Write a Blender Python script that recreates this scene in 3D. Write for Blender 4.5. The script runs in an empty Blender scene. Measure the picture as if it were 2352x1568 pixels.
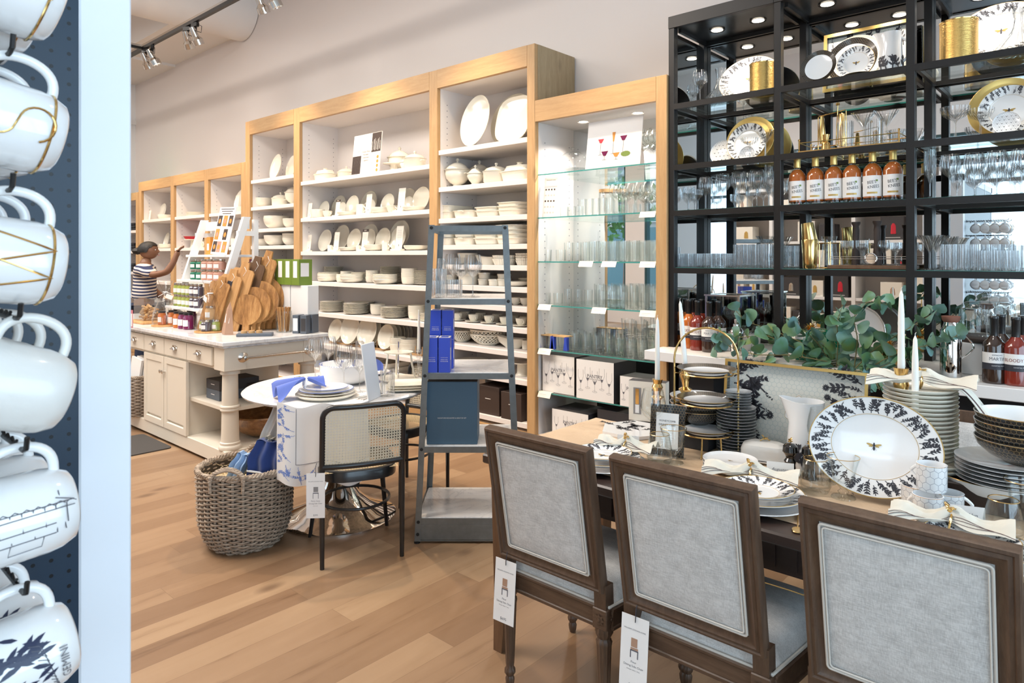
import bpy, math, random
from mathutils import Vector, Matrix, Euler
random.seed(11)
pi = math.pi
SC = bpy.context.scene
COL = SC.collection
# ------------------------------------------------------------------ camera, world, light, exposure
CU, HV, FP, CH, YAW = 1176.0, 590.0, 1568.0, 1.52, math.radians(42)
cam_data = bpy.data.cameras.new('camera'); cam_data.lens = 24; cam_data.sensor_width = 36
cam_data.shift_y = -(784 - HV) / 2352; cam_data.clip_start = 0.02
cam_data.dof.use_dof = True; cam_data.dof.focus_distance = 2.9; cam_data.dof.aperture_fstop = 11
cam = bpy.data.objects.new('camera', cam_data); COL.objects.link(cam)
cam.location = (0, 0, CH); cam.rotation_euler = (pi / 2, 0, YAW)
SC.camera = cam
SC.view_settings.view_transform = 'Standard'; SC.view_settings.look = 'None'
SC.view_settings.exposure = 0.13; SC.view_settings.gamma = 1.0
try: SC.view_settings.use_curve_mapping = False
except Exception: pass
try:
 SC.cycles.max_bounces = 10; SC.cycles.diffuse_bounces = 4; SC.cycles.glossy_bounces = 6
 SC.cycles.transmission_bounces = 8; SC.cycles.transparent_max_bounces = 40
 SC.cycles.caustics_reflective = False; SC.cycles.caustics_refractive = False
 SC.cycles.sample_clamp_indirect = 6.0; SC.cycles.use_denoising = True
except Exception: pass
world = bpy.data.worlds.new('sky'); SC.world = world; world.use_nodes = True
wn = world.node_tree; wn.nodes['Background'].inputs[0].default_value = (0.62, 0.80, 1.0, 1)
wn.nodes['Background'].inputs[1].default_value = 3.2
WARM = (1.0, 0.76, 0.50); NEUT = (1.0, 0.89, 0.78); COOL = (0.66, 0.84, 1.0)
def area(name, loc, rot, sx, sy, power, col):
 l = bpy.data.lights.new(name, 'AREA'); l.shape = 'RECTANGLE'; l.size = sx; l.size_y = sy
 l.energy = power; l.color = col
 o = bpy.data.objects.new(name, l); COL.objects.link(o); o.location = loc; o.rotation_euler = rot
 return o
def spot(name, loc, target, power, col=WARM, ang=70, blend=0.5, rad=0.05):
 l = bpy.data.lights.new(name, 'SPOT'); l.energy = power; l.color = col
 l.spot_size = math.radians(ang); l.spot_blend = blend; l.shadow_soft_size = rad
 o = bpy.data.objects.new(name, l); COL.objects.link(o); o.location = loc
 d = Vector(target) - Vector(loc); o.rotation_euler = d.to_track_quat('-Z', 'Y').to_euler()
 return o
# daylight through the east windows and the storefront (panes just outside the glass)
area('daylight_east', (4.35, 0.7, 2.0), (0, pi / 2, 0), 3.6, 7.0, 150, COOL)
area('daylight_front', (-0.4, -4.62, 1.95), (pi / 2, 0, 0), 5.2, 3.3, 115, COOL)
# ceiling track lights washing the cabinets
for i in range(7):
 x = -11.2 + i * 1.45
 spot('wall_spot', (x, 3.26, 4.02), (x - 0.15, 4.25, 1.15), 205, WARM, 68, 1.0)
for x, y, p in ((-9.5, 2.0, 170), (-6.2, 1.6, 150), (-5.2, 3.0, 80), (-3.2, 1.0, 75), (-0.9, 2.4, 70), (-6.5, -1.5, 150)):  # unseen spots added overhead as ambient fill
 spot('fill_spot', (x, y, 4.4), (x + 0.2, y + 0.25, 0), p, NEUT, 95, 0.7, 0.08)
spot('table_spot', (-3.64, 2.77, 4.15), (-3.15, 2.0, 0), 170, WARM, 52, 0.6, 0.03)
for x in (-11.5, -8.0, -4.5):  # broad fill lamps added out of view, no fixture behind them
 area('ambient_fill', (x, 0.2, 4.9), (0, 0, 0), 2.2, 2.2, 205, (1.0, 0.92, 0.84))
# ------------------------------------------------------------------ survey of the room: image rays of the level 24 mm camera
CA, SA = math.cos(YAW), math.sin(YAW)
def _a(u): return (u - CU) / FP
def XY(u, Y):                              # world X of image column u on the plane y = Y
 a = _a(u); return Y * (-SA + a * CA) / (CA + a * SA)
def PW(u, v, Y):                           # point on the plane y = Y
 a = _a(u); z = Y / (CA + a * SA); return (z * (-SA + a * CA), Y, CH - (v - HV) / FP * z)
def PZ(u, v, Z):                           # point on the level plane z = Z
 z = (CH - Z) * FP / (v - HV); a = _a(u); return (z * (-SA + a * CA), z * (CA + a * SA), Z)
def PC(s, z, Z=0.0): return (s * CA - z * SA, s * SA + z * CA, Z)      # sideways, forward from the camera
def dep(u, Y): return Y / (CA + _a(u) * SA)
def wid(px, u, Y): return px * dep(u, Y) / FP
# ------------------------------------------------------------------ mesh helpers
def ident(): return Matrix.Identity(4)
def TR(x=0, y=0, z=0, rx=0, ry=0, rz=0, s=1):
 return Matrix.Translation((x, y, z)) @ Euler((rx, ry, rz)).to_matrix().to_4x4() @ Matrix.Scale(s, 4)
_txt = {}
def text_geo(s, size):
 k = (s,)
 if k not in _txt:
  cu = bpy.data.curves.new('t', 'FONT'); cu.body = s; cu.size = 1; cu.align_x = 'CENTER'; cu.align_y = 'CENTER'; cu.resolution_u = 2
  ob = bpy.data.objects.new('t', cu); COL.objects.link(ob)
  me = bpy.data.meshes.new_from_object(ob)
  _txt[k] = ([tuple(v.co) for v in me.vertices], [tuple(p.vertices) for p in me.polygons])
  bpy.data.objects.remove(ob); bpy.data.curves.remove(cu); bpy.data.meshes.remove(me)
 v, f = _txt[k]
 return [(x * size, y * size, z) for x, y, z in v], f
class MB:
 def __init__(self): self.v = []; self.f = []; self.m = []; self.M = None
 def add(self, vs, fs, m=0, M=None):
  n = len(self.v)
  if M is not None: vs = [tuple(M @ Vector(p)) for p in vs]
  if self.M is not None: vs = [tuple(self.M @ Vector(p)) for p in vs]
  self.v += vs; self.f += [tuple(i + n for i in f) for f in fs]
  self.m += ([m] * len(fs) if isinstance(m, int) else list(m)); return self
 def box(self, x0, y0, z0, x1, y1, z1, m=0, M=None):
  vs = [(x, y, z) for z in (z0, z1) for y in (y0, y1) for x in (x0, x1)]
  return self.add(vs, [(0, 2, 3, 1), (4, 5, 7, 6), (0, 1, 5, 4), (2, 6, 7, 3), (0, 4, 6, 2), (1, 3, 7, 5)], m, M)
 def cbox(self, x0, y0, z0, x1, y1, z1, c=0.003, m=0, M=None):        # box with chamfered edges
  if x1 < x0: x0, x1 = x1, x0
  X = (x0, x1); Y = (y0, y1); Z = (z0, z1); vs = []; idx = {}
  for i in (0, 1):
   for j in (0, 1):
    for k in (0, 1):
     sx, sy, sz = 1 - 2 * i, 1 - 2 * j, 1 - 2 * k
     for ax in range(3):
      p = [X[i] + sx * c, Y[j] + sy * c, Z[k] + sz * c]; p[ax] = (X[i], Y[j], Z[k])[ax]
      idx[(i, j, k, ax)] = len(vs); vs.append(tuple(p))
  F = []
  g = lambda i, j, k, a: idx[(i, j, k, a)]
  for s in (0, 1):
   F.append((g(s,0,0,0), g(s,1,0,0), g(s,1,1,0), g(s,0,1,0)) if s else (g(s,0,0,0), g(s,0,1,0), g(s,1,1,0), g(s,1,0,0)))
   F.append((g(0,s,0,1), g(0,s,1,1), g(1,s,1,1), g(1,s,0,1)) if s else (g(0,s,0,1), g(1,s,0,1), g(1,s,1,1), g(0,s,1,1)))
   F.append((g(0,0,s,2), g(1,0,s,2), g(1,1,s,2), g(0,1,s,2)) if s else (g(0,0,s,2), g(0,1,s,2), g(1,1,s,2), g(1,0,s,2)))
  for p in (0, 1):
   for q in (0, 1):
    for a, b, mk in ((1, 2, lambda t: (t, p, q)), (0, 2, lambda t: (p, t, q)), (0, 1, lambda t: (p, q, t))):
     u, w = mk(0), mk(1); F.append((idx[(*u, a)], idx[(*w, a)], idx[(*w, b)], idx[(*u, b)]))
  for i in (0, 1):
   for j in (0, 1):
    for k in (0, 1): F.append((g(i,j,k,0), g(i,j,k,1), g(i,j,k,2)))
  return self.add(vs, F, m, M)
 def lathe(self, prof, n=24, m=0, sx=1, sy=1, M=None, flute=0, fn=0, sup=2, arc=None):
  # prof: (r, z) or (r, z, mat) ; flute: relative ripple of fn flutes ; sup: superellipse power
  vs = []; fs = []; ms = []; rows = []
  for q in prof:
   r, z = q[0], q[1]
   if r < 1e-6: rows.append([len(vs)]); vs.append((0, 0, z)); continue
   row = []
   for i in range(n):
    t = 2 * pi * i / n; c, s = math.cos(t), math.sin(t); k = 1.0
    if sup != 2: k = (abs(c) ** sup + abs(s) ** sup) ** (-1.0 / sup)
    if fn: k *= 1 + flute * (abs(math.cos(fn * t / 2)) * 2 - 1)
    row.append(len(vs)); vs.append((r * c * k * sx, r * s * k * sy, z))
   rows.append(row)
  for j in range(len(rows) - 1):
   a, b = rows[j], rows[j + 1]; mm = prof[j + 1][2] if len(prof[j + 1]) > 2 else m
   if len(a) == 1 and len(b) == 1: continue
   for i in range(n):
    k = (i + 1) % n
    if len(a) == 1: fs.append((a[0], b[k], b[i]))
    elif len(b) == 1: fs.append((a[i], a[k], b[0]))
    else: fs.append((a[i], a[k], b[k], b[i]))
    ms.append(mm)
  return self.add(vs, fs, ms, M)
 def tube(self, pts, r, n=8, m=0, closed=False, M=None, caps=True, flat=1.0):
  P = [Vector(p) for p in pts]; N = len(P); rr = r if isinstance(r, (list, tuple)) else [r] * N
  vs = []; fs = []; up = None
  for i in range(N):
   if closed: t = P[(i + 1) % N] - P[i - 1]
   else: t = P[min(i + 1, N - 1)] - P[max(i - 1, 0)]
   if t.length < 1e-9: t = Vector((0, 0, 1))
   t.normalize()
   if up is None:
    up = Vector((0, 0, 1)) if abs(t.z) < 0.9 else Vector((1, 0, 0))
   sd = t.cross(up)
   if sd.length < 1e-6: sd = t.orthogonal()
   sd.normalize(); up = sd.cross(t).normalized()
   for k in range(n):
    a = 2 * pi * k / n; q = P[i] + sd * (math.cos(a) * rr[i]) + up * (math.sin(a) * rr[i] * flat); vs.append(tuple(q))
  L = N if closed else N - 1
  for i in range(L):
   j = (i + 1) % N
   for k in range(n):
    l = (k + 1) % n; fs.append((i * n + k, i * n + l, j * n + l, j * n + k))
  if caps and not closed: fs.append(tuple(range(n))[::-1]); fs.append(tuple((N - 1) * n + k for k in range(n)))
  return self.add(vs, fs, m, M)
 def cyl(self, p0, p1, r0, r1=None, n=12, m=0, M=None):
  r1 = r0 if r1 is None else r1; return self.tube([p0, p1], [r0, r1], n, m, M=M)
 def prism(self, poly, z0, z1, m=0, M=None, mside=None):
  n = len(poly); vs = [(x, y, z0) for x, y in poly] + [(x, y, z1) for x, y in poly]
  fs = [tuple(range(n))[::-1], tuple(range(n, 2 * n))] + [(i, (i + 1) % n, n + (i + 1) % n, n + i) for i in range(n)]
  return self.add(vs, fs, [m, m] + [m if mside is None else mside] * n, M)
 def poly(self, pts, m=0, M=None): return self.add(list(pts), [tuple(range(len(pts)))], m, M)
 def sheet(self, fn, nu, nv, m=0, M=None, th=0.0, cu=False):
  vs = [fn(i / nu, j / nv) for j in range(nv + 1) for i in range(nu + 1)]; w = nu + 1
  fs = [(j * w + i, j * w + i + 1, (j + 1) * w + i + 1, (j + 1) * w + i) for j in range(nv) for i in range(nu)]
  if th:
   N = len(vs); nr = [Vector() for _ in vs]
   for f in fs:
    q = [Vector(vs[k]) for k in f]; nn = (q[2] - q[0]).cross(q[3] - q[1])
    for k in f: nr[k] += nn
   vs2 = [tuple(Vector(v) - (nr[k].normalized() * th if nr[k].length else Vector())) for k, v in enumerate(vs)]
   b = [(i) for i in range(nu + 1)] + [j * w + nu for j in range(1, nv + 1)] + [nv * w + i for i in range(nu - 1, -1, -1)] + [j * w for j in range(nv - 1, 0, -1)]
   fs = fs + [tuple(k + N for k in f)[::-1] for f in fs] + [(b[(i + 1) % len(b)], b[i], b[i] + N, b[(i + 1) % len(b)] + N) for i in range(len(b))]
   vs = vs + vs2
  return self.add(vs, fs, m, M)
 def text(self, s, size, M, m=0, sx=1):
  v, f = text_geo(s, size); return self.add([(x * sx, y, z) for x, y, z in v], f, m, M)
 def frame(self, w, h, prof, m=0, M=None):      # mitred rectangle in xz, prof: closed loop of (inset, y)
  vs = []; n = len(prof)
  for sx, sz in ((-1, -1), (1, -1), (1, 1), (-1, 1)):
   for i, y in prof: vs.append((sx * (w / 2 - i), y, sz * (h / 2 - i)))
  fs = [(c * n + k, c * n + (k + 1) % n, ((c + 1) % 4) * n + (k + 1) % n, ((c + 1) % 4) * n + k) for c in range(4) for k in range(n)]
  return self.add(vs, fs, m, M)
 def mesh(self, name, mats, smooth=38):
  me = bpy.data.meshes.new(name); me.from_pydata(self.v, [], self.f)
  for k in mats: me.materials.append(MAT[k] if isinstance(k, str) else k)
  me.polygons.foreach_set('material_index', self.m)
  if smooth:
   me.polygons.foreach_set('use_smooth', [True] * len(self.f))
   try: me.set_sharp_from_angle(angle=math.radians(smooth))
   except Exception: pass
  me.update(); return me
def obj(name, mb, mats, parent=None, loc=None, smooth=38, label=None, kind=None):
 me = mb.mesh(name, mats if isinstance(mats, (list, tuple)) else [mats], smooth) if isinstance(mb, MB) else mb
 o = bpy.data.objects.new(name, me); COL.objects.link(o)
 if parent is not None: o.parent = parent
 if loc is not None: o.location = loc
 if label: o['label'] = label
 if kind: o['kind'] = kind
 return o
def struct(name, mb, mats, **k): return obj(name, mb, mats, kind='structure', **k)
def tag(o, label, cat, group=None):
 o['label'] = label; o['category'] = cat
 if group: o['group'] = group
 return o
def root(name, loc=(0, 0, 0), rz=0, label=None, cat=None, group=None, rx=0, ry=0, s=1):
 o = bpy.data.objects.new(name, None); COL.objects.link(o); o.empty_display_size = 0.05
 o.location = loc; o.rotation_euler = (rx, ry, rz); o.scale = s if isinstance(s, tuple) else (s, s, s)
 if label: tag(o, label, cat, group)
 return o
KIND = {}
def kind(key, *parts, cat=None):      # parts: (part name, mesh builder, materials[, parent index][, label])
 KIND[key] = (cat, [(p[0], p[1].mesh(p[0], p[2] if isinstance(p[2], (list, tuple)) else [p[2]]), p[3] if len(p) > 3 else None, p[4] if len(p) > 4 else None) for p in parts])
def put(key, loc, label, name=None, group=None, rz=0, rx=0, ry=0, s=1, cat=None):
 c, parts = KIND[key]; nm = name or key; sc = (s, s, s) if not isinstance(s, (tuple, list)) else s
 if len(parts) == 1:
  o = bpy.data.objects.new(nm, parts[0][1]); COL.objects.link(o)
 else:
  o = bpy.data.objects.new(nm, None); COL.objects.link(o); o.empty_display_size = 0.05; made = []
  for pn, me, par, lab in parts:
   p = bpy.data.objects.new(pn, me); COL.objects.link(p); p.parent = o if par is None else made[par]
   if lab: p['label'] = lab
   made.append(p)
 o.location = loc; o.rotation_euler = (rx, ry, rz); o.scale = sc
 return tag(o, label, cat or c, group)
ORD = 'first second third fourth fifth sixth seventh eighth ninth tenth eleventh twelfth thirteenth fourteenth fifteenth sixteenth seventeenth eighteenth nineteenth twentieth'.split()
def nth(i):
 return ORD[i] if i < 20 else ('twenty-' if i < 29 else 'thirty-' if i < 39 else 'forty-') + ORD[(i - 20) % 10] if (i % 10) != 9 else {29: 'thirtieth', 39: 'fortieth'}.get(i, 'last')
def lvl(i, n):                              # i counts from the bottom of n
 return 'topmost' if i == n - 1 else 'bottom' if i == 0 else nth(n - 1 - i) + ' from top'
# ------------------------------------------------------------------ materials
MAT = {}
class NT:
 def __init__(s, name):
  s.mat = bpy.data.materials.new(name); s.mat.use_nodes = True; s.t = s.mat.node_tree; s.b = s.t.nodes['Principled BSDF']; s.out = s.t.nodes['Material Output']; MAT[name] = s.mat
 def n(s, typ, **k):
  x = s.t.nodes.new(typ)
  for a, v in k.items():
   if a.startswith('_'): setattr(x, a[1:], v)
  return x
 def l(s, a, b): s.t.links.new(a, b)
 def co(s, scale=(1, 1, 1), rot=(0, 0, 0), src='Object'):
  tc = s.n('ShaderNodeTexCoord'); mp = s.n('ShaderNodeMapping'); mp.inputs['Scale'].default_value = scale; mp.inputs['Rotation'].default_value = rot
  s.l(tc.outputs[src], mp.inputs[0]); return mp.outputs[0]
 def noise(s, vec, scale, detail=3, rough=0.5, dist=0):
  x = s.n('ShaderNodeTexNoise'); x.inputs['Scale'].default_value = scale; x.inputs['Detail'].default_value = detail
  x.inputs['Roughness'].default_value = rough; x.inputs['Distortion'].default_value = dist; s.l(vec, x.inputs['Vector']); return x.outputs['Fac']
 def ramp(s, fac, stops, interp='LINEAR'):
  x = s.n('ShaderNodeValToRGB'); x.color_ramp.interpolation = interp; e = x.color_ramp.elements
  while len(e) < len(stops): e.new(0.5)
  for i, (p, c) in enumerate(stops): e[i].position = p; e[i].color = (*c, 1) if len(c) == 3 else c
  s.l(fac, x.inputs[0]); return x.outputs[0]
 def bump(s, h, strength=0.2, dist=0.002, nrm=None):
  x = s.n('ShaderNodeBump'); x.inputs['Strength'].default_value = strength; x.inputs['Distance'].default_value = dist; s.l(h, x.inputs['Height'])
  s.l(x.outputs[0], s.b.inputs['Normal'] if nrm is None else nrm); return x.outputs[0]
 def math(s, op, a, b=None):
  x = s.n('ShaderNodeMath'); x.operation = op
  for i, q in enumerate((a, b)):
   if q is None: continue
   if isinstance(q, (int, float)): x.inputs[i].default_value = q
   else: s.l(q, x.inputs[i])
  return x.outputs[0]
 def mix(s, fac, a, b, blend='MIX'):
  x = s.n('ShaderNodeMix'); x.data_type = 'RGBA'; x.blend_type = blend
  for i, q in ((0, fac), (6, a), (7, b)):
   if isinstance(q, (int, float)): x.inputs[i].default_value = q
   elif isinstance(q, tuple): x.inputs[i].default_value = (*q, 1)
   else: s.l(q, x.inputs[i])
  return x.outputs[2]
def P(name, col, rough=0.5, metal=0, coat=0, spec=None, emit=None, es=0, sheen=0, trans=0, ior=None, sss=0):
 k = NT(name); b = k.b.inputs; b['Base Color'].default_value = (*col, 1); b['Roughness'].default_value = rough; b['Metallic'].default_value = metal
 if coat: b['Coat Weight'].default_value = coat; b['Coat Roughness'].default_value = 0.08
 if spec is not None: b['Specular IOR Level'].default_value = spec
 if emit: b['Emission Color'].default_value = (*emit, 1); b['Emission Strength'].default_value = es
 if sheen: b['Sheen Weight'].default_value = sheen
 if trans: b['Transmission Weight'].default_value = trans
 if ior: b['IOR'].default_value = ior
 if sss: b['Subsurface Weight'].default_value = sss; b['Subsurface Scale'].default_value = 0.01
 return k
P('ceramic', (0.80, 0.765, 0.66), 0.16, coat=0.4)
P('ceramic_grey', (0.72, 0.73, 0.70), 0.2, coat=0.3)
P('bisque', (0.80, 0.76, 0.68), 0.4)
P('mug_white', (0.86, 0.86, 0.86), 0.12, coat=0.6)
P('shelf_white', (0.77, 0.725, 0.70), 0.45)
P('trim_white', (0.80, 0.79, 0.78), 0.4)
P('cream', (0.72, 0.66, 0.56), 0.35)
P('paper', (0.82, 0.80, 0.78), 0.7)
P('paper_warm', (0.80, 0.75, 0.66), 0.7)
P('print_grey', (0.25, 0.24, 0.24), 0.7)
P('print_pale', (0.55, 0.54, 0.53), 0.7)
P('ink', (0.03, 0.03, 0.04), 0.5)
P('ink_grey', (0.12, 0.12, 0.14), 0.5)
P('ink_blue', (0.06, 0.12, 0.42), 0.5)
P('black_metal', (0.011, 0.010, 0.010), 0.38, spec=0.35)
P('black_wood', (0.012, 0.012, 0.013), 0.28, coat=0.2)
P('black_gloss', (0.008, 0.008, 0.009), 0.06, coat=1)
P('black_matte', (0.02, 0.02, 0.022), 0.7)
P('box_dark', (0.045, 0.042, 0.045), 0.55)
P('box_slate', (0.10, 0.12, 0.15), 0.55)
P('box_blue', (0.055, 0.115, 0.175), 0.5)
P('box_royal', (0.035, 0.075, 0.50), 0.42)
P('box_brown', (0.045, 0.028, 0.022), 0.55)
P('box_green', (0.16, 0.24, 0.03), 0.5)
P('box_maroon', (0.20, 0.015, 0.07), 0.5)
P('box_tin_green', (0.01, 0.16, 0.09), 0.45)
P('red_print', (0.55, 0.02, 0.04), 0.5)
P('orange_food', (0.62, 0.25, 0.04), 0.6)
P('terracotta_print', (0.40, 0.24, 0.16), 0.6)
P('gold', (0.78, 0.52, 0.20), 0.18, metal=1)
P('gold_leaf', (0.80, 0.56, 0.20), 0.35, metal=1)
P('gold_paint', (0.50, 0.33, 0.10), 0.4, metal=0.4)
P('chrome', (0.80, 0.78, 0.76), 0.05, metal=1)
P('nickel', (0.62, 0.58, 0.53), 0.16, metal=1)
P('steel_dark', (0.22, 0.22, 0.22), 0.3, metal=1)
P('wax', (0.86, 0.85, 0.80), 0.4, sss=0.15)
P('napkin_blue', (0.10, 0.16, 0.52), 0.85, sheen=0.3)
P('cloth_navy', (0.018, 0.045, 0.19), 0.9, sheen=0.3)
P('cloth_pale_blue', (0.35, 0.50, 0.72), 0.9)
P('cloth_cream', (0.74, 0.71, 0.62), 0.9, sheen=0.2)
P('cloth_stripe', (0.12, 0.07, 0.07), 0.9)
P('charcoal_cloth', (0.02, 0.022, 0.03), 0.9)
P('skin', (0.20, 0.095, 0.055), 0.5, sss=0.08)
P('skin_light', (0.50, 0.28, 0.20), 0.5, sss=0.08)
P('hair_black', (0.006, 0.005, 0.005), 0.6)
P('denim_navy', (0.012, 0.022, 0.055), 0.85)
P('amber', (0.40, 0.11, 0.02), 0.08, coat=1)
P('sauce_orange', (0.50, 0.13, 0.015), 0.15, coat=0.8)
P('sauce_red', (0.20, 0.022, 0.012), 0.12, coat=0.8)
P('sauce_brown', (0.035, 0.016, 0.010), 0.12, coat=0.8)
P('jam_purple', (0.16, 0.01, 0.07), 0.1, coat=1)
P('jam_green', (0.30, 0.34, 0.06), 0.15, coat=1)
P('jam_dark', (0.08, 0.06, 0.08), 0.15, coat=1)
P('salt_pink', (0.52, 0.27, 0.20), 0.35)
P('cork', (0.55, 0.33, 0.15), 0.8)
P('plant_pot', (0.30, 0.12, 0.08), 0.7)
P('stem_green', (0.20, 0.17, 0.07), 0.7)
P('rubber', (0.01, 0.01, 0.01), 0.6)
P('mat_dark', (0.05, 0.045, 0.042), 0.8)
P('glow_warm', (1, 0.9, 0.8), 0.5, emit=(1, 0.87, 0.70), es=9)
P('glow_green', (0.05, 0.5, 0.2), 0.5, emit=(0.08, 1.0, 0.40), es=1.6)
P('glow_white_text', (1, 1, 1), 0.5, emit=(0.9, 1, 0.95), es=1.5)
P('fabric_cone', (0.55, 0.45, 0.36), 0.9)
P('outside_stone', (0.60, 0.57, 0.52), 0.8)
P('outside_teal', (0.10, 0.19, 0.20), 0.6)
P('outside_leaf', (0.10, 0.24, 0.06), 0.8)
P('tarmac', (0.30, 0.30, 0.31), 0.9)
P('window_frame_teal', (0.02, 0.07, 0.08), 0.4)
P('white_letter', (0.9, 0.9, 0.9), 0.5)
P('grey_bin', (0.42, 0.45, 0.50), 0.4)
P('flower_pink', (0.55, 0.18, 0.22), 0.7)
k = P('wall_paint', (0.74, 0.69, 0.665), 0.75); k.bump(k.noise(k.co(), 60, 3), 0.08, 0.003)
k = P('ceiling_paint', (0.80, 0.78, 0.76), 0.8)
k = P('peg_blue', (0.022, 0.045, 0.075), 0.42); k.bump(k.noise(k.co(), 200, 2), 0.03, 0.001)
k = P('post_white', (0.80, 0.83, 0.88), 0.35)
def wood(name, c0, c1, c2, scale=(9, 9, 0.8), rot=(0, 0, 0), rough=0.45, nscale=4, coat=0, knots=True, bump=0.06):
 k = NT(name); v = k.co(scale, rot); g = k.noise(v, nscale, 6, 0.6, 0.35); fine = k.noise(v, nscale * 7, 3, 0.6)
 f = k.math('ADD', k.math('MULTIPLY', g, 0.72), k.math('MULTIPLY', fine, 0.28))
 c = k.ramp(f, [(0.30, c0), (0.5, c1), (0.72, c2)])
 if knots:
  vo = k.n('ShaderNodeTexVoronoi'); vo.inputs['Scale'].default_value = 1.0; k.l(k.co((3.5, 3.5, 1.6), rot), vo.inputs['Vector'])
  kn = k.ramp(vo.outputs['Distance'], [(0.0, (1, 1, 1)), (0.05, (0.8, 0.8, 0.8)), (0.12, (0, 0, 0))]); c = k.mix(k.math('MULTIPLY', kn, 0.55), c, tuple(x * 0.35 for x in c0))
 k.l(c, k.b.inputs['Base Color']); k.b.inputs['Roughness'].default_value = rough
 if coat: k.b.inputs['Coat Weight'].default_value = coat
 k.bump(fine, bump, 0.002); return k
wood('oak', (0.42, 0.245, 0.105), (0.50, 0.305, 0.14), (0.57, 0.365, 0.18))
wood('oak_h', (0.42, 0.245, 0.105), (0.50, 0.305, 0.14), (0.57, 0.365, 0.18), scale=(0.8, 9, 9))
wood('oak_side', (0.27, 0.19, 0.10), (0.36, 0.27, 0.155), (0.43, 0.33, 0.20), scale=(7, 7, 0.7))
wood('walnut', (0.055, 0.030, 0.018), (0.085, 0.048, 0.029), (0.125, 0.075, 0.046), scale=(9, 9, 1), rough=0.42, knots=False, nscale=6)
wood('walnut_h', (0.055, 0.030, 0.018), (0.085, 0.048, 0.029), (0.125, 0.075, 0.046), scale=(1, 9, 9), rough=0.42, knots=False, nscale=6)
wood('table_wood', (0.022, 0.013, 0.010), (0.034, 0.020, 0.016), (0.05, 0.03, 0.024), scale=(1, 9, 9), rough=0.35, knots=False)
wood('leg_wood', (0.09, 0.045, 0.022), (0.13, 0.068, 0.034), (0.17, 0.09, 0.048), scale=(9, 9, 1), rough=0.42, knots=False)
wood('olive_wood', (0.13, 0.05, 0.015), (0.42, 0.20, 0.065), (0.68, 0.40, 0.16), scale=(5, 5, 0.9), rough=0.45, nscale=5, knots=False, coat=0.1)
wood('olive_wood_dark', (0.09, 0.04, 0.015), (0.26, 0.12, 0.04), (0.46, 0.24, 0.09), scale=(6, 3, 6), rough=0.4, nscale=5, knots=False, coat=0.2)
wood('board_wood', (0.40, 0.19, 0.06), (0.55, 0.29, 0.11), (0.68, 0.40, 0.17), scale=(9, 9, 0.8), rough=0.5, nscale=3, knots=False)
# oak floor planks running away from the entrance
k = NT('floor_oak'); tc = k.n('ShaderNodeTexCoord'); sp = k.n('ShaderNodeSeparateXYZ'); k.l(tc.outputs['Object'], sp.inputs[0])
row = k.math('FLOOR', k.math('DIVIDE', sp.outputs[0], 0.150)); wnz = k.n('ShaderNodeTexWhiteNoise'); wnz.noise_dimensions = '1D'; k.l(row, wnz.inputs['W'])
yy = k.math('ADD', k.math('DIVIDE', sp.outputs[1], 1.75), k.math('MULTIPLY', wnz.outputs['Value'], 9.7)); colm = k.math('FLOOR', yy)
cb = k.n('ShaderNodeCombineXYZ'); k.l(row, cb.inputs[0]); k.l(colm, cb.inputs[1]); wn2 = k.n('ShaderNodeTexWhiteNoise'); wn2.noise_dimensions = '2D'; k.l(cb.outputs[0], wn2.inputs['Vector'])
rnd = wn2.outputs['Value']
cb2 = k.n('ShaderNodeCombineXYZ'); k.l(k.math('ADD', k.math('MULTIPLY', sp.outputs[0], 9.0), k.math('MULTIPLY', rnd, 31.0)), cb2.inputs[0]); k.l(k.math('MULTIPLY', sp.outputs[1], 0.9), cb2.inputs[1]); k.l(k.math('MULTIPLY', rnd, 17.0), cb2.inputs[2])
g1 = k.noise(cb2.outputs[0], 1.1, 5, 0.55, 0.8); g2 = k.noise(cb2.outputs[0], 9, 4, 0.6)
cpl = k.ramp(rnd, [(0.0, (0.215, 0.124, 0.067)), (0.35, (0.26, 0.157, 0.087)), (0.7, (0.295, 0.184, 0.105)), (1.0, (0.36, 0.238, 0.140))])
gr = k.ramp(k.math('ADD', k.math('MULTIPLY', g1, 0.8), k.math('MULTIPLY', g2, 0.2)), [(0.30, (0.62, 0.55, 0.48)), (0.42, (0.93, 0.91, 0.89)), (0.6, (1.0, 1.0, 1.0)), (0.75, (1.1, 1.1, 1.08))])
c = k.mix(1.0, cpl, gr, 'MULTIPLY')
vo = k.n('ShaderNodeTexVoronoi'); vo.inputs['Scale'].default_value = 1.0
cb3 = k.n('ShaderNodeCombineXYZ'); k.l(k.math('MULTIPLY', sp.outputs[0], 3.1), cb3.inputs[0]); k.l(k.math('MULTIPLY', sp.outputs[1], 1.5), cb3.inputs[1]); k.l(cb3.outputs[0], vo.inputs['Vector'])
kn = k.ramp(vo.outputs['Distance'], [(0.0, (1, 1, 1)), (0.045, (0.85, 0.85, 0.85)), (0.13, (0, 0, 0))]); c = k.mix(k.math('MULTIPLY', kn, 0.75), c, (0.10, 0.05, 0.025))
fx = k.math('ABSOLUTE', k.math('SUBTRACT', k.math('FRACT', k.math('DIVIDE', sp.outputs[0], 0.150)), 0.5)); fy = k.math('ABSOLUTE', k.math('SUBTRACT', k.math('FRACT', yy), 0.5))
gx = k.math('GREATER_THAN', fx, 0.4925); gy = k.math('GREATER_THAN', fy, 0.4993); gro = k.math('MAXIMUM', gx, gy)
c = k.mix(k.math('MULTIPLY', gro, 0.45), c, (0.12, 0.065, 0.03)); k.l(c, k.b.inputs['Base Color'])
k.l(k.math('ADD', 0.36, k.math('MULTIPLY', g2, 0.16)), k.b.inputs['Roughness']); k.bump(k.math('SUBTRACT', g2, gro), 0.05, 0.002)
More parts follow.
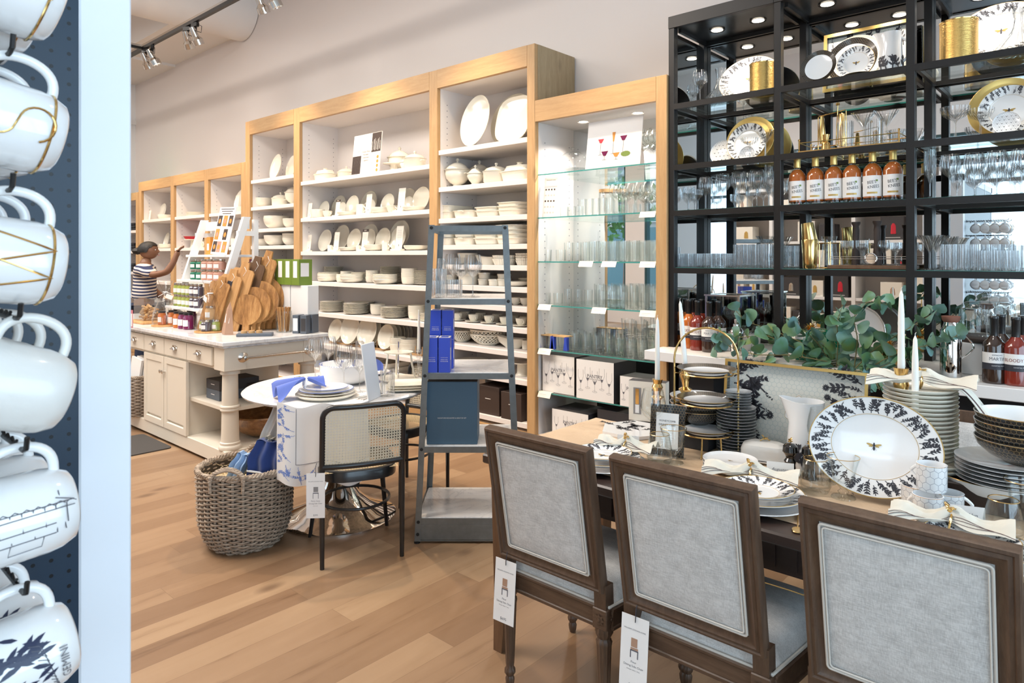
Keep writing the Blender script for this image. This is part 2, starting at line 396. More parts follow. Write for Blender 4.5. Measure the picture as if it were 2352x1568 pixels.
def cloth(name, c0, c1, sc=420, bump=0.35):
 k = NT(name); v1 = k.co((1, 0.12, 1)); v2 = k.co((0.12, 1, 0.12)); a = k.noise(k.co((1, 1, 0.10)), sc, 2); b = k.noise(k.co((0.10, 1, 1)), sc, 2); d = k.noise(k.co(), 26, 3)
 f = k.math('ADD', k.math('MULTIPLY', k.math('ADD', a, b), 0.36), k.math('MULTIPLY', d, 0.28))
 k.l(k.ramp(f, [(0.38, c0), (0.60, c1)]), k.b.inputs['Base Color']); k.b.inputs['Roughness'].default_value = 0.92; k.b.inputs['Sheen Weight'].default_value = 0.2
 k.bump(k.math('ADD', a, b), bump, 0.001); return k
cloth('linen', (0.45, 0.445, 0.435), (0.66, 0.655, 0.64))
P('piping', (0.60, 0.57, 0.52), 0.85)
k = NT('marble'); v = k.co(); n1 = k.noise(v, 3.2, 6, 0.6, 1.6); k.l(k.ramp(n1, [(0.40, (0.78, 0.77, 0.76)), (0.485, (0.74, 0.74, 0.74)), (0.505, (0.61, 0.61, 0.63)), (0.525, (0.74, 0.74, 0.74)), (0.64, (0.80, 0.79, 0.78))]), k.b.inputs['Base Color']); k.b.inputs['Roughness'].default_value = 0.16
k = NT('marble_edge'); n1 = k.noise(k.co((1, 1, 3)), 14, 6, 0.7, 1.0); k.l(k.ramp(n1, [(0.38, (0.40, 0.42, 0.46)), (0.60, (0.72, 0.73, 0.74))]), k.b.inputs['Base Color']); k.b.inputs['Roughness'].default_value = 0.3
k = NT('galvanised'); n1 = k.noise(k.co(), 26, 4, 0.6); k.l(k.ramp(n1, [(0.3, (0.185, 0.205, 0.215)), (0.7, (0.225, 0.25, 0.26))]), k.b.inputs['Base Color']); k.b.inputs['Metallic'].default_value = 0.75; k.b.inputs['Roughness'].default_value = 0.42
k = NT('kraft'); n1 = k.noise(k.co((1, 1, 1)), 5, 5, 0.6, 1.4); n2 = k.noise(k.co(), 90, 2); k.l(k.ramp(n1, [(0.3, (0.56, 0.40, 0.26)), (0.7, (0.66, 0.49, 0.33))]), k.b.inputs['Base Color']); k.b.inputs['Roughness'].default_value = 0.55; k.bump(n1, 0.8, 0.012)
k = NT('wicker'); n1 = k.noise(k.co((1, 1, 6)), 30, 3); k.l(k.ramp(n1, [(0.3, (0.19, 0.145, 0.105)), (0.5, (0.34, 0.265, 0.20)), (0.72, (0.48, 0.39, 0.30))]), k.b.inputs['Base Color']); k.b.inputs['Roughness'].default_value = 0.7
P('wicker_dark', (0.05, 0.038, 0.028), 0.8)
P('cane', (0.72, 0.58, 0.36), 0.55)
P('cane_back', (0.72, 0.65, 0.50), 0.55)
k = NT('leaf'); oi = k.n('ShaderNodeObjectInfo'); n1 = k.noise(k.co(), 9, 2); f = k.math('ADD', k.math('MULTIPLY', n1, 0.9), 0.05)
k.l(k.ramp(f, [(0.30, (0.14, 0.20, 0.05)), (0.44, (0.10, 0.22, 0.11)), (0.56, (0.16, 0.29, 0.23)), (0.72, (0.20, 0.36, 0.40))]), k.b.inputs['Base Color']); k.b.inputs['Roughness'].default_value = 0.5
P('leaf_plain', (0.05, 0.13, 0.03), 0.5)
def thin_glass(name, tint=(0.97, 0.985, 0.98), edge=(0.55, 0.60, 0.60), refl=1.0, ior=1.5, bump=None, pw=3.0, ribs=0):
 k = NT(name); t = k.t; t.nodes.remove(k.b)
 lw = k.n('ShaderNodeLayerWeight'); lw.inputs['Blend'].default_value = 0.5
 e = k.math('POWER', lw.outputs['Facing'], pw); c = k.mix(e, tint, edge)
 tr = k.n('ShaderNodeBsdfTransparent'); k.l(c, tr.inputs[0]); gl = k.n('ShaderNodeBsdfGlossy'); gl.inputs['Roughness'].default_value = 0.02; gl.inputs[0].default_value = (refl, refl, refl, 1)
 fr = k.math('ADD', ((ior - 1) / (ior + 1)) ** 2, k.math('MULTIPLY', k.math('POWER', lw.outputs['Facing'], 4.0), 0.55))
 if bump:
  n1 = k.noise(k.co(), bump, 2); bp = k.n('ShaderNodeBump'); bp.inputs['Strength'].default_value = 0.6; bp.inputs['Distance'].default_value = 0.004; k.l(n1, bp.inputs['Height'])
  k.l(bp.outputs[0], gl.inputs['Normal']); k.l(bp.outputs[0], lw.inputs['Normal'])
 if ribs:
  tc = k.n('ShaderNodeTexCoord'); sp = k.n('ShaderNodeSeparateXYZ'); k.l(tc.outputs['Object'], sp.inputs[0]); h_ = k.math('SINE', k.math('MULTIPLY', k.math('ARCTAN2', sp.outputs[1], sp.outputs[0]), ribs))
  bp = k.n('ShaderNodeBump'); bp.inputs['Strength'].default_value = 0.8; bp.inputs['Distance'].default_value = 0.003; k.l(h_, bp.inputs['Height']); k.l(bp.outputs[0], gl.inputs['Normal']); k.l(bp.outputs[0], lw.inputs['Normal'])
 mx = k.n('ShaderNodeMixShader'); k.l(fr, mx.inputs[0]); k.l(tr.outputs[0], mx.inputs[1]); k.l(gl.outputs[0], mx.inputs[2]); k.l(mx.outputs[0], k.out.inputs[0]); return k
thin_glass('glass', edge=(0.66, 0.70, 0.70), ior=1.5, tint=(0.99, 0.995, 0.99))
thin_glass('crystal', edge=(0.58, 0.60, 0.61), ior=1.65, tint=(0.985, 0.985, 0.985), pw=2.4, ribs=22)
thin_glass('pane', edge=(0.86, 0.94, 0.92), ior=1.35, tint=(0.975, 0.99, 0.985))
thin_glass('pane_dark', edge=(0.45, 0.5, 0.5), ior=1.4, tint=(0.78, 0.80, 0.80))
thin_glass('cellophane', tint=(0.94, 0.94, 0.94), edge=(0.7, 0.7, 0.7), ior=1.5, bump=55)
P('glass_edge', (0.05, 0.30, 0.27), 0.1, coat=0.5, spec=0.8)
k = NT('mirror'); k.b.inputs['Base Color'].default_value = (0.80, 0.83, 0.84, 1); k.b.inputs['Metallic'].default_value = 1; k.b.inputs['Roughness'].default_value = 0.0
def hexmat(name, base, line, cell, rough=0.2, coat=0.5, w=0.06, axes='XZ', metal_line=False, around=12):
 # honeycomb lines from the two nearest hexagon centres
 k = NT(name); tc = k.n('ShaderNodeTexCoord'); sp = k.n('ShaderNodeSeparateXYZ'); k.l(tc.outputs['Object'], sp.inputs[0])
 idx = {'X': 0, 'Y': 1, 'Z': 2}
 if axes == 'CYL':
  ang = k.math('ARCTAN2', sp.outputs[1], sp.outputs[0]); x = k.math('MULTIPLY', ang, around / (2 * pi)); y = k.math('DIVIDE', sp.outputs[2], cell)
 else:
  x = k.math('DIVIDE', sp.outputs[idx[axes[0]]], cell); y = k.math('DIVIDE', sp.outputs[idx[axes[1]]], cell)
 def cell_d(ox, oy):
  fx = k.math('SUBTRACT', k.math('FRACT', k.math('ADD', x, 100 + ox)), 0.5); fy = k.math('SUBTRACT', k.math('FRACT', k.math('ADD', k.math('DIVIDE', y, 1.7320508), 100 + oy)), 0.5)
  ax = k.math('ABSOLUTE', fx); ay = k.math('MULTIPLY', k.math('ABSOLUTE', fy), 1.7320508)
  return k.math('MAXIMUM', ax, k.math('ADD', k.math('MULTIPLY', ax, 0.5), k.math('MULTIPLY', ay, 0.8660254)))
 d = k.math('MINIMUM', cell_d(0, 0), cell_d(0.5, 0.5)); on = k.math('GREATER_THAN', d, 0.5 - w)
 k.l(k.mix(on, base, line), k.b.inputs['Base Color']); k.b.inputs['Roughness'].default_value = rough; k.b.inputs['Coat Weight'].default_value = coat
 if metal_line: k.l(on, k.b.inputs['Metallic'])
 return k
hexmat('hex_black', (0.010, 0.010, 0.011), (0.26, 0.18, 0.08), 0.011, w=0.03)
hexmat('hex_black_flat', (0.010, 0.010, 0.011), (0.22, 0.15, 0.07), 0.011, axes='XY', w=0.03, rough=0.35, coat=0.15)
hexmat('hex_tray', (0.66, 0.67, 0.62), (0.42, 0.50, 0.50), 0.019, w=0.03, rough=0.12, coat=0.8)
hexmat('hex_pale', (0.80, 0.81, 0.82), (0.42, 0.45, 0.50), 0.016, w=0.03)
hexmat('hex_mug', (0.82, 0.83, 0.84), (0.35, 0.37, 0.42), 0.019, w=0.03, axes='CYL')
hexmat('hex_green', (0.01, 0.16, 0.09), (0.55, 0.42, 0.12), 0.03, w=0.02, coat=0.1)
k = NT('hammered_gold'); k.b.inputs['Base Color'].default_value = (0.62, 0.40, 0.13, 1); k.b.inputs['Metallic'].default_value = 1; k.b.inputs['Roughness'].default_value = 0.27
k.bump(k.noise(k.co((1, 1, 9)), 40, 3), 0.6, 0.003)
P('napkin_white', (0.78, 0.77, 0.76), 0.9)
P('floral_blue', (0.16, 0.25, 0.58), 0.9)
P('ink_blue_black', (0.02, 0.028, 0.07), 0.4)
k = P('embossed', (0.78, 0.76, 0.72), 0.3, coat=0.3); k.bump(k.noise(k.co(), 55, 2), 0.5, 0.002)
hexmat('hex_black_bowl', (0.010, 0.010, 0.011), (0.26, 0.18, 0.08), 0.0115, w=0.03, axes='CYL', around=60)
# ------------------------------------------------------------------ the room
YF, YB, WALL = 4.10, 4.60, 4.61           # cabinet fronts, cabinet backs, wall
b = MB(); b.box(-15, -4.3, -0.05, 4, WALL, 0); struct('floor', b, 'floor_oak', smooth=0)
b = MB(); b.box(-15.2, -4.5, 5.45, 4.2, 4.8, 5.55); struct('ceiling', b, 'ceiling_paint', smooth=0)
b = MB(); b.box(-15, WALL, 0, 4.2, 4.8, 5.45); struct('wall_back', b, 'wall_paint', smooth=0)
b = MB(); b.box(-15.2, -4.5, 0, -15, 4.8, 5.45); struct('wall_west', b, 'wall_paint', smooth=0)
def holed_wall(name, axis, c0, c1, a0, a1, holes):      # axis 'x': wall lies along x ; holes (lo, hi, z0, z1)
 b = MB(); cur = a0
 def bx(p, q, z0, z1):
  if q - p > 1e-4 and z1 - z0 > 1e-4: b.box(*((p, c0, z0, q, c1, z1) if axis == 'x' else (c0, p, z0, c1, q, z1)))
 for lo, hi, z0, z1 in holes: bx(cur, lo, 0, 5.45); bx(lo, hi, 0, z0); bx(lo, hi, z1, 5.45); cur = hi
 bx(cur, a1, 0, 5.45); struct(name, b, 'wall_paint', smooth=0)
FRONT = [(-13.4, -11.2, 0.3, 3.6), (-10.4, -8.6, 0.3, 3.6), (-8.1, -6.3, 0.3, 3.6), (-5.8, -4.0, 0.3, 3.6), (-3.0, 2.2, 0.3, 3.6)]
holed_wall('wall_front', 'x', -4.5, -4.3, -15, 4.2, FRONT)
holed_wall('wall_east', 'y', 4.0, 4.2, -4.3, WALL, [(-2.8, 4.2, 0.2, 3.8)])
n = 0
for lo, hi, z0, z1 in FRONT:
 n += 1; b = MB(); t = 0.05
 for x in (lo, hi - t): b.box(x, -4.47, z0, x + t, -4.33, z1)
 for z in (z0, 2.75, z1 - t): b.box(lo, -4.47, z, hi, -4.33, z + t)
 w = struct('window_%d' % n, b, 'window_frame_teal', smooth=0)
 p = MB(); p.box(lo + t, -4.405, z0 + t, hi - t, -4.395, z1 - t); obj('pane', p, 'pane', w, smooth=0)
n += 1; b = MB()
for y in (-2.8, -0.5, 1.8, 4.15): b.box(4.04, y, 0.2, 4.14, y + 0.05, 3.8)
for z in (0.2, 3.75): b.box(4.04, -2.8, z, 4.14, 4.2, z + 0.05)
w = struct('window_%d' % n, b, 'window_frame_teal', smooth=0)
p = MB(); p.box(4.085, -2.75, 0.25, 4.095, 4.15, 3.75); obj('pane', p, 'pane', w, smooth=0)
# ceiling beams and the big round duct
b = MB(); b.box(-15, 3.6, 4.62, -11.55, WALL, 5.45); struct('trim_1', b, 'ceiling_paint', smooth=0)
b = MB(); b.box(-11.55, 3.75, 4.66, -9.5, WALL, 5.45); struct('trim_2', b, 'ceiling_paint', smooth=0)
b = MB(); b.cyl((-9.2, -3.9, 4.98), (-9.2, WALL - 0.01, 4.98), 0.43, n=40, m=0)
tag(obj('air_duct', b, 'ceiling_paint'), 'large round white air duct running under the ceiling into the wall', 'duct')
b = MB(); b.box(-13.6, 4.2, 0, -13.3, WALL, 5.45); b.box(-13.64, 4.16, 3.9, -13.26, WALL, 3.98); struct('trim_3', b, 'ceiling_paint', smooth=0)
# street outside the storefront
b = MB(); b.box(-30, -24, -0.15, 14, -4.5, -0.05); struct('street_ground', b, 'tarmac', smooth=0)
b = MB(); b.box(-26, -15.5, -0.05, 10, -14.8, 6.5)
struct('exterior_building', b, 'outside_stone', smooth=0)
t = root('shopfront', (-11, -14.7, 0), 0, 'pale shopfront with teal windows across the street', 'shopfront')
b = MB(); b.box(-9, -0.1, 2.9, 9, 0.1, 3.6); obj('fascia', b, 'outside_stone', t, smooth=0)
for i in range(7):
 b = MB(); b.box(-8.6 + i * 2.5, -0.1, 0.3, -6.6 + i * 2.5, 0.02, 2.7); obj('shop_window', b, 'outside_teal', t, smooth=0)
for i, (x, s) in enumerate(((-13.2, 1.0), (-9.0, 0.8), (-4.9, 0.95))):
 r = random.Random(i); t = root('street_tree', (x, -11.5, -0.05), 0, 'leafy street tree outside the storefront, %s from the entrance' % nth(2 - i), 'tree')
 b = MB(); b.cyl((0, 0, 0), (0.05, 0, 2.4), 0.12, 0.07); obj('trunk', b, 'leg_wood', t)
 b = MB()
 for q in range(420):
  c = Vector((r.gauss(0, 0.55), r.gauss(0, 0.55), 3.3 + r.gauss(0, 0.55))) * s; M = TR(*c, r.random() * 6, r.random() * 6, r.random() * 6, 0.16 * s)
  b.add([(-1, 0, 0), (0, -0.6, 0.1), (1, 0, 0), (0, 0.6, 0.1)], [(0, 1, 2, 3)], 0, M)
 obj('foliage', b, 'outside_leaf', t, smooth=0)
# lettering on two storefront panes, read from the street
for i, (s, x) in enumerate((('JANNA', -7.3), ('SPA', -5.45))):
 b = MB(); b.text(s, 0.42, Matrix.Translation((x, -4.41, 1.72)) @ Matrix(((1, 0, 0, 0), (0, 0, -1, 0), (0, 1, 0, 0), (0, 0, 0, 1))) @ Matrix.Scale(-1, 4, (1, 0, 0)))
 tag(obj('window_lettering', b, 'white_letter', smooth=0), 'white letters spelling %s on the storefront glass' % s, 'sign')
# ------------------------------------------------------------------ oak faced cabinets
def pins(b, x, y0, y1, z0, z1, face, m=1, gap=0.052):
 z = z0
 while z < z1:
  for y in (y0, y1):
   b.add([(x, y - 0.004, z - 0.004), (x, y + 0.004, z - 0.004), (x, y + 0.004, z + 0.004), (x, y - 0.004, z + 0.004)], [(0, 1, 2, 3)], m)
  z += gap
def cabinet(label, xs, top, bays, end_right=False, end_left=False, rail=0.165, stile=0.11, th=0.042, mirror=False, group=None):
 t = root('display_cabinet', (0, 0, 0), 0, label, 'cabinet', group)
 for i, (s0, s1) in enumerate(xs):
  b = MB(); b.cbox(s0, YF - 0.02, 0, s1, YF + 0.02, top, 0.003); obj('stile', b, 'oak', t, smooth=0)
 x0, x1 = xs[0][0], xs[-1][1]
 for i in range(len(xs) - 1):
  b = MB(); b.box(xs[i][1], YF - 0.02, top - rail, xs[i + 1][0], YF + 0.02, top); obj('top_rail', b, 'oak_h', t, smooth=0)
  b = MB(); b.box(xs[i][1], YF - 0.02, 0, xs[i + 1][0], YF + 0.02, 0.13); obj('toe_rail', b, 'oak_h', t, smooth=0)
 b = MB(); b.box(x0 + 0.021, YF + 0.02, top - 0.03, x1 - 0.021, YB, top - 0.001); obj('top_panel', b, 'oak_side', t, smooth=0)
 if end_right:
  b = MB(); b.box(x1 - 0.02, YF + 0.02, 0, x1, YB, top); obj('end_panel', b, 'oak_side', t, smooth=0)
 if end_left:
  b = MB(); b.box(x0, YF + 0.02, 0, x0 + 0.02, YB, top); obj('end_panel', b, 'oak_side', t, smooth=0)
 for i in range(len(xs) - 1):
  a, c = xs[i][1], xs[i + 1][0]
  b = MB(); b.box(a - 0.03, YF + 0.02, 0.1, a, YB, top - 0.03); pins(b, a + 0.0008, YF + 0.10, YB - 0.08, 0.5, top - rail - 0.12, 1); obj('side_liner', b, ['shelf_white', 'ink_grey'], t, smooth=0)
  b = MB(); b.box(c, YF + 0.02, 0.1, c + 0.03, YB, top - 0.03); obj('side_liner', b, 'shelf_white', t, smooth=0)
  b = MB(); b.box(a, YB - 0.02, 0.1, c, YB, top - 0.03); obj('mirror_back' if mirror else 'back_panel', b, 'mirror' if mirror else 'shelf_white', t, smooth=0)
  b = MB(); b.box(a, YF + 0.021, top - rail + 0.0, c, YB - 0.02, top - 0.035); obj('ceiling_panel', b, 'shelf_white', t, smooth=0)
  b = MB(); b.box(a, YF + 0.02, 0.09, c, YB - 0.02, 0.13); obj('bottom_panel', b, 'shelf_white', t, smooth=0)
  for z in bays[i]:
   b = MB()
   if mirror:
    b.box(a + 0.002, YF + 0.015, z - 0.009, c - 0.002, YB - 0.025, z); b.box(a + 0.002, YF + 0.012, z - 0.009, c - 0.002, YF + 0.015, z, 1); obj('glass_shelf', b, ['pane', 'glass_edge'], t, smooth=0)
   else:
    b.cbox(a + 0.001, YF - 0.005, z - th, c - 0.001, YB - 0.021, z, 0.002); obj('shelf', b, 'shelf_white', t, smooth=0)
 return t
ZN = (2.46, 2.13, 1.86, 1.655, 1.36, 1.05, 0.7, 0.4)             # narrow bay
ZW = (2.36, 1.952, 1.58, 1.25, 0.918, 0.58, 0.30)                # wide bay
ZC = (2.47, 2.14, 1.86, 1.625, 1.452, 1.276, 1.12, 0.951, 0.758, 0.54, 0.20)   # bay beside the glassware
ZG = (2.166, 1.829, 1.486, 1.148, 0.804, 0.47)
ZL = (2.10, 1.65, 1.15, 0.75)
cabinet('low oak framed cabinet with three white bays behind the marble island', [(-11.64, -11.53), (-10.40, -10.29), (-9.28, -9.17), (-8.24, -8.127)], 2.70, [ZL, ZL, ZL], end_left=True, rail=0.145)
cabinet('tall oak framed cabinet of white porcelain with one wide and two narrow bays', [(-8.125, -8.015), (-6.995, -6.872), (-4.681, -4.573), (-3.516, -3.436)], 3.19, [ZN, ZW, ZC], end_right=True, end_left=True)
cg = cabinet('oak framed glassware cabinet with glass shelves and mirrored back', [(-3.434, -3.432), (-2.366, -2.283)], 2.74, [ZG], mirror=True, end_right=True)
cabinet('lower oak cabinet with folded dark linens at the far end', [(-13.2, -13.1), (-11.76, -11.66)], 2.55, [(1.95, 1.62, 1.28, 0.9)], rail=0.12)
for x in (-3.15, -2.66):
 b = MB(); b.lathe([(0.045, -0.004), (0.045, 0), (0.034, 0.001)], 20, 0); b.lathe([(0.0, -0.001), (0.034, -0.001)], 20, 1)
 obj('puck_light', b, ['trim_white', 'glow_warm'], cg, (x, 4.33, 2.5745))
 spot('cabinet_spot', (x, 4.33, 2.565), (x, 4.34, 0), 75, (1, 0.93, 0.86), 130, 0.8, 0.03)
# ------------------------------------------------------------------ black metal rack with glass shelves
RX = (-2.281, -1.576, -0.873, -0.170, 0.533)
RZ = (2.54, 2.135, 1.83, 1.45)
RTOP = 3.12
rack = root('metal_display_rack', (0, 0, 0), 0, 'tall black metal rack with glass shelves, mirrored back and recessed lights', 'display rack')
def post(x, y0, y1):
 b = MB(); b.cbox(x, y0, 0.0, x + 0.042, y1, RTOP, 0.002)
 for i in range(66):
  z = 0.95 + i * 0.032
  for xx in (x - 0.0006, x + 0.0426): b.add([(xx, y0 + 0.022, z), (xx, y0 + 0.030, z), (xx, y0 + 0.030, z + 0.008), (xx, y0 + 0.022, z + 0.008)], [(0, 1, 2, 3)], 1)
 obj('post', b, ['black_metal', 'ink'], rack, smooth=0)
for x in RX: post(x, 4.10, 4.15); post(x, 4.535, 4.585)
for i in range(4):
 a, c = RX[i] + 0.042, RX[i + 1]
 b = MB(); b.cbox(a - 0.042, 4.095, RTOP - 0.075, c, 4.13, RTOP + 0.005, 0.002); obj('top_rail', b, 'black_metal', rack, smooth=0)
 b = MB(); b.box(a - 0.04, 4.13, RTOP - 0.07, c, 4.585, RTOP - 0.045); obj('canopy_panel', b, 'black_wood', rack, smooth=0)
 b = MB(); b.box(a, 4.16, RTOP - 0.095, a + 0.02, 4.53, RTOP - 0.07); b.box(c - 0.02, 4.16, RTOP - 0.095, c, 4.53, RTOP - 0.07); b.box(a, 4.555, RTOP - 0.095, c, 4.575, RTOP - 0.07); obj('canopy_trim', b, 'black_metal', rack, smooth=0)
 for x in (a + 0.19, a + 0.47):
  b = MB(); b.lathe([(0.052, -0.003), (0.052, 0), (0.040, 0.001)], 24, 0); b.lathe([(0, -0.002), (0.038, -0.002)], 24, 1)
  obj('puck_light', b, ['black_metal', 'glow_warm'], rack, (x, 4.34, RTOP - 0.0735))
  spot('rack_spot', (x, 4.34, RTOP - 0.085), (x, 4.33, 0), 20, (1, 0.87, 0.72), 125, 0.8, 0.03)
 for z in RZ:
  b = MB(); b.box(a - 0.002, 4.098, z - 0.038, c + 0.002, 4.113, z - 0.002); b.box(a, 4.113, z - 0.038, c, 4.128, z - 0.030); b.box(a, 4.55, z - 0.034, c, 4.565, z - 0.010)
  for x in (a, c - 0.018): b.box(x, 4.12, z - 0.036, x + 0.018, 4.55, z - 0.012)
  obj('shelf_frame', b, 'black_metal', rack, smooth=0)
  b = MB(); b.box(a + 0.003, 4.115, z - 0.010, c - 0.003, 4.548, z); b.box(a + 0.003, 4.113, z - 0.010, c - 0.003, 4.115, z, 1); obj('glass_shelf', b, ['pane', 'glass_edge'], rack, smooth=0)
b = MB(); b.box(RX[0] + 0.01, 4.588, 0.92, RX[4] + 0.04, 4.60, RTOP - 0.05); obj('mirror_back', b, 'mirror', rack, smooth=0)
b = MB(); b.box(RX[0] + 0.002, 4.152, 0.92, RX[0] + 0.012, 4.533, RTOP - 0.09); obj('mirror_side', b, 'mirror', rack, smooth=0)
b = MB(); b.cbox(RX[0] - 0.03, 3.84, 0.86, 3.0, 4.079, 0.92, 0.003); b.box(RX[0] + 0.001, 4.079, 0.86, 3.0, 4.0995, 0.9195); b.box(RX[0] + 0.04, 4.1, 0.86, 3.0, 4.585, 0.9195); obj('counter_slab', b, 'trim_white', rack, smooth=0)
b = MB(); b.box(RX[0] + 0.12, 4.02, 0.0, RX[0] + 0.36, 4.5, 0.86); b.box(-0.9, 4.3, 0.0, 2.9, 4.5, 0.86); obj('base_panel', b, 'black_matte', rack, smooth=0)
b = MB(); b.box(RX[0] + 0.36, 4.45, 0.0, -0.9, 4.5, 0.86); obj('base_back', b, 'black_matte', rack, smooth=0)
# ------------------------------------------------------------------ ceiling track and its spotlights
t = root('lighting_track', (0, 0, 0), 0, 'long black ceiling track running beside the wall, spotlights clipped to it', 'track')
b = MB(); b.box(-14.9, 3.32, 4.17, 1.0, 3.36, 4.21); obj('track_rail', b, 'black_metal', t, smooth=0)
b = MB(); b.box(-14.9, 3.325, 4.2101, 1.0, 3.355, 4.24); obj('track_channel', b, 'nickel', t, smooth=0)
for x in (-12.3, -10.1, -6.4, -3.4):
 b = MB(); b.cyl((x, 3.34, 4.24), (x, 3.34, 5.45), 0.004, n=6); obj('hanging_wire', b, 'nickel', t)
t2 = root('lighting_track', (0, 0, 0), 0, 'short ceiling track crossing the room and joining the long one', 'track')
b = MB(); b.box(-9.37, -3.5, 4.17, -9.33, 3.315, 4.20); obj('track_rail', b, 'black_metal', t2, smooth=0)
b = MB(); b.box(-9.365, -3.5, 4.2001, -9.335, 3.315, 4.225); obj('track_channel', b, 'nickel', t2, smooth=0)
def head_mb():
 a = MB(); a.cbox(-0.05, -0.02, -0.05, 0.05, 0.02, 0, 0.004); a.box(-0.012, -0.014, -0.13, -0.006, 0.014, -0.05); a.box(0.006, -0.014, -0.13, 0.012, 0.014, -0.05)
 h = MB(); M = TR(0, 0, -0.14, rx=0.5)
 h.lathe([(0, 0.09), (0.032, 0.09), (0.036, 0.02), (0.036, -0.02), (0.060, -0.05), (0.060, -0.11), (0.052, -0.11), (0.050, -0.09)], 20, 0, M=M)
 g = MB(); g.lathe([(0, -0.093), (0.050, -0.093)], 20, 0, M=M)
 w = MB(); w.tube([(0.04, 0, -0.02), (0.09, 0.02, -0.05), (0.08, 0.02, -0.12), (0.03, -0.03, -0.10)], 0.004, 6)
 return a, h, g, w
a_, h_, g_, w_ = head_mb()
kind('track_spotlight', ('adapter', a_, 'black_metal'), ('lamp_head', h_, 'nickel'), ('lamp_lens', g_, 'glow_warm', 1), ('power_lead', w_, 'black_metal'), cat='spotlight')
hd = [(XY(u, 3.34), r) for u, r in ((334, 0.3), (350, -0.3), (430, 0.5), (448, 0.2), (598, 0.2), (625, -0.2))]
for i, (x, r) in enumerate(hd):
 put('track_spotlight', (x, 3.34, 4.17), 'silver spotlight on the long ceiling track, %s from its far end' % nth(i), rz=r, group='spotlights on the long ceiling track')
# exit sign
t = root('exit_sign', (-11.95, 3.9, 2.72), 0, 'small green lit EXIT sign above the far low cabinets', 'exit sign')
b = MB(); b.cbox(-0.17, 0.0, 0, 0.17, 0.025, 0.2, 0.004); obj('sign_face', b, 'glow_green', t)
b = MB(); b.text('EXIT', 0.15, TR(0, -0.003, 0.1, rx=pi / 2)); obj('lettering', b, 'glow_white_text', t, smooth=0)
b = MB(); b.cyl((0, 0.012, 0.2), (0, 0.012, 2.48), 0.006, n=6); b.box(-0.05, 0, 0.2, 0.05, 0.025, 0.23); obj('stem', b, 'nickel', t)
# ------------------------------------------------------------------ upholstered dining chairs (facing +y, origin on the floor under the back)
def fluted_leg(b, h, r0=0.024, M=None):
 b.lathe([(0, 0), (0.011, 0), (0.014, 0.012), (0.016, 0.03), (0.012, 0.04), (0.019, 0.052), (0.019, 0.062), (0.013, 0.072), (0.015, 0.085), (r0 * 0.95, h - 0.06), (r0 * 1.05, h - 0.045), (r0 * 0.8, h - 0.035), (r0 * 1.15, h - 0.018), (r0 * 1.1, h), (0, h)], 24, 0, M=M, flute=0.05, fn=12)
def rosette_block(b, M=None):
 b.cbox(-0.027, -0.027, 0, 0.027, 0.027, 0.065, 0.003, 0, M)
 for ax in range(4):
  R = (M or ident()) @ TR(0, 0, 0.032, rz=ax * pi / 2) @ TR(0, -0.0275, 0, rx=pi / 2)
  for q in range(8):
   a = q * pi / 4; c, s = math.cos(a), math.sin(a)
   b.add([(0.003 * c, 0.003 * s, 0.002), (0.012 * c - 0.005 * s, 0.012 * s + 0.005 * c, 0.003), (0.021 * c, 0.021 * s, 0.0005), (0.012 * c + 0.005 * s, 0.012 * s - 0.005 * c, 0.003)], [(0, 3, 2, 1)], 0, R)
  b.lathe([(0.006, 0), (0.005, 0.004), (0, 0.005)], 10, 0, M=R)
W, H = 0.434, 0.47
BK = Matrix.Translation((0, 0, 0.475)) @ Matrix.Rotation(math.radians(10), 4, 'X') @ Matrix.Translation((0, 0, H / 2))
fr = MB(); fr.frame(W, H, [(0, -0.010), (0.003, -0.018), (0.010, -0.020), (0.014, -0.016), (0.022, -0.019), (0.030, -0.013), (0.038, -0.009), (0.044, -0.009), (0.046, -0.003), (0.046, 0.020), (0.030, 0.026), (0.004, 0.022), (0, 0.014)], 0, BK)
up = MB()
def pillow(u, v, w=W - 0.084, h=H - 0.084, sgn=-1, d=0.011, y0=-0.006):
 x = (u - 0.5) * w; z = (v - 0.5) * h; e = (max(0, 1 - abs(2 * u - 1) ** 5) * max(0, 1 - abs(2 * v - 1) ** 5)) ** 0.5
 return (x, y0 + sgn * d * e, z)
up.sheet(lambda u, v: pillow(u, v), 20, 20, 0, BK); up.sheet(lambda u, v: pillow(1 - u, v, sgn=1, d=0.03, y0=0.018), 16, 16, 0, BK)
def rrect(w, h, r, n=5, y=0.0, plane='xz'):
 o = []
 for cx, cz, a0 in ((w / 2 - r, h / 2 - r, 0), (-w / 2 + r, h / 2 - r, pi / 2), (-w / 2 + r, -h / 2 + r, pi), (w / 2 - r, -h / 2 + r, 1.5 * pi)):
  for i in range(n + 1):
   a = a0 + i / n * pi / 2; q = (cx + r * math.cos(a), cz + r * math.sin(a)); o.append((q[0], y, q[1]) if plane == 'xz' else (q[0], q[1], y))
 return o
pp = MB(); pp.tube(rrect(W - 0.094, H - 0.094, 0.008, 3, -0.013), 0.0036, 6, 0, True, BK); pp.tube(rrect(W - 0.108, H - 0.108, 0.008, 3, -0.0155), 0.0022, 6, 0, True, BK)
def seat_pt(x, y, z): return (x * (1 + 0.18 * y / 0.45), y, z)
cu = MB()
def seat_top(u, v):
 x = (u - 0.5) * 0.44; y = 0.015 + v * 0.455; e = (max(0, 1 - abs(2 * u - 1) ** 6) * max(0, 1 - abs(2 * v - 1) ** 6)) ** 0.5
 return seat_pt(x, y, 0.425 + 0.065 * e)
cu.sheet(seat_top, 22, 22, 0)
cu.sheet(lambda u, v: seat_pt((u - 0.5) * 0.44, 0.015 + (1 - v) * 0.455, 0.424), 2, 2, 0)
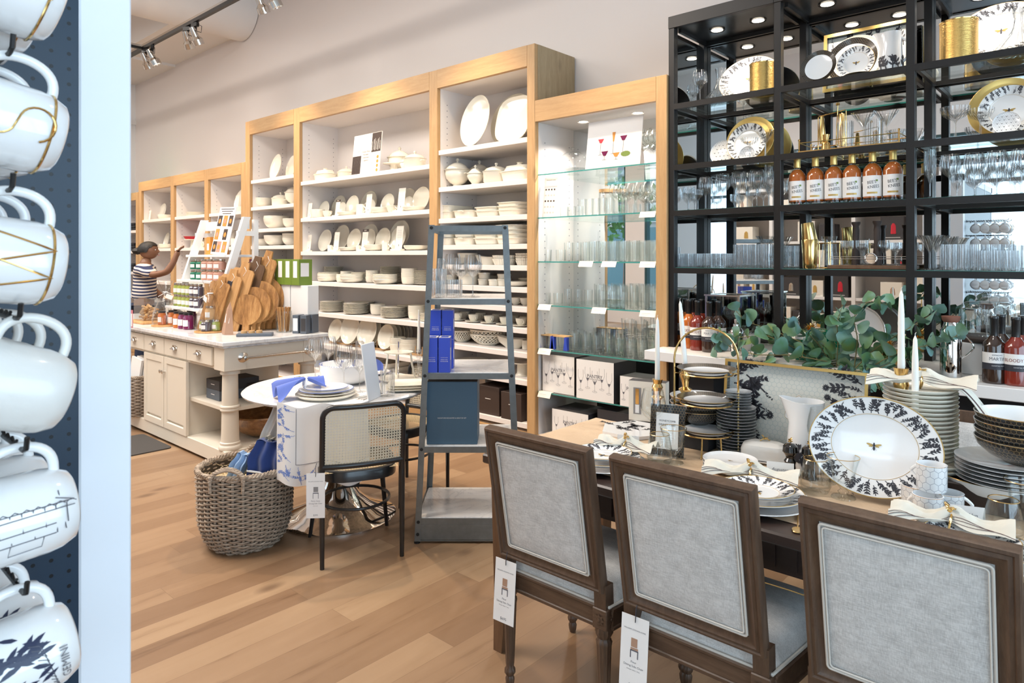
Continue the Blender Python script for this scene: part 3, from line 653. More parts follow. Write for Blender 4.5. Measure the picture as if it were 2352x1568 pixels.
cp = MB(); cp.tube([seat_pt((u - 0.5) * 0.448, 0.011 + v * 0.463, 0.426) for u, v in [(i / 8, 0) for i in range(8)] + [(1, i / 8) for i in range(8)] + [(1 - i / 8, 1) for i in range(8)] + [(0, 1 - i / 8) for i in range(8)]], 0.005, 6, 0, True)
ra = MB()
for p0, p1 in (((-0.22, 0.018), (0.22, 0.018)), ((0.22, 0.018), (0.262, 0.47)), ((0.262, 0.47), (-0.262, 0.47)), ((-0.262, 0.47), (-0.22, 0.018))):
 d = Vector((p1[0] - p0[0], p1[1] - p0[1], 0)); L = d.length; a = math.atan2(d.y, d.x); M = TR(p0[0], p0[1], 0, rz=a)
 ra.cbox(0, -0.012, 0.358, L, 0.016, 0.42, 0.004, 0, M); ra.cbox(0, -0.016, 0.352, L, 0.012, 0.366, 0.003, 0, M); ra.cbox(0, -0.015, 0.408, L, 0.012, 0.423, 0.004, 0, M)
for x, y in ((-0.2, 0.018), (0.2, 0.018), (-0.248, 0.45), (0.248, 0.45)): rosette_block(ra, TR(x, y, 0.356))
def rleg(sx):
 b = MB(); fluted_leg(b, 0.358, 0.024, TR(sx * 0.2, 0.018, 0, rx=0.0) ); return b
def fleg(sx):
 b = MB(); fluted_leg(b, 0.358, 0.026, TR(sx * 0.248, 0.45, 0)); return b
def stp(sx):
 b = MB(); b.add([(sx * 0.2 + dx, 0.018 + dy + k * -0.004, 0.42 + k * 0.075) for k in (0, 1) for dx, dy in ((-0.022, -0.022), (0.022, -0.022), (0.022, 0.022), (-0.022, 0.022))], [(0, 1, 5, 4), (1, 2, 6, 5), (2, 3, 7, 6), (3, 0, 4, 7), (4, 5, 6, 7), (3, 2, 1, 0)]); return b
kind('upholstered_dining_chair', ('back_frame', fr, 'walnut'), ('back_panel', up, 'linen'), ('piping', pp, 'piping', 1), ('seat_cushion', cu, 'linen'), ('piping', cp, 'piping', 3), ('seat_rail', ra, 'walnut_h'),
     ('back_support', stp(-1), 'walnut'), ('back_support', stp(1), 'walnut'), ('leg', rleg(-1), 'walnut'), ('leg', rleg(1), 'walnut'), ('leg', fleg(-1), 'walnut'), ('leg', fleg(1), 'walnut'), cat='chair')
DY = 1.775
for x, lab in ((-1.424, 'linen dining chair with carved walnut frame, nearest the metal ladder shelf'), (-0.914, 'linen dining chair between its two neighbours along the table'), (-0.372, 'linen dining chair whose big back fills the lower corner beside the plates')):
 put('upholstered_dining_chair', (x, DY, 0), lab, group='linen chairs on the near side of the dining table')
put('upholstered_dining_chair', (-0.52, 3.0, 0), 'linen dining chair on the far side of the table, seen behind the plate stacks', rz=pi)
# price tags tied to the chairs
def tag_mb(kindn):
 b = MB(); b.box(-0.044, -0.0006, -0.108, 0.044, 0.0006, 0.108); T = lambda s, sz, z, m=1, x=0: b.text(s, sz, TR(x, -0.0009, z, rx=pi / 2), m)
 T('WILLIAMS SONOMA HOME', 0.0058, 0.068)
 bx = lambda x0, z0, x1, z1, m: b.box(x0, -0.0012, z0, x1, -0.0008, z1, m)
 if kindn == 'linen':
  bx(-0.010, 0.018, 0.010, 0.044, 2); bx(-0.011, 0.010, 0.013, 0.016, 2); bx(-0.012, 0.006, 0.014, 0.0095, 1)
  for x in (-0.012, 0.011): bx(x, -0.014, x + 0.003, 0.008, 1)
  T('Fleur', 0.009, -0.026); T('Dining Side Chair', 0.009, -0.038); T('Antique walnut / linen', 0.0048, -0.049); T('$695', 0.013, -0.094)
 else:
  bx(-0.010, 0.018, 0.012, 0.042, 2); bx(-0.012, 0.010, 0.014, 0.014, 1)
  for x in (-0.013, 0.012): bx(x, -0.014, x + 0.002, 0.012, 1)
  T('Porto Cane', 0.009, -0.026); T('Dining Side Chair', 0.009, -0.038); T('black beech', 0.0048, -0.049); T('$395', 0.011, -0.094)
 s = MB(); s.tube([(0, 0, 0.09), (0.002, -0.004, 0.105), (-0.002, 0.006, 0.13), (0, 0.02, 0.15)], 0.0014, 5)
 return b, s
for kn in ('linen', 'cane'):
 b, s = tag_mb(kn); kind('price_tag_' + kn, ('card', b, ['paper', 'ink_grey', 'terracotta_print' if kn == 'linen' else 'print_grey']), ('string', s, 'ink'), cat='price tag')
for (u, v, lab) in ((1159, 1358, 'white price tag hanging from the chair by the ladder shelf'), (1456, 1500, 'white price tag hanging from the middle linen dining chair')):
 x, y, z = PW(u, v, DY - 0.035); put('price_tag_linen', (x, y, z), lab, name='price_tag', ry=0.03, rx=-0.04, cat='price tag', rz=0.10)
# ------------------------------------------------------------------ bentwood cane chairs
def ribbon(b, p, q, w, N, m=0):
 p, q = Vector(p), Vector(q); d = (q - p).normalized(); s = d.cross(Vector(N)).normalized() * w / 2
 b.add([tuple(p - s), tuple(q - s), tuple(q + s), tuple(p + s)], [(0, 1, 2, 3)], m)
def clip_line(x0, y0, dx, dy, w, h):
 lo, hi = -9, 9
 for p, d, a in ((x0, dx, w / 2), (y0, dy, h / 2)):
  if abs(d) < 1e-9:
   if abs(p) > a: return None
  else:
   t0, t1 = (-a - p) / d, (a - p) / d
   if t0 > t1: t0, t1 = t1, t0
   lo, hi = max(lo, t0), min(hi, t1)
 return (lo, hi) if hi > lo + 1e-4 else None
def cane_weave(b, w, h, pt, pitch=0.0138, sw=0.0019, m=0):
 # pt maps plane coordinates to space ; six way open cane weave
 segs = []
 nx = int(w / pitch); nz = int(h / pitch)
 for i in range(nx + 1):
  x = -w / 2 + (i + 0.5) * pitch
  for o in (-0.0016, 0.0016): segs.append(((x + o, -h / 2), (x + o, h / 2), 0.0))
 for j in range(nz + 1):
  z = -h / 2 + (j + 0.5) * pitch
  for o in (-0.0016, 0.0016): segs.append(((-w / 2, z + o), (w / 2, z + o), 0.0006))
 k = int((w + h) / pitch) + 2
 for i in range(-k, k):
  for sg, dz in ((1, 0.0012), (-1, 0.0018)):
   r = clip_line(i * pitch, 0, 0.70711, sg * 0.70711, w, h)
   if r: segs.append(((i * pitch + r[0] * 0.70711, sg * r[0] * 0.70711), (i * pitch + r[1] * 0.70711, sg * r[1] * 0.70711), dz))
 for a, c, dz in segs:
  L = math.hypot(c[0] - a[0], c[1] - a[1]); n = max(1, int(L / 0.06)); nrm = math.hypot(*(c[0] - a[0], c[1] - a[1])); px, pz = -(c[1] - a[1]) / nrm * sw / 2, (c[0] - a[0]) / nrm * sw / 2
  vs = []
  for i in range(n + 1):
   t = i / n; x = a[0] + (c[0] - a[0]) * t; z = a[1] + (c[1] - a[1]) * t; vs += [pt(x - px, z - pz, dz), pt(x + px, z + pz, dz)]
  b.add(vs, [(2 * i, 2 * i + 1, 2 * i + 3, 2 * i + 2) for i in range(n)], m)
hw = 0.198
def backpt(x, z, dy=0.0): return (x, -0.022 * (1 - (x / hw) ** 2) - 0.10 * (z - 0.44) + dy, z)
hoop = MB(); pts = [backpt(-hw, 0.44 + i * 0.05) for i in range(6)]
for i in range(9):
 a = pi - i / 8 * pi / 2; pts.append(backpt(-hw + 0.055 + 0.055 * math.cos(a), 0.735 + 0.055 * math.sin(a)))
pts += [backpt(-0.09, 0.790), backpt(0, 0.790), backpt(0.09, 0.790)]
pts += [(-p[0], p[1], p[2]) for p in reversed(pts[:15])]
hoop.tube(pts, 0.0145, 10)
lowr = MB(); lowr.tube([backpt(-hw + i / 8 * 2 * hw, 0.497 + 0.0 * i) for i in range(9)], 0.015, 10, flat=1.0)
cb_ = MB(); cane_weave(cb_, 2 * hw - 0.02, 0.275, lambda x, z, d: backpt(x, z + 0.644, -0.004 - d))
sf = MB(); outl = []
def seat_o(t, k=1.0):
 a = 2 * pi * t; c, s = math.cos(a), math.sin(a); kk = (abs(c) ** 3.6 + abs(s) ** 3.6) ** (-1 / 3.6)
 return (c * kk * (0.205 + 0.02 * s * kk) * k, 0.215 + s * kk * 0.215 * k)
N = 40; vs = []
for r, z in ((1.0, 0.405), (1.0, 0.452), (0.985, 0.458), (0.88, 0.458), (0.865, 0.450), (0.865, 0.405)):
 vs += [(*seat_o(i / N, r), z) for i in range(N)]
sf.add(vs, [(r * N + i, r * N + (i + 1) % N, ((r + 1) % 6) * N + (i + 1) % N, ((r + 1) % 6) * N + i) for r in range(6) for i in range(N)])
cs_ = MB(); cane_weave(cs_, 0.37, 0.38, lambda x, y, d: (x, y + 0.215, 0.452 + d * 0.4))
def bleg(p0, p1, r0, r1):
 b = MB(); n = 6; b.tube([tuple(Vector(p0).lerp(Vector(p1), i / n)) for i in range(n + 1)], [r0 + (r1 - r0) * i / n for i in range(n + 1)], 10); return b
ring = MB(); ring.tube([(0.175 * math.cos(a), 0.215 + 0.185 * math.sin(a), 0.255) for a in [2 * pi * i / 32 for i in range(32)]], 0.008, 8, closed=True)
kind('cane_chair', ('back_hoop', hoop, 'black_wood'), ('back_rail', lowr, 'black_wood'), ('cane_back', cb_, 'cane_back'), ('seat_frame', sf, 'black_wood'), ('cane_seat', cs_, 'cane'),
     ('leg', bleg((-0.197, -0.002, 0.0), (-hw, 0, 0.46), 0.011, 0.0155), 'black_wood'), ('leg', bleg((0.197, -0.002, 0), (hw, 0, 0.46), 0.011, 0.0155), 'black_wood'),
     ('leg', bleg((-0.21, 0.42, 0), (-0.165, 0.37, 0.41), 0.010, 0.016), 'black_wood'), ('leg', bleg((0.21, 0.42, 0), (0.165, 0.37, 0.41), 0.010, 0.016), 'black_wood'), ('stretcher', ring, 'black_wood'), cat='chair')
def chair_at(s, z, fs, fz, lab, grp='black cane chairs around the round marble table'):
 x, y, _ = PC(s, z); fx, fy, _ = PC(fs, fz); rz = math.atan2(fy, fx) - pi / 2
 return put('cane_chair', (x, y, 0), lab, rz=rz, group=grp)
c1 = chair_at(-0.743, 3.40, -0.155, 0.375, 'black bentwood cane chair facing away with price tag on its leg')
chair_at(-0.575, 4.59, -0.31, -0.38, 'black cane chair half hidden behind the ladder shelf')
x, y, _ = PC(-0.945, 3.285); put('price_tag_cane', (x, y, 0.372), 'white price tag hanging on the near cane chair leg', name='price_tag', rz=YAW + 0.08, cat='price tag')
# ------------------------------------------------------------------ round marble table on a chrome trumpet base
RTX, RTY, _ = PC(-1.025, 4.03)
t = root('round_table', (RTX, RTY, 0), 0, 'round marble table on a mirror polished chrome trumpet base', 'table')
b = MB(); b.lathe([(0, 0.735), (0.515, 0.735, 1), (0.53, 0.742, 1), (0.535, 0.752, 1), (0.525, 0.760), (0, 0.760)], 96); obj('tabletop', b, ['marble', 'marble_edge'], t)
b = MB(); b.lathe([(0.335, 0), (0.335, 0.008), (0.325, 0.014), (0.26, 0.035), (0.18, 0.075), (0.12, 0.13), (0.08, 0.20), (0.058, 0.28), (0.050, 0.36), (0.05, 0.48), (0.06, 0.60), (0.09, 0.69), (0.16, 0.735)], 72); obj('pedestal', b, 'chrome', t)
# ------------------------------------------------------------------ tapering metal ladder shelf with marble boards
lx, ly, _ = PC(-0.232, 3.62)
lad = root('ladder_shelf', (lx, ly, 0), YAW, 'grey steel ladder shelf with marble boards beside the round table', 'shelf')
LW = lambda z: 0.286 - (0.286 - 0.2105) * z / 1.69
def lpost(sx, y):
 b = MB(); w = 0.032
 a0, a1 = sx * LW(0.01), sx * LW(1.69)
 q = []
 for x, z in ((a0, 0.012), (a1, 1.69)):
  q += [(x, y - 0.001, z), (x - sx * w, y - 0.001, z), (x - sx * w, y + 0.003, z), (x - sx * 0.003, y + 0.003, z), (x - sx * 0.003, y + (0.03 if y < 0.2 else -0.03), z), (x, y + (0.03 if y < 0.2 else -0.03), z)]
 b.add(q, [(i, (i + 1) % 6, 6 + (i + 1) % 6, 6 + i) for i in range(6)] + [(0, 1, 2, 3, 4, 5), (11, 10, 9, 8, 7, 6)])
 b.lathe([(0, 0), (0.016, 0), (0.016, 0.008), (0.006, 0.010), (0.006, 0.02)], 12, 1, M=TR(a0 - sx * 0.012, y + (0.012 if y < 0.2 else -0.012), 0))
 if y < 0.2:
  for z in (0.05, 0.115, 0.50, 0.89, 1.285, 1.675):
   b.lathe([(0.009, 0), (0.008, 0.003), (0, 0.004)], 12, 1, M=TR(sx * LW(z) - sx * 0.016, -0.002, z, rx=pi / 2))
 obj('post', b, ['galvanised', 'rubber'], lad, smooth=0)
for sx in (-1, 1):
 for y in (0.0, 0.5): lpost(sx, y)
for i, z in enumerate((0.135, 0.515, 0.905, 1.30, 1.69)):
 w = LW(z) - 0.004; b = MB()
 b.box(-w, 0.004, z - 0.034, w, 0.010, z - 0.003); b.box(-w, 0.49, z - 0.034, w, 0.496, z - 0.003)
 for sx in (-1, 1): b.box(sx * w - 0.004, 0.01, z - 0.034, sx * w + 0.004, 0.49, z - 0.003)
 if i == 0: b.box(-w, 0.002, 0.02, w, 0.008, z - 0.034); b.box(-w, 0.002, 0.012, w, 0.02, 0.018)
 obj('shelf_rim', b, 'galvanised', lad, smooth=0)
 if i < 4:
  b = MB(); b.cbox(-w + 0.006, 0.012, z - 0.02, w - 0.006, 0.488, z, 0.002); obj('marble_board', b, 'marble', lad, smooth=0)
# ------------------------------------------------------------------ dining table
t = root('dining_table', (0, 0, 0), 0, 'long dark walnut dining table covered with kraft paper and place settings', 'table')
b = MB(); b.cbox(-1.86, 1.89, 0.722, 0.95, 2.67, 0.758, 0.006); obj('tabletop', b, 'table_wood', t, smooth=0)
b = MB(); b.box(-1.72, 2.0, 0.60, 0.85, 2.03, 0.722); b.box(-1.72, 2.55, 0.60, 0.85, 2.58, 0.722); b.box(-1.72, 2.03, 0.60, -1.69, 2.55, 0.722)
for i in range(40): b.box(-1.69 + i * 0.063, 1.994, 0.615, -1.69 + i * 0.063 + 0.045, 2.0, 0.71)
obj('apron', b, 'table_wood', t, smooth=0)
def tleg(x, y, sx, sy):
 b = MB(); w = 0.035; q = []
 for z, k, dx in ((0, 0.6, 0.012), (0.25, 0.9, 0.0), (0.74, 1.15, 0.0)):
  for ax, ay in ((-w, -w), (w, -w), (w, w), (-w, w)): q.append((x + ax * k + sx * dx, y + ay * k + sy * dx, z))
 b.add(q, [(i + 4 * r, (i + 1) % 4 + 4 * r, (i + 1) % 4 + 4 * r + 4, i + 4 * r + 4) for r in (0, 1) for i in range(4)] + [(3, 2, 1, 0), (8, 9, 10, 11)]); obj('leg', b, 'leg_wood', t, smooth=0)
for x, y, sx, sy in ((-1.79, 1.95, -1, -1), (-1.79, 2.60, -1, 1), (0.88, 1.95, 1, -1), (0.88, 2.60, 1, 1)): tleg(x, y, sx, sy)
b = MB(); rr = random.Random(4)
def paper_pt(u, v):
 x = -1.865 + u * 2.75; y = 1.985 + v * 0.68; return (x, y, 0.7595 + 0.0012 * abs(math.sin(17 * x + 9 * y)) * math.sin(23 * y - 5 * x) ** 2)
b.sheet(paper_pt, 80, 20, 0)
tag(obj('paper_runner', b, 'kraft'), 'brown kraft paper spread over the long dining table', 'paper')
# ------------------------------------------------------------------ kitchen island with marble top
IX0, IX1, IY0, IY1 = -7.9, -4.745, 2.214, 3.076
t = root('kitchen_island', (0, 0, 0), 0, 'cream kitchen island with marble top, drawers, turned posts and towel rail', 'island')
b = MB(); b.cbox(IX0, IY0, 0.884, IX1, IY1, 0.914, 0.004); b.cbox(IX0 + 0.012, IY0 + 0.012, 0.868, IX1 - 0.012, IY1 - 0.012, 0.886, 0.003, 1); obj('marble_top', b, ['marble', 'marble_edge'], t, smooth=0)
fx0, fx1, fy0, fy1 = IX0 + 0.05, IX1 - 0.04, IY0 + 0.04, IY1 - 0.04
b = MB(); b.box(fx0, fy0 + 0.012, 0.70, fx1, fy1, 0.868); obj('apron', b, 'cream', t, smooth=0)
b = MB(); b.cbox(fx0, fy0, 0.02, fx1, fy1, 0.125, 0.004); obj('plinth', b, 'cream', t, smooth=0)
b = MB(); b.box(-6.30, fy0 + 0.014, 0.125, -5.45, fy1, 0.70); obj('carcass', b, 'cream', t, smooth=0)
b = MB(); b.box(-5.45, fy0 + 0.03, 0.40, fx1 - 0.03, fy1 - 0.04, 0.425); obj('shelf', b, 'cream', t, smooth=0)
def cup_pull():
 b = MB(); n = 10; rows = []
 vs = []
 for j in range(5):
  a = j / 4 * pi / 2
  for i in range(n + 1):
   q = pi * i / n; vs.append((0.040 * math.cos(q) * (1 - 0.0 * j), -0.026 * math.sin(a), 0.024 * math.sin(q) * math.cos(a) ** 0.8))
 b.add(vs, [(j * (n + 1) + i, j * (n + 1) + i + 1, (j + 1) * (n + 1) + i + 1, (j + 1) * (n + 1) + i) for j in range(4) for i in range(n)])
 b.cbox(-0.044, -0.003, -0.006, 0.044, 0.0, 0.03, 0.002); return b
dxs = [-4.988, -5.425, -5.858, -6.288, -6.715, -7.145]
for i in range(5):
 b = MB(); b.cbox(dxs[i + 1] + 0.008, fy0 - 0.008, 0.722, dxs[i] - 0.004, fy0 + 0.014, 0.855, 0.003); d = obj('drawer', b, 'cream', t, smooth=0)
 obj('drawer_pull', cup_pull(), 'nickel', d, ((dxs[i] + dxs[i + 1]) / 2, fy0 - 0.008, 0.785))
for i, (a, c) in enumerate(((-5.858, -5.428), (-6.288, -5.862))):
 b = MB(); b.box(a + 0.055, fy0 - 0.001, 0.20, c - 0.055, fy0 + 0.012, 0.65); b.frame(c - a - 0.006, 0.578, [(0, -0.008), (0, 0.014), (0.055, 0.014), (0.055, -0.001), (0.050, -0.008)], 0, Matrix.Translation(((a + c) / 2, fy0, 0.415)))
 d = obj('door', b, 'cream', t, smooth=0); k = MB(); k.lathe([(0.006, 0), (0.006, 0.012), (0.014, 0.018), (0.015, 0.026), (0, 0.03)], 14, M=TR(rx=pi / 2)); obj('door_knob', k, 'nickel', d, ((a + 0.022) if i == 0 else (c - 0.022), fy0 - 0.008, 0.585))
def column(x, y):
 b = MB(); r = 0.062
 b.lathe([(0, 0.125), (0.078, 0.125), (0.080, 0.14), (0.074, 0.155), (0.070, 0.158), (0.070, 0.175), (0.064, 0.18), (r, 0.2), (r - 0.004, 0.40), (0.068, 0.405), (0.070, 0.415), (0.066, 0.423), (0.070, 0.431), (0.068, 0.44), (r - 0.004, 0.445), (r - 0.008, 0.665), (0.068, 0.67), (0.070, 0.68), (0.066, 0.688), (0.068, 0.70)], 32, M=TR(x, y, 0))
 b.cbox(x - 0.082, y - 0.082, 0.70, x + 0.082, y + 0.082, 0.868, 0.003); obj('turned_post', b, 'cream', t)
for x, y in ((-4.86, 2.325), (-4.86, 2.955), (-7.75, 2.325), (-7.75, 2.955)): column(x, y)
b = MB(); xr = IX1 - 0.026
for y in (2.38, 2.92): b.lathe([(0.040, 0), (0.042, 0.006), (0.034, 0.012), (0.024, 0.016), (0.012, 0.022), (0.012, 0.05), (0.017, 0.055), (0.017, 0.066), (0, 0.072)], 24, M=TR(xr - 0.016, y, 0.79, ry=pi / 2))
b.cyl((xr + 0.044, 2.38, 0.79), (xr + 0.044, 2.92, 0.79), 0.0085, n=12); obj('towel_rail', b, 'nickel', t)
# ------------------------------------------------------------------ wicker baskets
def wicker(b, H, prof, rows, stakes, sr=0.0055, amp=0.006, rim=True, top_r=None):
 N = stakes * 4
 def R(z):
  for (z0, r0), (z1, r1) in zip(prof, prof[1:]):
   if z <= z1: return r0 + (r1 - r0) * (z - z0) / (z1 - z0)
  return prof[-1][1]
 for j in range(rows):
  z = (j + 0.5) * H / rows; pts = []
  for i in range(N):
   a = 2 * pi * i / N; w = amp * math.sin(stakes * a / 2 * 2 / 2 + (pi if j % 2 else 0)) if True else 0
   r = R(z) + amp * math.cos(stakes / 2 * a + (pi if j % 2 else 0)); pts.append((r * math.cos(a), r * math.sin(a), z + 0.0012 * math.sin(5 * a + j)))
  b.tube(pts, sr, 6, 0, True)
 for i in range(stakes):
  a = 2 * pi * (i) / stakes
  for o in (-0.012, 0.012):
   b.tube([(R(z) * math.cos(a + o), R(z) * math.sin(a + o), z) for z in [H * q / 12 for q in range(13)]], sr * 0.8, 5, 0)
 if rim:
  r = R(H)
  for k in range(3):
   pts = []
   for i in range(96):
    a = 2 * pi * i / 96; ph = 26 * a + k * 2 * pi / 3; pts.append(((r + 0.010 * math.cos(ph)) * math.cos(a), (r + 0.010 * math.cos(ph)) * math.sin(a), H + 0.008 + 0.010 * math.sin(ph)))
   b.tube(pts, 0.0075, 6, 0, True)
def bhandle(r, z, sgn, w=0.10, h=0.075):
 b = MB()
 for k in range(3):
  pts = []
  for i in range(33):
   q = pi * i / 32; ph = 5 * q * 2 + k * 2 * pi / 3; x = -w * math.cos(q) + 0.006 * math.cos(ph); zz = z + h * math.sin(q) + 0.006 * math.sin(ph); pts.append((x, sgn * (r + 0.012 - 0.014 * math.sin(q)) + 0.005 * math.sin(ph), zz))
  b.tube(pts, 0.0075, 6)
 for x in (-w, w): b.tube([(x, sgn * (r + 0.012), z + 0.02), (x * 0.96, sgn * (r + 0.012), z - 0.06)], 0.009, 6)
 return b
bx, by, _ = PC(-1.425, 3.655)
t = root('wicker_basket', (bx, by, 0), YAW, 'large grey woven wicker basket on the floor holding table linens', 'basket')
b = MB(); wicker(b, 0.40, [(0, 0.165), (0.05, 0.20), (0.14, 0.228), (0.40, 0.237)], 36, 30, amp=0.010); b.lathe([(0, 0.012), (0.165, 0.012)], 30); obj('woven_body', b, 'wicker', t)
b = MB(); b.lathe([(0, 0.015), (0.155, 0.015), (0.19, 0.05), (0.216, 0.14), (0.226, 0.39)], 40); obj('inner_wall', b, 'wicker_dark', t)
obj('handle', bhandle(0.237, 0.40, -1, 0.085, 0.055), 'wicker', t); obj('handle', bhandle(0.237, 0.40, 1, 0.085, 0.06), 'wicker', t)
b = MB(); rr = random.Random(3)
for i in range(260):
 a = rr.random() * 2 * pi; r = 0.19 * math.sqrt(rr.random()); z = 0.345 + rr.random() * 0.03; q = [Vector((r * math.cos(a), r * math.sin(a), z))]
 for s in range(4): q.append(q[-1] + Vector((rr.uniform(-1, 1) * 0.025, rr.uniform(-1, 1) * 0.025, rr.uniform(-0.4, 0.4) * 0.02)))
 q = [Vector((min(0.2, max(-0.2, p.x)), min(0.2, max(-0.2, p.y)), p.z)) for p in q]; b.tube(q, 0.0013, 3, caps=False)
b.lathe([(0, 0.34), (0.21, 0.33)], 24)
tag(obj('wood_wool', b, 'cane', loc=(bx, by, 0), kind='stuff'), 'pale wood wool filling the large wicker basket', 'packing straw')
# ------------------------------------------------------------------ pegboard fixture beside the camera
k = NT('peg_board'); tc = k.n('ShaderNodeTexCoord'); sp = k.n('ShaderNodeSeparateXYZ'); k.l(tc.outputs['Object'], sp.inputs[0])
fy_ = k.math('SUBTRACT', k.math('FRACT', k.math('ADD', k.math('DIVIDE', sp.outputs[1], 0.0254), 200.62)), 0.5); fz_ = k.math('SUBTRACT', k.math('FRACT', k.math('ADD', k.math('DIVIDE', sp.outputs[2], 0.0254), 200.3)), 0.5)
dd = k.math('SQRT', k.math('ADD', k.math('MULTIPLY', fy_, fy_), k.math('MULTIPLY', fz_, fz_)))
k.l(k.mix(k.math('LESS_THAN', dd, 0.125), (0.014, 0.032, 0.058), (0.002, 0.003, 0.005)), k.b.inputs['Base Color']); k.b.inputs['Roughness'].default_value = 0.3; k.b.inputs['Specular IOR Level'].default_value = 0.3; k.bump(k.math('GREATER_THAN', dd, 0.135), 0.5, 0.002)
PX = -1.314
t = root('pegboard_fixture', (0, 0, 0), 0, 'white display fixture with navy pegboard full of hanging mugs', 'display fixture')
b = MB(); b.box(PX - 0.012, -1.6, 0.12, PX, 0.3665, 2.35); obj('pegboard_panel', b, 'peg_board', t, smooth=0)
b = MB(); b.cbox(PX - 0.38, 0.3665, 0.0, PX + 0.004, 0.4477, 2.42, 0.003); obj('end_post', b, 'post_white', t, smooth=0)
b = MB(); b.cbox(PX - 0.38, -1.68, 0.0, PX + 0.004, -1.6, 2.42, 0.003); obj('end_post', b, 'post_white', t, smooth=0)
b = MB(); b.box(PX - 0.38, -1.6, 0.0, PX - 0.012, 0.3665, 2.35); obj('fixture_body', b, 'trim_white', t, smooth=0)
b = MB(); b.box(PX - 0.38, -1.68, 2.35, PX + 0.004, 0.4477, 2.42); obj('top_board', b, 'post_white', t, smooth=0)
# ------------------------------------------------------------------ kinds of tableware (base centre at the origin)
def plate_prof(r, h=0.020, rim=0.3, t=0.004):
 w = r * (1 - rim)
 return [(0, 0.0), (w * 0.85, 0.0), (w * 0.9, 0.003), (w, 0.004), (r, h - t * 0.5), (r * 1.004, h), (r * 0.995, h + 0.001), (w * 1.02, 0.009), (w * 0.97, 0.006), (0, 0.006)]
def bowl_prof(r, h, foot=0.45, k=0.55, t=0.004):
 o = [(0, 0), (r * foot, 0), (r * foot, 0.004)]
 o += [(r * (foot + (1 - foot) * math.sin(q * pi / 2) ** k), 0.004 + (h - 0.004) * (1 - math.cos(q * pi / 2))) for q in (0.2, 0.4, 0.6, 0.8, 1.0)]
 i = [(max(0, x - t), z + (t if n < 6 else 0)) for n, (x, z) in list(enumerate(o))[::-1] if n >= 3]
 return o + [(r - t * 0.5, h + 0.002)] + i + [(0, 0.012)]
def L(prof, n=32, **k):
 b = MB(); b.lathe(prof, n, **k); return b
def standM(r, tilt=76): return TR(0, 0, r * math.sin(math.radians(tilt)) + 0.002, rx=math.radians(tilt))
cer = 'ceramic'
kind('dinner_plate', ('dinner_plate', L(plate_prof(0.135)), cer), cat='plate')
kind('coupe_plate', ('coupe_plate', L(plate_prof(0.125, 0.018, 0.12)), cer), cat='plate')
b = L(plate_prof(0.125, 0.018, 0.28), 40, M=standM(0.125)); kind('standing_plate', ('standing_plate', b, cer), cat='plate')
b = L(plate_prof(0.125, 0.016, 0.10), 40, M=standM(0.125)); kind('standing_coupe_plate', ('standing_coupe_plate', b, cer), cat='plate')
b = L(plate_prof(0.16, 0.022, 0.14), 44, sx=0.72, M=standM(0.16)); kind('standing_platter', ('standing_platter', b, cer), cat='platter')
b = L(plate_prof(0.16, 0.022, 0.10), 48, sx=0.95, sup=3.2, M=standM(0.16)); kind('square_platter', ('square_platter', b, cer), cat='platter')
kind('soup_bowl', ('soup_bowl', L(bowl_prof(0.085, 0.055)), cer), cat='bowl')
kind('cereal_bowl', ('cereal_bowl', L(bowl_prof(0.072, 0.066, 0.5, 0.4)), cer), cat='bowl')
kind('pasta_bowl', ('pasta_bowl', L(bowl_prof(0.115, 0.045, 0.45, 0.7)), cer), cat='bowl')
kind('mixing_bowl', ('mixing_bowl', L(bowl_prof(0.135, 0.115, 0.32, 0.9)), cer), cat='bowl')
kind('ramekin', ('ramekin', L([(0, 0), (0.045, 0), (0.048, 0.004), (0.050, 0.040), (0.054, 0.042), (0.054, 0.055), (0.050, 0.056), (0.046, 0.02), (0, 0.01)]), cer), cat='ramekin')
def handle(x0, z0, x1, z1, out, r=0.005, n=9, flat=1):
 b = MB(); pts = []
 for i in range(n + 1):
  t = i / n; q = math.sin(t * pi); pts.append((x0 + (x1 - x0) * t + out * q ** 0.8, 0, z0 + (z1 - z0) * t + 0.25 * out * math.sin(2 * pi * t) * -0.5))
 b.tube(pts, r, 7, flat=flat); return b
kind('tea_cup', ('cup_body', L([(0, 0), (0.024, 0), (0.024, 0.005), (0.034, 0.012), (0.043, 0.035), (0.048, 0.062), (0.046, 0.063), (0.040, 0.035), (0.03, 0.014), (0, 0.01)], 24), cer), ('handle', handle(0.044, 0.050, 0.036, 0.018, 0.026, 0.004), cer), cat='cup')
kind('saucer', ('saucer', L(plate_prof(0.078, 0.014, 0.4), 28), cer), cat='saucer')
kind('mug', ('mug_body', L([(0, 0), (0.036, 0), (0.040, 0.004), (0.041, 0.085), (0.039, 0.086), (0.037, 0.01), (0, 0.008)], 24), cer), ('handle', handle(0.040, 0.070, 0.040, 0.02, 0.028, 0.0055), cer), cat='mug')
def lid(r, h, knob=0.012):
 return L([(r * 1.05, 0), (r * 1.07, 0.005), (r, 0.010), (r * 0.86, h * 0.45), (r * 0.5, h * 0.85), (r * 0.2, h), (0, h)], 32), L([(0.008, 0), (0.007, 0.008), (knob, 0.018), (knob * 0.8, 0.026), (0.004, 0.030), (0, 0.032)], 16)
def earM(sx, r, z): return TR(sx * r, 0, z)
def ears(r, z, m=0):
 b = MB()
 for s in (-1, 1): b.tube([(s * r * 0.97, -0.022, z), (s * (r + 0.016), -0.018, z + 0.002), (s * (r + 0.024), 0, z + 0.003), (s * (r + 0.016), 0.018, z + 0.002), (s * r * 0.97, 0.022, z)], 0.006, 7)
 return b
l, kn = lid(0.095, 0.05)
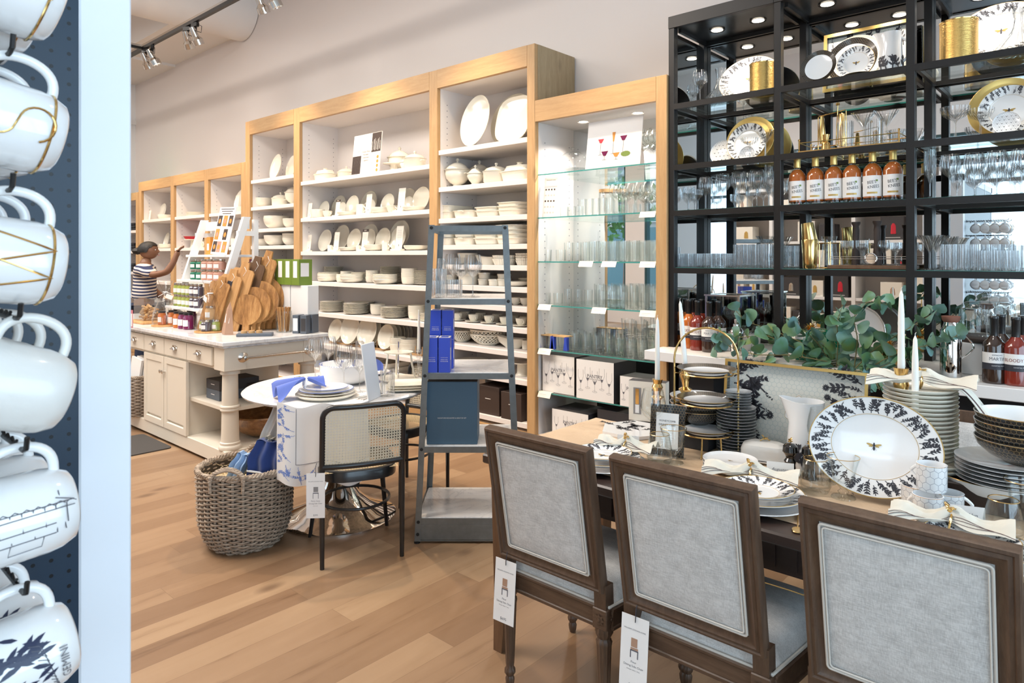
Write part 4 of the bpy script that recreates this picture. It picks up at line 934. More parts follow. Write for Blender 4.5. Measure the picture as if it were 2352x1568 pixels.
kind('covered_casserole', ('pot', L([(0, 0), (0.08, 0), (0.09, 0.005), (0.100, 0.02), (0.102, 0.085), (0.106, 0.09), (0.098, 0.091), (0.09, 0.02), (0, 0.015)]), cer), ('lid', L([(0.106, 0.091), (0.108, 0.096), (0.097, 0.10), (0.08, 0.118), (0.04, 0.134), (0, 0.138)]), cer), ('knob', L([(0.008, 0.136), (0.007, 0.145), (0.014, 0.154), (0.01, 0.163), (0, 0.166)], 16), cer, 1), ('ear_handle', ears(0.101, 0.07), cer), cat='casserole')
kind('footed_tureen', ('bowl_body', L([(0, 0), (0.070, 0), (0.072, 0.008), (0.045, 0.016), (0.04, 0.028), (0.07, 0.045), (0.105, 0.085), (0.115, 0.125), (0.112, 0.15), (0.12, 0.158), (0.108, 0.16), (0.1, 0.12), (0, 0.05)]), cer), ('lid', L([(0.122, 0.160), (0.124, 0.166), (0.11, 0.170), (0.085, 0.20), (0.045, 0.225), (0.02, 0.232), (0, 0.234)]), cer), ('knob', L([(0.010, 0.232), (0.009, 0.243), (0.017, 0.255), (0.012, 0.266), (0.005, 0.272), (0, 0.275)], 16), cer, 1), ('ear_handle', ears(0.113, 0.125), cer), cat='tureen')
kind('lidded_sugar_bowl', ('bowl_body', L([(0, 0), (0.035, 0), (0.036, 0.006), (0.026, 0.014), (0.045, 0.035), (0.058, 0.06), (0.056, 0.078), (0.052, 0.08), (0.05, 0.05), (0, 0.02)]), cer), ('lid', L([(0.060, 0.078), (0.061, 0.083), (0.05, 0.09), (0.025, 0.115), (0, 0.12)], 24), cer), ('knob', L([(0.006, 0.118), (0.005, 0.126), (0.011, 0.134), (0.004, 0.143), (0, 0.145)], 14), cer, 1), cat='sugar bowl')
b = MB(); b.lathe([(0, 0), (0.10, 0), (0.115, 0.055), (0.125, 0.06), (0.115, 0.062), (0.1, 0.02), (0, 0.012)], 40, sy=0.62, sup=5)
c = MB(); c.lathe([(0.124, 0.062), (0.124, 0.067), (0.10, 0.072), (0.085, 0.10), (0.03, 0.108), (0, 0.11)], 40, sy=0.62, sup=4)
kind('covered_butter_dish', ('dish_body', b, cer), ('lid', c, cer), ('knob', L([(0.02, 0.108), (0.016, 0.116), (0.022, 0.122), (0, 0.124)], 16), cer, 1), cat='covered dish')
def baker(w, d, h, hnd=True):
 b = MB(); b.lathe([(0, 0), (0.90, 0), (0.93, 0.004), (1.0, h), (1.05, h + 0.002), (1.05, h + 0.005), (0.97, h + 0.005), (0.90, 0.012), (0, 0.008)], 48, sx=w / 2, sy=d / 2, sup=7)
 hs = []
 for s in (-1, 1):
  q = MB(); q.tube([(s * w * 0.10, -d * 0.52 * 1, h - 0.004), (s * 0.0 + s * w * 0.10, -d * 0.5 - 0.02, h), (-s * w * 0.10, -d * 0.5 - 0.02, h), (-s * w * 0.10, -d * 0.52, h - 0.004)] if s < 0 else [(w * 0.1, d * 0.52, h), (w * 0.1, d * 0.5 + 0.02, h), (-w * 0.1, d * 0.5 + 0.02, h), (-w * 0.1, d * 0.52, h)], 0.006, 6); hs.append(q)
 return b, hs
b, hs = baker(0.26, 0.34, 0.062); kind('baking_dish', ('dish_body', b, cer), ('ear_handle', hs[0], cer), ('ear_handle', hs[1], cer), cat='baking dish')
b = MB(); b.lathe([(0, 0), (0.88, 0), (0.93, 0.005), (1.0, 0.042), (1.06, 0.045), (1.06, 0.05), (0.96, 0.05), (0.88, 0.012), (0, 0.01)], 48, sx=0.12, sy=0.16, sup=5); kind('rimmed_serving_dish', ('rimmed_serving_dish', b, cer), cat='serving dish')
b = L([(0, 0), (0.085, 0), (0.105, 0.05), (0.103, 0.052), (0.083, 0.01), (0, 0.008)], 96, flute=0.035, fn=28); kind('fluted_quiche_dish', ('fluted_quiche_dish', b, cer), cat='quiche dish')
b = MB(); vs = []
def boat(sc, z, lift): return [(sc * (0.085 * math.cos(a) + (0.045 if math.cos(a) < -0.6 else 0) * -1 * (abs(math.cos(a)) - 0.6) / 0.4), sc * 0.045 * math.sin(a), z + (lift * max(0, -math.cos(a)) ** 3)) for a in [2 * pi * i / 28 for i in range(28)]]
R_ = [boat(0.5, 0, 0), boat(0.52, 0.006, 0), boat(0.85, 0.03, 0.005), boat(1.0, 0.062, 0.018), boat(0.96, 0.062, 0.018), boat(0.8, 0.03, 0.004), boat(0.4, 0.012, 0)]
for r in R_: vs += r
b.add(vs, [(j * 28 + i, j * 28 + (i + 1) % 28, (j + 1) * 28 + (i + 1) % 28, (j + 1) * 28 + i) for j in range(6) for i in range(28)] + [tuple(range(28))[::-1], tuple(range(168, 196))])
kind('sauce_boat', ('boat_body', b, cer), ('handle', handle(0.080, 0.055, 0.06, 0.02, 0.04, 0.005), cer), cat='sauce boat')
def woven(r, h, sx=1.0, sy=1.0):
 b = MB(); N = 26
 for sg in (-1, 1):
  for i in range(N):
   a0 = 2 * pi * i / N; pts = []
   for j in range(8):
    t = j / 7; a = a0 + sg * t * 0.62; rr_ = r * (0.60 + 0.40 * math.sin(t * pi / 2) ** 0.9); pts.append((rr_ * math.cos(a) * sx, rr_ * math.sin(a) * sy, 0.016 + (h - 0.016) * t))
   b.tube(pts, 0.0042, 5, caps=False)
 for z, k in ((0.016, 0.60), (h, 1.0)): b.tube([(r * k * math.cos(2 * pi * i / 48) * sx, r * k * math.sin(2 * pi * i / 48) * sy, z) for i in range(48)], 0.006, 6, closed=True)
 b.lathe([(0, 0), (r * 0.5, 0), (r * 0.6, 0.016), (0, 0.018)], 40, sx=sx, sy=sy); return b
kind('porcelain_lattice_basket', ('porcelain_lattice_basket', woven(0.16, 0.085, 1.0, 0.72), cer), cat='porcelain basket')
kind('round_lattice_basket', ('round_lattice_basket', woven(0.10, 0.10), cer), cat='porcelain basket')
kind('cake_stand', ('stand_foot', L([(0, 0), (0.06, 0), (0.06, 0.008), (0.05, 0.02), (0.046, 0.10), (0.05, 0.112), (0, 0.112)]), cer), ('stand_plate', L([(0, 0.112), (0.13, 0.113), (0.14, 0.118), (0.14, 0.124), (0.13, 0.121), (0, 0.121)], 40), cer), cat='cake stand')
kind('milk_pitcher', ('pitcher_body', L([(0, 0), (0.04, 0), (0.052, 0.03), (0.05, 0.07), (0.036, 0.11), (0.042, 0.135), (0.040, 0.135), (0.034, 0.11), (0, 0.1)], 24), cer), ('handle', handle(0.038, 0.125, 0.05, 0.04, 0.032, 0.006), cer), cat='pitcher')
def card(w, h, tab=False, lines=6, ph=None):
 b = MB(); M = TR(0, 0, 0.012, rx=-0.12)
 b.box(-w / 2, -0.001, 0, w / 2, 0.001, h, 0, M)
 for i in range(lines):
  z = h * (0.80 - 0.08 * i); ww = w * (0.30 - 0.02 * (i % 3)); b.box(-ww, -0.0016, z, ww, -0.0011, z + h * 0.018, 1, M)
 b.box(-w * 0.04, -0.0016, h * 0.12, w * 0.04, -0.0011, h * 0.2, 2, M)
 if tab: b.box(-w * 0.52, -0.003, h * 0.97, w * 0.52, 0.002, h * 1.12, 3, M); b.text('NEW', h * 0.09, M @ TR(0, -0.0035, h * 1.045, rx=pi / 2), 0)
 b.cbox(-w * 0.75, -0.03, 0, w * 0.75, 0.012, 0.012, 0.002); return b
cm = ['paper_warm', 'print_pale', 'ink_grey', 'box_brown']
kind('sign_card', ('sign_card', card(0.075, 0.16), cm), cat='sign'); kind('sign_card_tab', ('sign_card', card(0.075, 0.15, True), cm), cat='sign')
b = MB(); b.lathe(plate_prof(0.125, 0.014, 0.15), 56, sup=5); kind('square_serving_plate', ('square_serving_plate', b, cer), cat='plate')
# glassware
def wineglass(H, rb, hb, rr_, rf, n=20, fn=0, fl=0.0, stem=0.0035, k=1.0):
 z0 = H - hb; o = [(0, 0), (rf, 0), (rf * 0.98, 0.002), (rf * 0.3, 0.006), (stem, 0.012), (stem, z0 - 0.012), (stem * 2.2, z0)]
 for t in (0.08, 0.2, 0.35, 0.5, 0.65, 0.8, 1.0):
  r = rb * math.sin(min(1, t / 0.45) * pi / 2) ** 0.75 if t < 0.45 else rb + (rr_ - rb) * ((t - 0.45) / 0.55) ** 1.5; o.append((r, z0 + hb * t))
 o += [(o[-1][0] - 0.0015, H)] + [(max(0.001, r - 0.002), z + 0.003) for r, z in o[-5:-1][::-1]] + [(0, z0 + 0.006)]
 b = MB(); b.lathe(o, n if not fn else fn * 3, flute=fl, fn=fn); return b
g, cr = 'glass', 'crystal'
kind('wine_glass', ('wine_glass', wineglass(0.22, 0.042, 0.11, 0.032, 0.038), g), cat='wine glass')
kind('red_wine_glass', ('red_wine_glass', wineglass(0.225, 0.052, 0.115, 0.038, 0.042), g), cat='wine glass')
kind('champagne_flute', ('champagne_flute', wineglass(0.23, 0.026, 0.15, 0.022, 0.034), g), cat='flute glass')
kind('fluted_wine_glass', ('bowl', wineglass(0.215, 0.048, 0.115, 0.038, 0.040, fn=20, fl=0.022), cr), cat='wine glass')
kind('fluted_white_wine_glass', ('bowl', wineglass(0.21, 0.038, 0.11, 0.032, 0.036, fn=18, fl=0.025), cr), cat='wine glass')
kind('fluted_champagne_glass', ('bowl', wineglass(0.235, 0.028, 0.15, 0.026, 0.034, fn=14, fl=0.03), cr), cat='flute glass')
kind('crystal_goblet', ('bowl', wineglass(0.185, 0.046, 0.09, 0.040, 0.040, fn=14, fl=0.035, stem=0.005), cr), cat='goblet')
kind('small_goblet', ('bowl', wineglass(0.14, 0.034, 0.065, 0.034, 0.034, fn=14, fl=0.03, stem=0.005), cr), cat='goblet')
kind('brandy_snifter', ('bowl', wineglass(0.15, 0.05, 0.09, 0.034, 0.034, fn=16, fl=0.02), cr), cat='snifter glass')
b = MB(); b.lathe([(0, 0), (0.04, 0), (0.038, 0.003), (0.006, 0.01), (0.005, 0.085), (0.058, 0.165), (0.056, 0.165), (0, 0.09)], 36, flute=0.02, fn=12); kind('martini_glass', ('martini_glass', b, cr), cat='martini glass')
b = MB(); b.lathe([(0, 0), (0.036, 0), (0.034, 0.003), (0.006, 0.01), (0.005, 0.07), (0.012, 0.08), (0.04, 0.095), (0.055, 0.12), (0.056, 0.135), (0.054, 0.135), (0.05, 0.115), (0, 0.085)], 36, flute=0.02, fn=12); kind('coupe_glass', ('coupe_glass', b, cr), cat='coupe glass')
def tumbler(r, h, taper=0.95, base=0.008, n=22, fn=0, fl=0, m='glass'):
 b = MB(); b.lathe([(0, 0), (r * taper * 0.96, 0), (r * taper, 0.002), (r, h), (r - 0.0022, h), (r * taper - 0.0025, base), (0, base)], n if not fn else fn * 2, flute=fl, fn=fn); return b
kind('short_tumbler', ('short_tumbler', tumbler(0.040, 0.090), g), cat='tumbler')
kind('tall_tumbler', ('tall_tumbler', tumbler(0.036, 0.145), g), cat='tumbler')
kind('stacking_tumbler', ('stacking_tumbler', tumbler(0.036, 0.10, 0.82, 0.012, fn=10, fl=0.02), g), cat='tumbler')
kind('crystal_old_fashioned', ('crystal_old_fashioned', tumbler(0.041, 0.092, 0.98, 0.014, fn=22, fl=0.03), cr), cat='tumbler')
kind('crystal_highball', ('crystal_highball', tumbler(0.037, 0.135, 0.98, 0.016, fn=20, fl=0.03), cr), cat='highball glass')
kind('shot_glass', ('shot_glass', tumbler(0.022, 0.06, 0.75, 0.014, fn=8, fl=0.03), cr), cat='shot glass')
kind('glass_canister', ('jar_body', L([(0, 0), (0.048, 0), (0.05, 0.004), (0.05, 0.15), (0.047, 0.155), (0.046, 0.15), (0.046, 0.006), (0, 0.006)]), g), ('cork_lid', L([(0, 0.15), (0.048, 0.15), (0.05, 0.17), (0, 0.17)]), 'cork'), cat='canister')
kind('crystal_decanter', ('crystal_decanter', L([(0, 0), (0.10, 0), (0.112, 0.01), (0.10, 0.03), (0.05, 0.085), (0.030, 0.12), (0.026, 0.16), (0.036, 0.23), (0.034, 0.23), (0.023, 0.16), (0.04, 0.09), (0.09, 0.02), (0, 0.01)], 48, flute=0.045, fn=24), cr), cat='decanter')
kind('glass_cloche', ('dome', L([(0.15, 0.055), (0.151, 0.06), (0.148, 0.12), (0.12, 0.19), (0.07, 0.225), (0.02, 0.235), (0, 0.236)]), g), ('knob', L([(0.010, 0.234), (0.009, 0.245), (0.022, 0.258), (0.02, 0.275), (0, 0.284)], 16), g, 0), ('stand_plate', L([(0, 0), (0.07, 0), (0.05, 0.012), (0.015, 0.02), (0.014, 0.045), (0.16, 0.05), (0.162, 0.056), (0, 0.054)]), g), cat='cake dome')
# ------------------------------------------------------------------ writing a shelf of things: entries (kind, image column, distance from the shelf front, scale, words[, turn])
def shelf_row(items, Z, where, group, y0=YF + 0.02):
 seen = sorted(items, key=lambda q: q[1]); cnt = {}
 for it in seen:
  k, u, dy, s, words = it[:5]; rz = it[5] if len(it) > 5 else 0.0; rank = cnt.get(words, 0); tot = sum(1 for q in items if q[4] == words); cnt[words] = rank + 1
  y = y0 + dy; x = XY(u, y); grp = group + ' ' + where if tot > 1 else None
  lab = words + (', %s from left' % nth(rank) if tot > 1 else '') + ', on ' + where
  if isinstance(k, tuple):                       # (kind, how many, step)
   kk, n, dz = k
   for i in range(n):
    j = random.Random(u * 7 + i)
    put(kk, (x + j.uniform(-1, 1) * 0.002, y + j.uniform(-1, 1) * 0.002, Z + 0.001 + i * dz), '%s, %s in stack%s, %s' % (words, lvl(i, n), (' ' + nth(rank)) if tot > 1 else '', where), s=s, rz=rz, group='%s stack %s' % (group, where) if not tot > 1 else '%s %s stack %s' % (group, nth(rank), where))
  else: put(k, (x, y, Z + 0.001), lab, s=s, rz=rz, group=grp)
# ------------------------------------------------------------------ white porcelain on the tall oak cabinet
W1, W2, W3, W4, W5, W6 = ['%s shelf of wide bay' % nth(i) for i in range(6)]
G = 'white porcelain'
shelf_row([('covered_butter_dish', 747, 0.12, 1.15, 'oblong covered white dish'), ('covered_casserole', 796, 0.28, 1.0, 'round white casserole with lid'),
 ('footed_tureen', 918, 0.30, 1.05, 'tall footed white tureen'), ('lidded_sugar_bowl', 934, 0.20, 1.15, 'small lidded white tureen'), ('covered_casserole', 953, 0.12, 1.05, 'shallow lidded white casserole'), ('cake_stand', 905, 0.2, 0.8, 'low white cake stand')], ZW[0], W1, G)
t = root('collection_sign', (XY(844, 4.2), 4.17, ZW[0] + 0.002), 0, 'collection poster of dishes leaning on the topmost shelf, wide bay', 'poster', rx=-0.10)
b = MB(); b.box(-0.235, -0.004, 0, 0.235, 0.004, 0.42)
def rect(x0, z0, x1, z1, m): b.box(x0, -0.0052, z0, x1, -0.0042, z1, m)
rect(0.08, 0.22, 0.232, 0.417, 1); rect(-0.232, 0.003, -0.085, 0.20, 1)
for q in range(9): rect(0.085 + q * 0.016, 0.235 + 0.004 * (q % 3), 0.093 + q * 0.016, 0.33 + 0.01 * (q % 4), 2); rect(-0.228 + q * 0.015, 0.012, -0.221 + q * 0.015, 0.11 + 0.02 * (q % 3), 2)
def disc(x, z, r, m, y=-0.006): b.lathe([(0, 0), (r, 0)], 20, m, M=TR(x, y, z, rx=pi / 2))
for x, z, r in ((-0.15, 0.31, 0.065), (-0.03, 0.36, 0.03), (0.03, 0.34, 0.035), (-0.03, 0.055, 0.045), (0.05, 0.06, 0.028), (0.10, 0.13, 0.025)): disc(x, z, r, 3); disc(x, z, r * 0.7, 0, -0.0065); disc(x, z, r * 0.62, 3, -0.007)
for z in (0.03, 0.075, 0.12, 0.165): disc(0.195, z, 0.017, 4)
for s, z, sz in (('French White', 0.235, 0.024), ('Porcelain', 0.205, 0.024), ('Dinnerware', 0.175, 0.024), ('Collection', 0.145, 0.024)): b.text(s, sz, TR(-0.005, -0.0056, z, rx=pi / 2), 1)
obj('poster_board', b, ['paper', 'box_brown', 'print_pale', 'bisque', 'orange_food'], t, smooth=0)
shelf_row([('sign_card', 710, 0.05, 1.0, 'small printed sign card'), (('cereal_bowl', 2, 0.02), 730, 0.08, 1.1, 'white cereal bowl'), ('standing_coupe_plate', 746, 0.22, 0.82, 'white plate standing upright'), ('standing_coupe_plate', 780, 0.34, 1.08, 'white plate standing upright'), ('standing_coupe_plate', 786, 0.22, 0.7, 'white plate standing upright'),
 ('tea_cup', 752, 0.07, 1.1, 'white cup'), ('sign_card_tab', 774, 0.05, 1.0, 'sign card with dark tab'), ('pasta_bowl', 797, 0.08, 0.9, 'shallow white bowl'), ('standing_coupe_plate', 811, 0.18, 0.92, 'white plate standing upright'), ('mug', 829, 0.06, 1.25, 'white mug'),
 ('standing_coupe_plate', 849, 0.36, 1.15, 'white plate standing upright'), ('standing_coupe_plate', 851, 0.24, 0.72, 'white plate standing upright'), ('sign_card', 845, 0.05, 1.2, 'small printed sign card'), ('soup_bowl', 873, 0.08, 1.1, 'white soup bowl'), ('standing_coupe_plate', 892, 0.2, 0.86, 'white plate standing upright'),
 ('tea_cup', 900, 0.07, 1.15, 'white cup'), ('standing_coupe_plate', 937, 0.36, 1.1, 'white plate standing upright'), ('standing_coupe_plate', 938, 0.25, 0.7, 'white plate standing upright'), ('sign_card', 920, 0.04, 1.35, 'small printed sign card'), ('pasta_bowl', 950, 0.09, 0.95, 'shallow white bowl'), ('standing_coupe_plate', 969, 0.17, 0.98, 'white plate standing upright')], ZW[1], W2, G)
shelf_row([('sign_card', 708, 0.05, 1.1, 'small printed sign card'), ('standing_plate', 749, 0.2, 1.0, 'white plate standing upright'), ('standing_plate', 787, 0.34, 1.22, 'white plate standing upright'), ('sign_card', 771, 0.05, 1.2, 'small printed sign card'), ('mug', 759, 0.09, 0.8, 'white mug'), ('pasta_bowl', 800, 0.07, 0.9, 'shallow white bowl'),
 ('standing_plate', 816, 0.2, 0.98, 'white plate standing upright'), ('standing_plate', 851, 0.36, 1.2, 'white plate standing upright'), ('standing_plate', 849, 0.24, 0.95, 'white plate standing upright'), ('mug', 824, 0.07, 0.7, 'white mug'), ('sign_card_tab', 836, 0.05, 1.25, 'sign card with dark tab'), ('soup_bowl', 859, 0.08, 1.15, 'white soup bowl'),
 ('standing_plate', 882, 0.2, 0.96, 'white plate standing upright'), ('mug', 886, 0.06, 0.95, 'white mug'), ('standing_plate', 920, 0.34, 1.28, 'white plate standing upright'), ('standing_plate', 916, 0.22, 0.98, 'white plate standing upright'), ('sign_card', 915, 0.05, 1.4, 'small printed sign card'), ('pasta_bowl', 956, 0.12, 1.05, 'shallow white bowl')], ZW[2], W3, G)
P_ = 'dinner_plate'
shelf_row([((P_, 14, 0.011), 767, 0.30, 0.82, 'white dinner plate'), (('coupe_plate', 9, 0.010), 757, 0.15, 1.0, 'white coupe plate'), (('pasta_bowl', 4, 0.013), 754, 0.10, 1.0, 'white pasta bowl'), (('cereal_bowl', 3, 0.022), 798, 0.22, 1.05, 'white cereal bowl'), (('cereal_bowl', 2, 0.022), 787, 0.08, 0.95, 'white cereal bowl'),
 (('coupe_plate', 10, 0.010), 830, 0.24, 0.9, 'white coupe plate'), (('pasta_bowl', 4, 0.014), 808, 0.09, 1.05, 'white pasta bowl'), (('cereal_bowl', 4, 0.022), 855, 0.2, 0.95, 'white cereal bowl'), ((P_, 15, 0.011), 897, 0.30, 0.83, 'white dinner plate'), ((P_, 8, 0.011), 890, 0.17, 1.0, 'white dinner plate'), (('pasta_bowl', 4, 0.015), 884, 0.09, 1.08, 'white pasta bowl'),
 (('cereal_bowl', 5, 0.021), 940, 0.16, 1.1, 'white cereal bowl'), ((P_, 12, 0.011), 978, 0.24, 0.85, 'white dinner plate')], ZW[3], W4, G)
shelf_row([((P_, 9, 0.012), 763, 0.14, 0.98, 'white dinner plate'), ((P_, 9, 0.012), 832, 0.32, 1.0, 'white dinner plate'), ((P_, 9, 0.012), 818, 0.14, 0.98, 'white dinner plate'), (('cereal_bowl', 3, 0.02), 868, 0.22, 1.1, 'white cereal bowl'), ((P_, 8, 0.0125), 905, 0.13, 0.98, 'white dinner plate'), ((P_, 9, 0.012), 941, 0.32, 0.95, 'white dinner plate'), (('cereal_bowl', 4, 0.02), 957, 0.14, 1.15, 'white cereal bowl'), (('coupe_plate', 6, 0.012), 990, 0.16, 0.9, 'white coupe plate')], ZW[4], W5, G)
row = []
for i, (u, s, n, du) in enumerate(((773, 1.0, 2, 9), (807, 1.28, 3, 9), (846, 1.28, 4, 10), (889, 1.0, 6, 8.5))):
 for q in range(n): row.append(('standing_plate', u + q * du, 0.10 + q * 0.05, s, 'white platter standing in a rack'))
shelf_row(row, ZW[5] + 0.02, W6, G)
b = MB()
for y in (4.22, 4.36): b.box(-6.5, y, ZW[5] + 0.001, -4.95, y + 0.02, ZW[5] + 0.02)
for i in range(16): b.cyl((-6.45 + i * 0.1, 4.23, ZW[5] + 0.018), (-6.45 + i * 0.1, 4.23, ZW[5] + 0.09), 0.005, n=6)
tag(obj('plate_rack', b, 'oak_h', smooth=0), 'long wooden plate rack on the sixth shelf of wide bay', 'plate rack')
shelf_row([(('cereal_bowl', 5, 0.02), 914, 0.10, 1.1, 'white cereal bowl'), (('soup_bowl', 5, 0.02), 940, 0.16, 1.1, 'white soup bowl')], ZW[5], W6, G)
shelf_row([(('mixing_bowl', 2, 0.03), 800, 0.2, 1.0, 'white mixing bowl'), (('baking_dish', 3, 0.05), 900, 0.2, 1.0, 'white baking dish')], ZW[6], 'lowest shelf of wide bay', G)
N_ = ['%s shelf of narrow bay' % nth(i) for i in range(6)]
shelf_row([('standing_platter', 636, 0.18, 1.02, 'large oval white platter standing upright'), ('standing_platter', 672, 0.28, 0.95, 'second oval white platter, half hidden')], ZN[0], N_[0], G)
shelf_row([(('mixing_bowl', 2, 0.022), 604, 0.15, 0.88, 'white serving bowl'), ('covered_casserole', 645, 0.16, 1.05, 'white casserole with lid'), ('footed_tureen', 676, 0.2, 0.95, 'tall footed white tureen')], ZN[1], N_[1], G)
shelf_row([(('mixing_bowl', 3, 0.03), 603, 0.2, 0.78, 'white mixing bowl'), (('mixing_bowl', 2, 0.02), 636, 0.14, 1.15, 'white mixing bowl'), (('mixing_bowl', 2, 0.02), 671, 0.16, 0.8, 'white mixing bowl')], ZN[2], N_[2], G)
shelf_row([('mixing_bowl', 605, 0.15, 0.78, 'white mixing bowl'), (('mixing_bowl', 1, 0.02), 634, 0.14, 1.08, 'white mixing bowl'), (('mixing_bowl', 3, 0.025), 670, 0.16, 0.8, 'white mixing bowl')], ZN[3], N_[3], G)
shelf_row([(('rimmed_serving_dish', 4, 0.018), 605, 0.15, 1.3, 'flat white serving dish', 1.57), (('rimmed_serving_dish', 3, 0.018), 645, 0.15, 1.3, 'flat white serving dish', 1.57)], ZN[4] + 0.0, N_[4], G)
shelf_row([(('mixing_bowl', 3, 0.03), 620, 0.2, 1.0, 'white mixing bowl'), (('pasta_bowl', 5, 0.015), 660, 0.2, 1.0, 'white pasta bowl')], ZN[5], N_[5], G)
C_ = ['%s shelf of porcelain bay' % nth(i) for i in range(10)]
shelf_row([('standing_platter', 1096, 0.12, 1.48, 'very large oval white platter'), ('square_platter', 1183, 0.14, 1.25, 'large squarish white platter'), ('standing_coupe_plate', 1180, 0.34, 1.95, 'big round white platter at the back')], ZC[0], C_[0], G)
shelf_row([('footed_tureen', 1051, 0.12, 0.98, 'tall footed white tureen'), ('lidded_sugar_bowl', 1092, 0.08, 1.25, 'small footed lidded bowl'), ('footed_tureen', 1101, 0.30, 0.95, 'white tureen at the back'), ('covered_casserole', 1140, 0.13, 1.12, 'round white casserole'), ('covered_butter_dish', 1194, 0.14, 1.35, 'oblong covered white dish')], ZC[1], C_[1], G)
bk = 'baking_dish'
shelf_row([((bk, 2, 0.055), 1040, 0.2, 1.0, 'white baking dish'), ((bk, 1, 0.05), 1092, 0.2, 1.0, 'white baking dish'), (('rimmed_serving_dish', 2, 0.03), 1143, 0.2, 1.1, 'rimmed white serving dish'), (('rimmed_serving_dish', 3, 0.03), 1193, 0.2, 1.05, 'rimmed white serving dish')], ZC[2], C_[2], G)
shelf_row([((bk, 2, 0.066), 1040, 0.2, 0.95, 'white baking dish with loop handles'), ((bk, 2, 0.066), 1090, 0.2, 0.95, 'white baking dish with loop handles'), (('rimmed_serving_dish', 3, 0.035), 1142, 0.2, 1.15, 'rimmed white serving dish'), (('rimmed_serving_dish', 4, 0.035), 1192, 0.2, 1.1, 'rimmed white serving dish')], ZC[3], C_[3], G)
shelf_row([(('soup_bowl', 3, 0.02), 1075, 0.2, 1.1, 'white soup bowl'), ('sauce_boat', 1125, 0.12, 1.1, 'white sauce boat', 0.3), (('fluted_quiche_dish', 2, 0.03), 1160, 0.13, 1.0, 'fluted white quiche dish'), (('coupe_plate', 5, 0.012), 1165, 0.33, 0.9, 'white coupe plate'), (('fluted_quiche_dish', 4, 0.02), 1206, 0.14, 0.75, 'fluted white quiche dish')], ZC[4], C_[4], G)
shelf_row([('ramekin', 1032, 0.14, 1.5, 'white ramekin'), (('ramekin', 1, 0.03), 1077, 0.14, 1.9, 'white ramekin'), (('ramekin', 2, 0.052), 1112, 0.14, 1.0, 'white ramekin'), (('ramekin', 1, 0.04), 1136, 0.1, 1.0, 'white ramekin'), (('ramekin', 2, 0.04), 1158, 0.12, 1.1, 'white ramekin'), ('soup_bowl', 1120, 0.32, 1.4, 'large white bowl at the back'), (('pasta_bowl', 1, 0.02), 1188, 0.12, 0.9, 'shallow white bowl'), ('ramekin', 1207, 0.28, 1.2, 'white ramekin')], ZC[5], C_[5], G)
shelf_row([('sauce_boat', 1030, 0.2, 0.9, 'white sauce boat'), ('sauce_boat', 1075, 0.14, 1.0, 'white sauce boat'), ('sauce_boat', 1112, 0.2, 1.0, 'white sauce boat'), (('saucer', 4, 0.007), 1150, 0.12, 1.0, 'white saucer'), ('tea_cup', 1185, 0.14, 1.0, 'white cup'), ('tea_cup', 1207, 0.14, 1.0, 'white cup')], ZC[6], C_[6], G)
row = []
for i, u in enumerate((1022, 1051, 1088, 1124, 1160, 1197)): row += [('saucer', u, 0.08, 1.0, 'white saucer under a cup')]
shelf_row(row, ZC[7], C_[7], G)
shelf_row([('tea_cup', u, 0.08, 1.0, 'white teacup in front row', -0.5) for u in (1022, 1051, 1088, 1124, 1160, 1197)] + [('tea_cup', u, 0.24, 1.0, 'white teacup in back row', -0.5) for u in (1036, 1068, 1104, 1142, 1180, 1206)], ZC[7] + 0.006, C_[7], G)
shelf_row([('round_lattice_basket', 1062, 0.16, 1.0, 'round white lattice basket'), (('porcelain_lattice_basket', 2, 0.038), 1121, 0.16, 1.05, 'oval white lattice basket', 0.15), ('sauce_boat', 1182, 0.14, 1.3, 'large white sauce boat', 0.3), ('mug', 1209, 0.14, 0.9, 'white mug')], ZC[8], C_[8], G)
shelf_row([(('dinner_plate', 4, 0.014), 1085, 0.2, 1.0, 'white platter'), ('cake_stand', 1200, 0.14, 0.95, 'white cake stand')], ZC[9], C_[9], G)
# dark boxes on the lowest shelves of the porcelain bay
def carton(w, d, h, mats, front=None, nm='carton'):
 b = MB(); b.cbox(-w / 2, -d / 2, 0, w / 2, d / 2, h, 0.0015, 0)
 if front: front(b)
 return b
for i, (u, y, w, h, m, lab) in enumerate(((1080, 4.28, 0.28, 0.25, 'box_brown', 'dark brown carton behind the steel ladder shelf, beside the big one'), (1143, 4.24, 0.26, 0.235, 'box_brown', 'large dark brown carton on the floor level shelf of porcelain bay'), (1196, 4.22, 0.22, 0.22, 'box_brown', 'dark brown carton beside the cabinet post under the cake stand'))):
 b = MB(); b.cbox(-w / 2, -0.12, 0, w / 2, 0.12, h, 0.002); b.box(-w * 0.12, -0.1208, h * 0.55, w * 0.12, -0.1203, h * 0.57, 1); tag(obj('carton', b, [m, 'paper'], loc=(XY(u, y), y, ZC[10] + 0.001), smooth=0), lab, 'box')
b = MB(); b.cbox(-0.10, -0.10, 0, 0.10, 0.10, 0.30, 0.002); b.text('PANTRY', 0.03, TR(0.0, -0.1012, 0.2, rx=pi / 2), 1); b.lathe([(0.03, 0.02), (0.045, 0.04), (0.04, 0.10), (0.02, 0.12)], 4, 1, sy=0.01, M=TR(0, -0.1015, 0))
tag(obj('carton', b, ['paper_warm', 'ink_grey'], loc=(XY(1112, 4.33), 4.34, ZC[10] + 0.001), smooth=0), 'white glassware carton between dark cartons in porcelain bay', 'box')
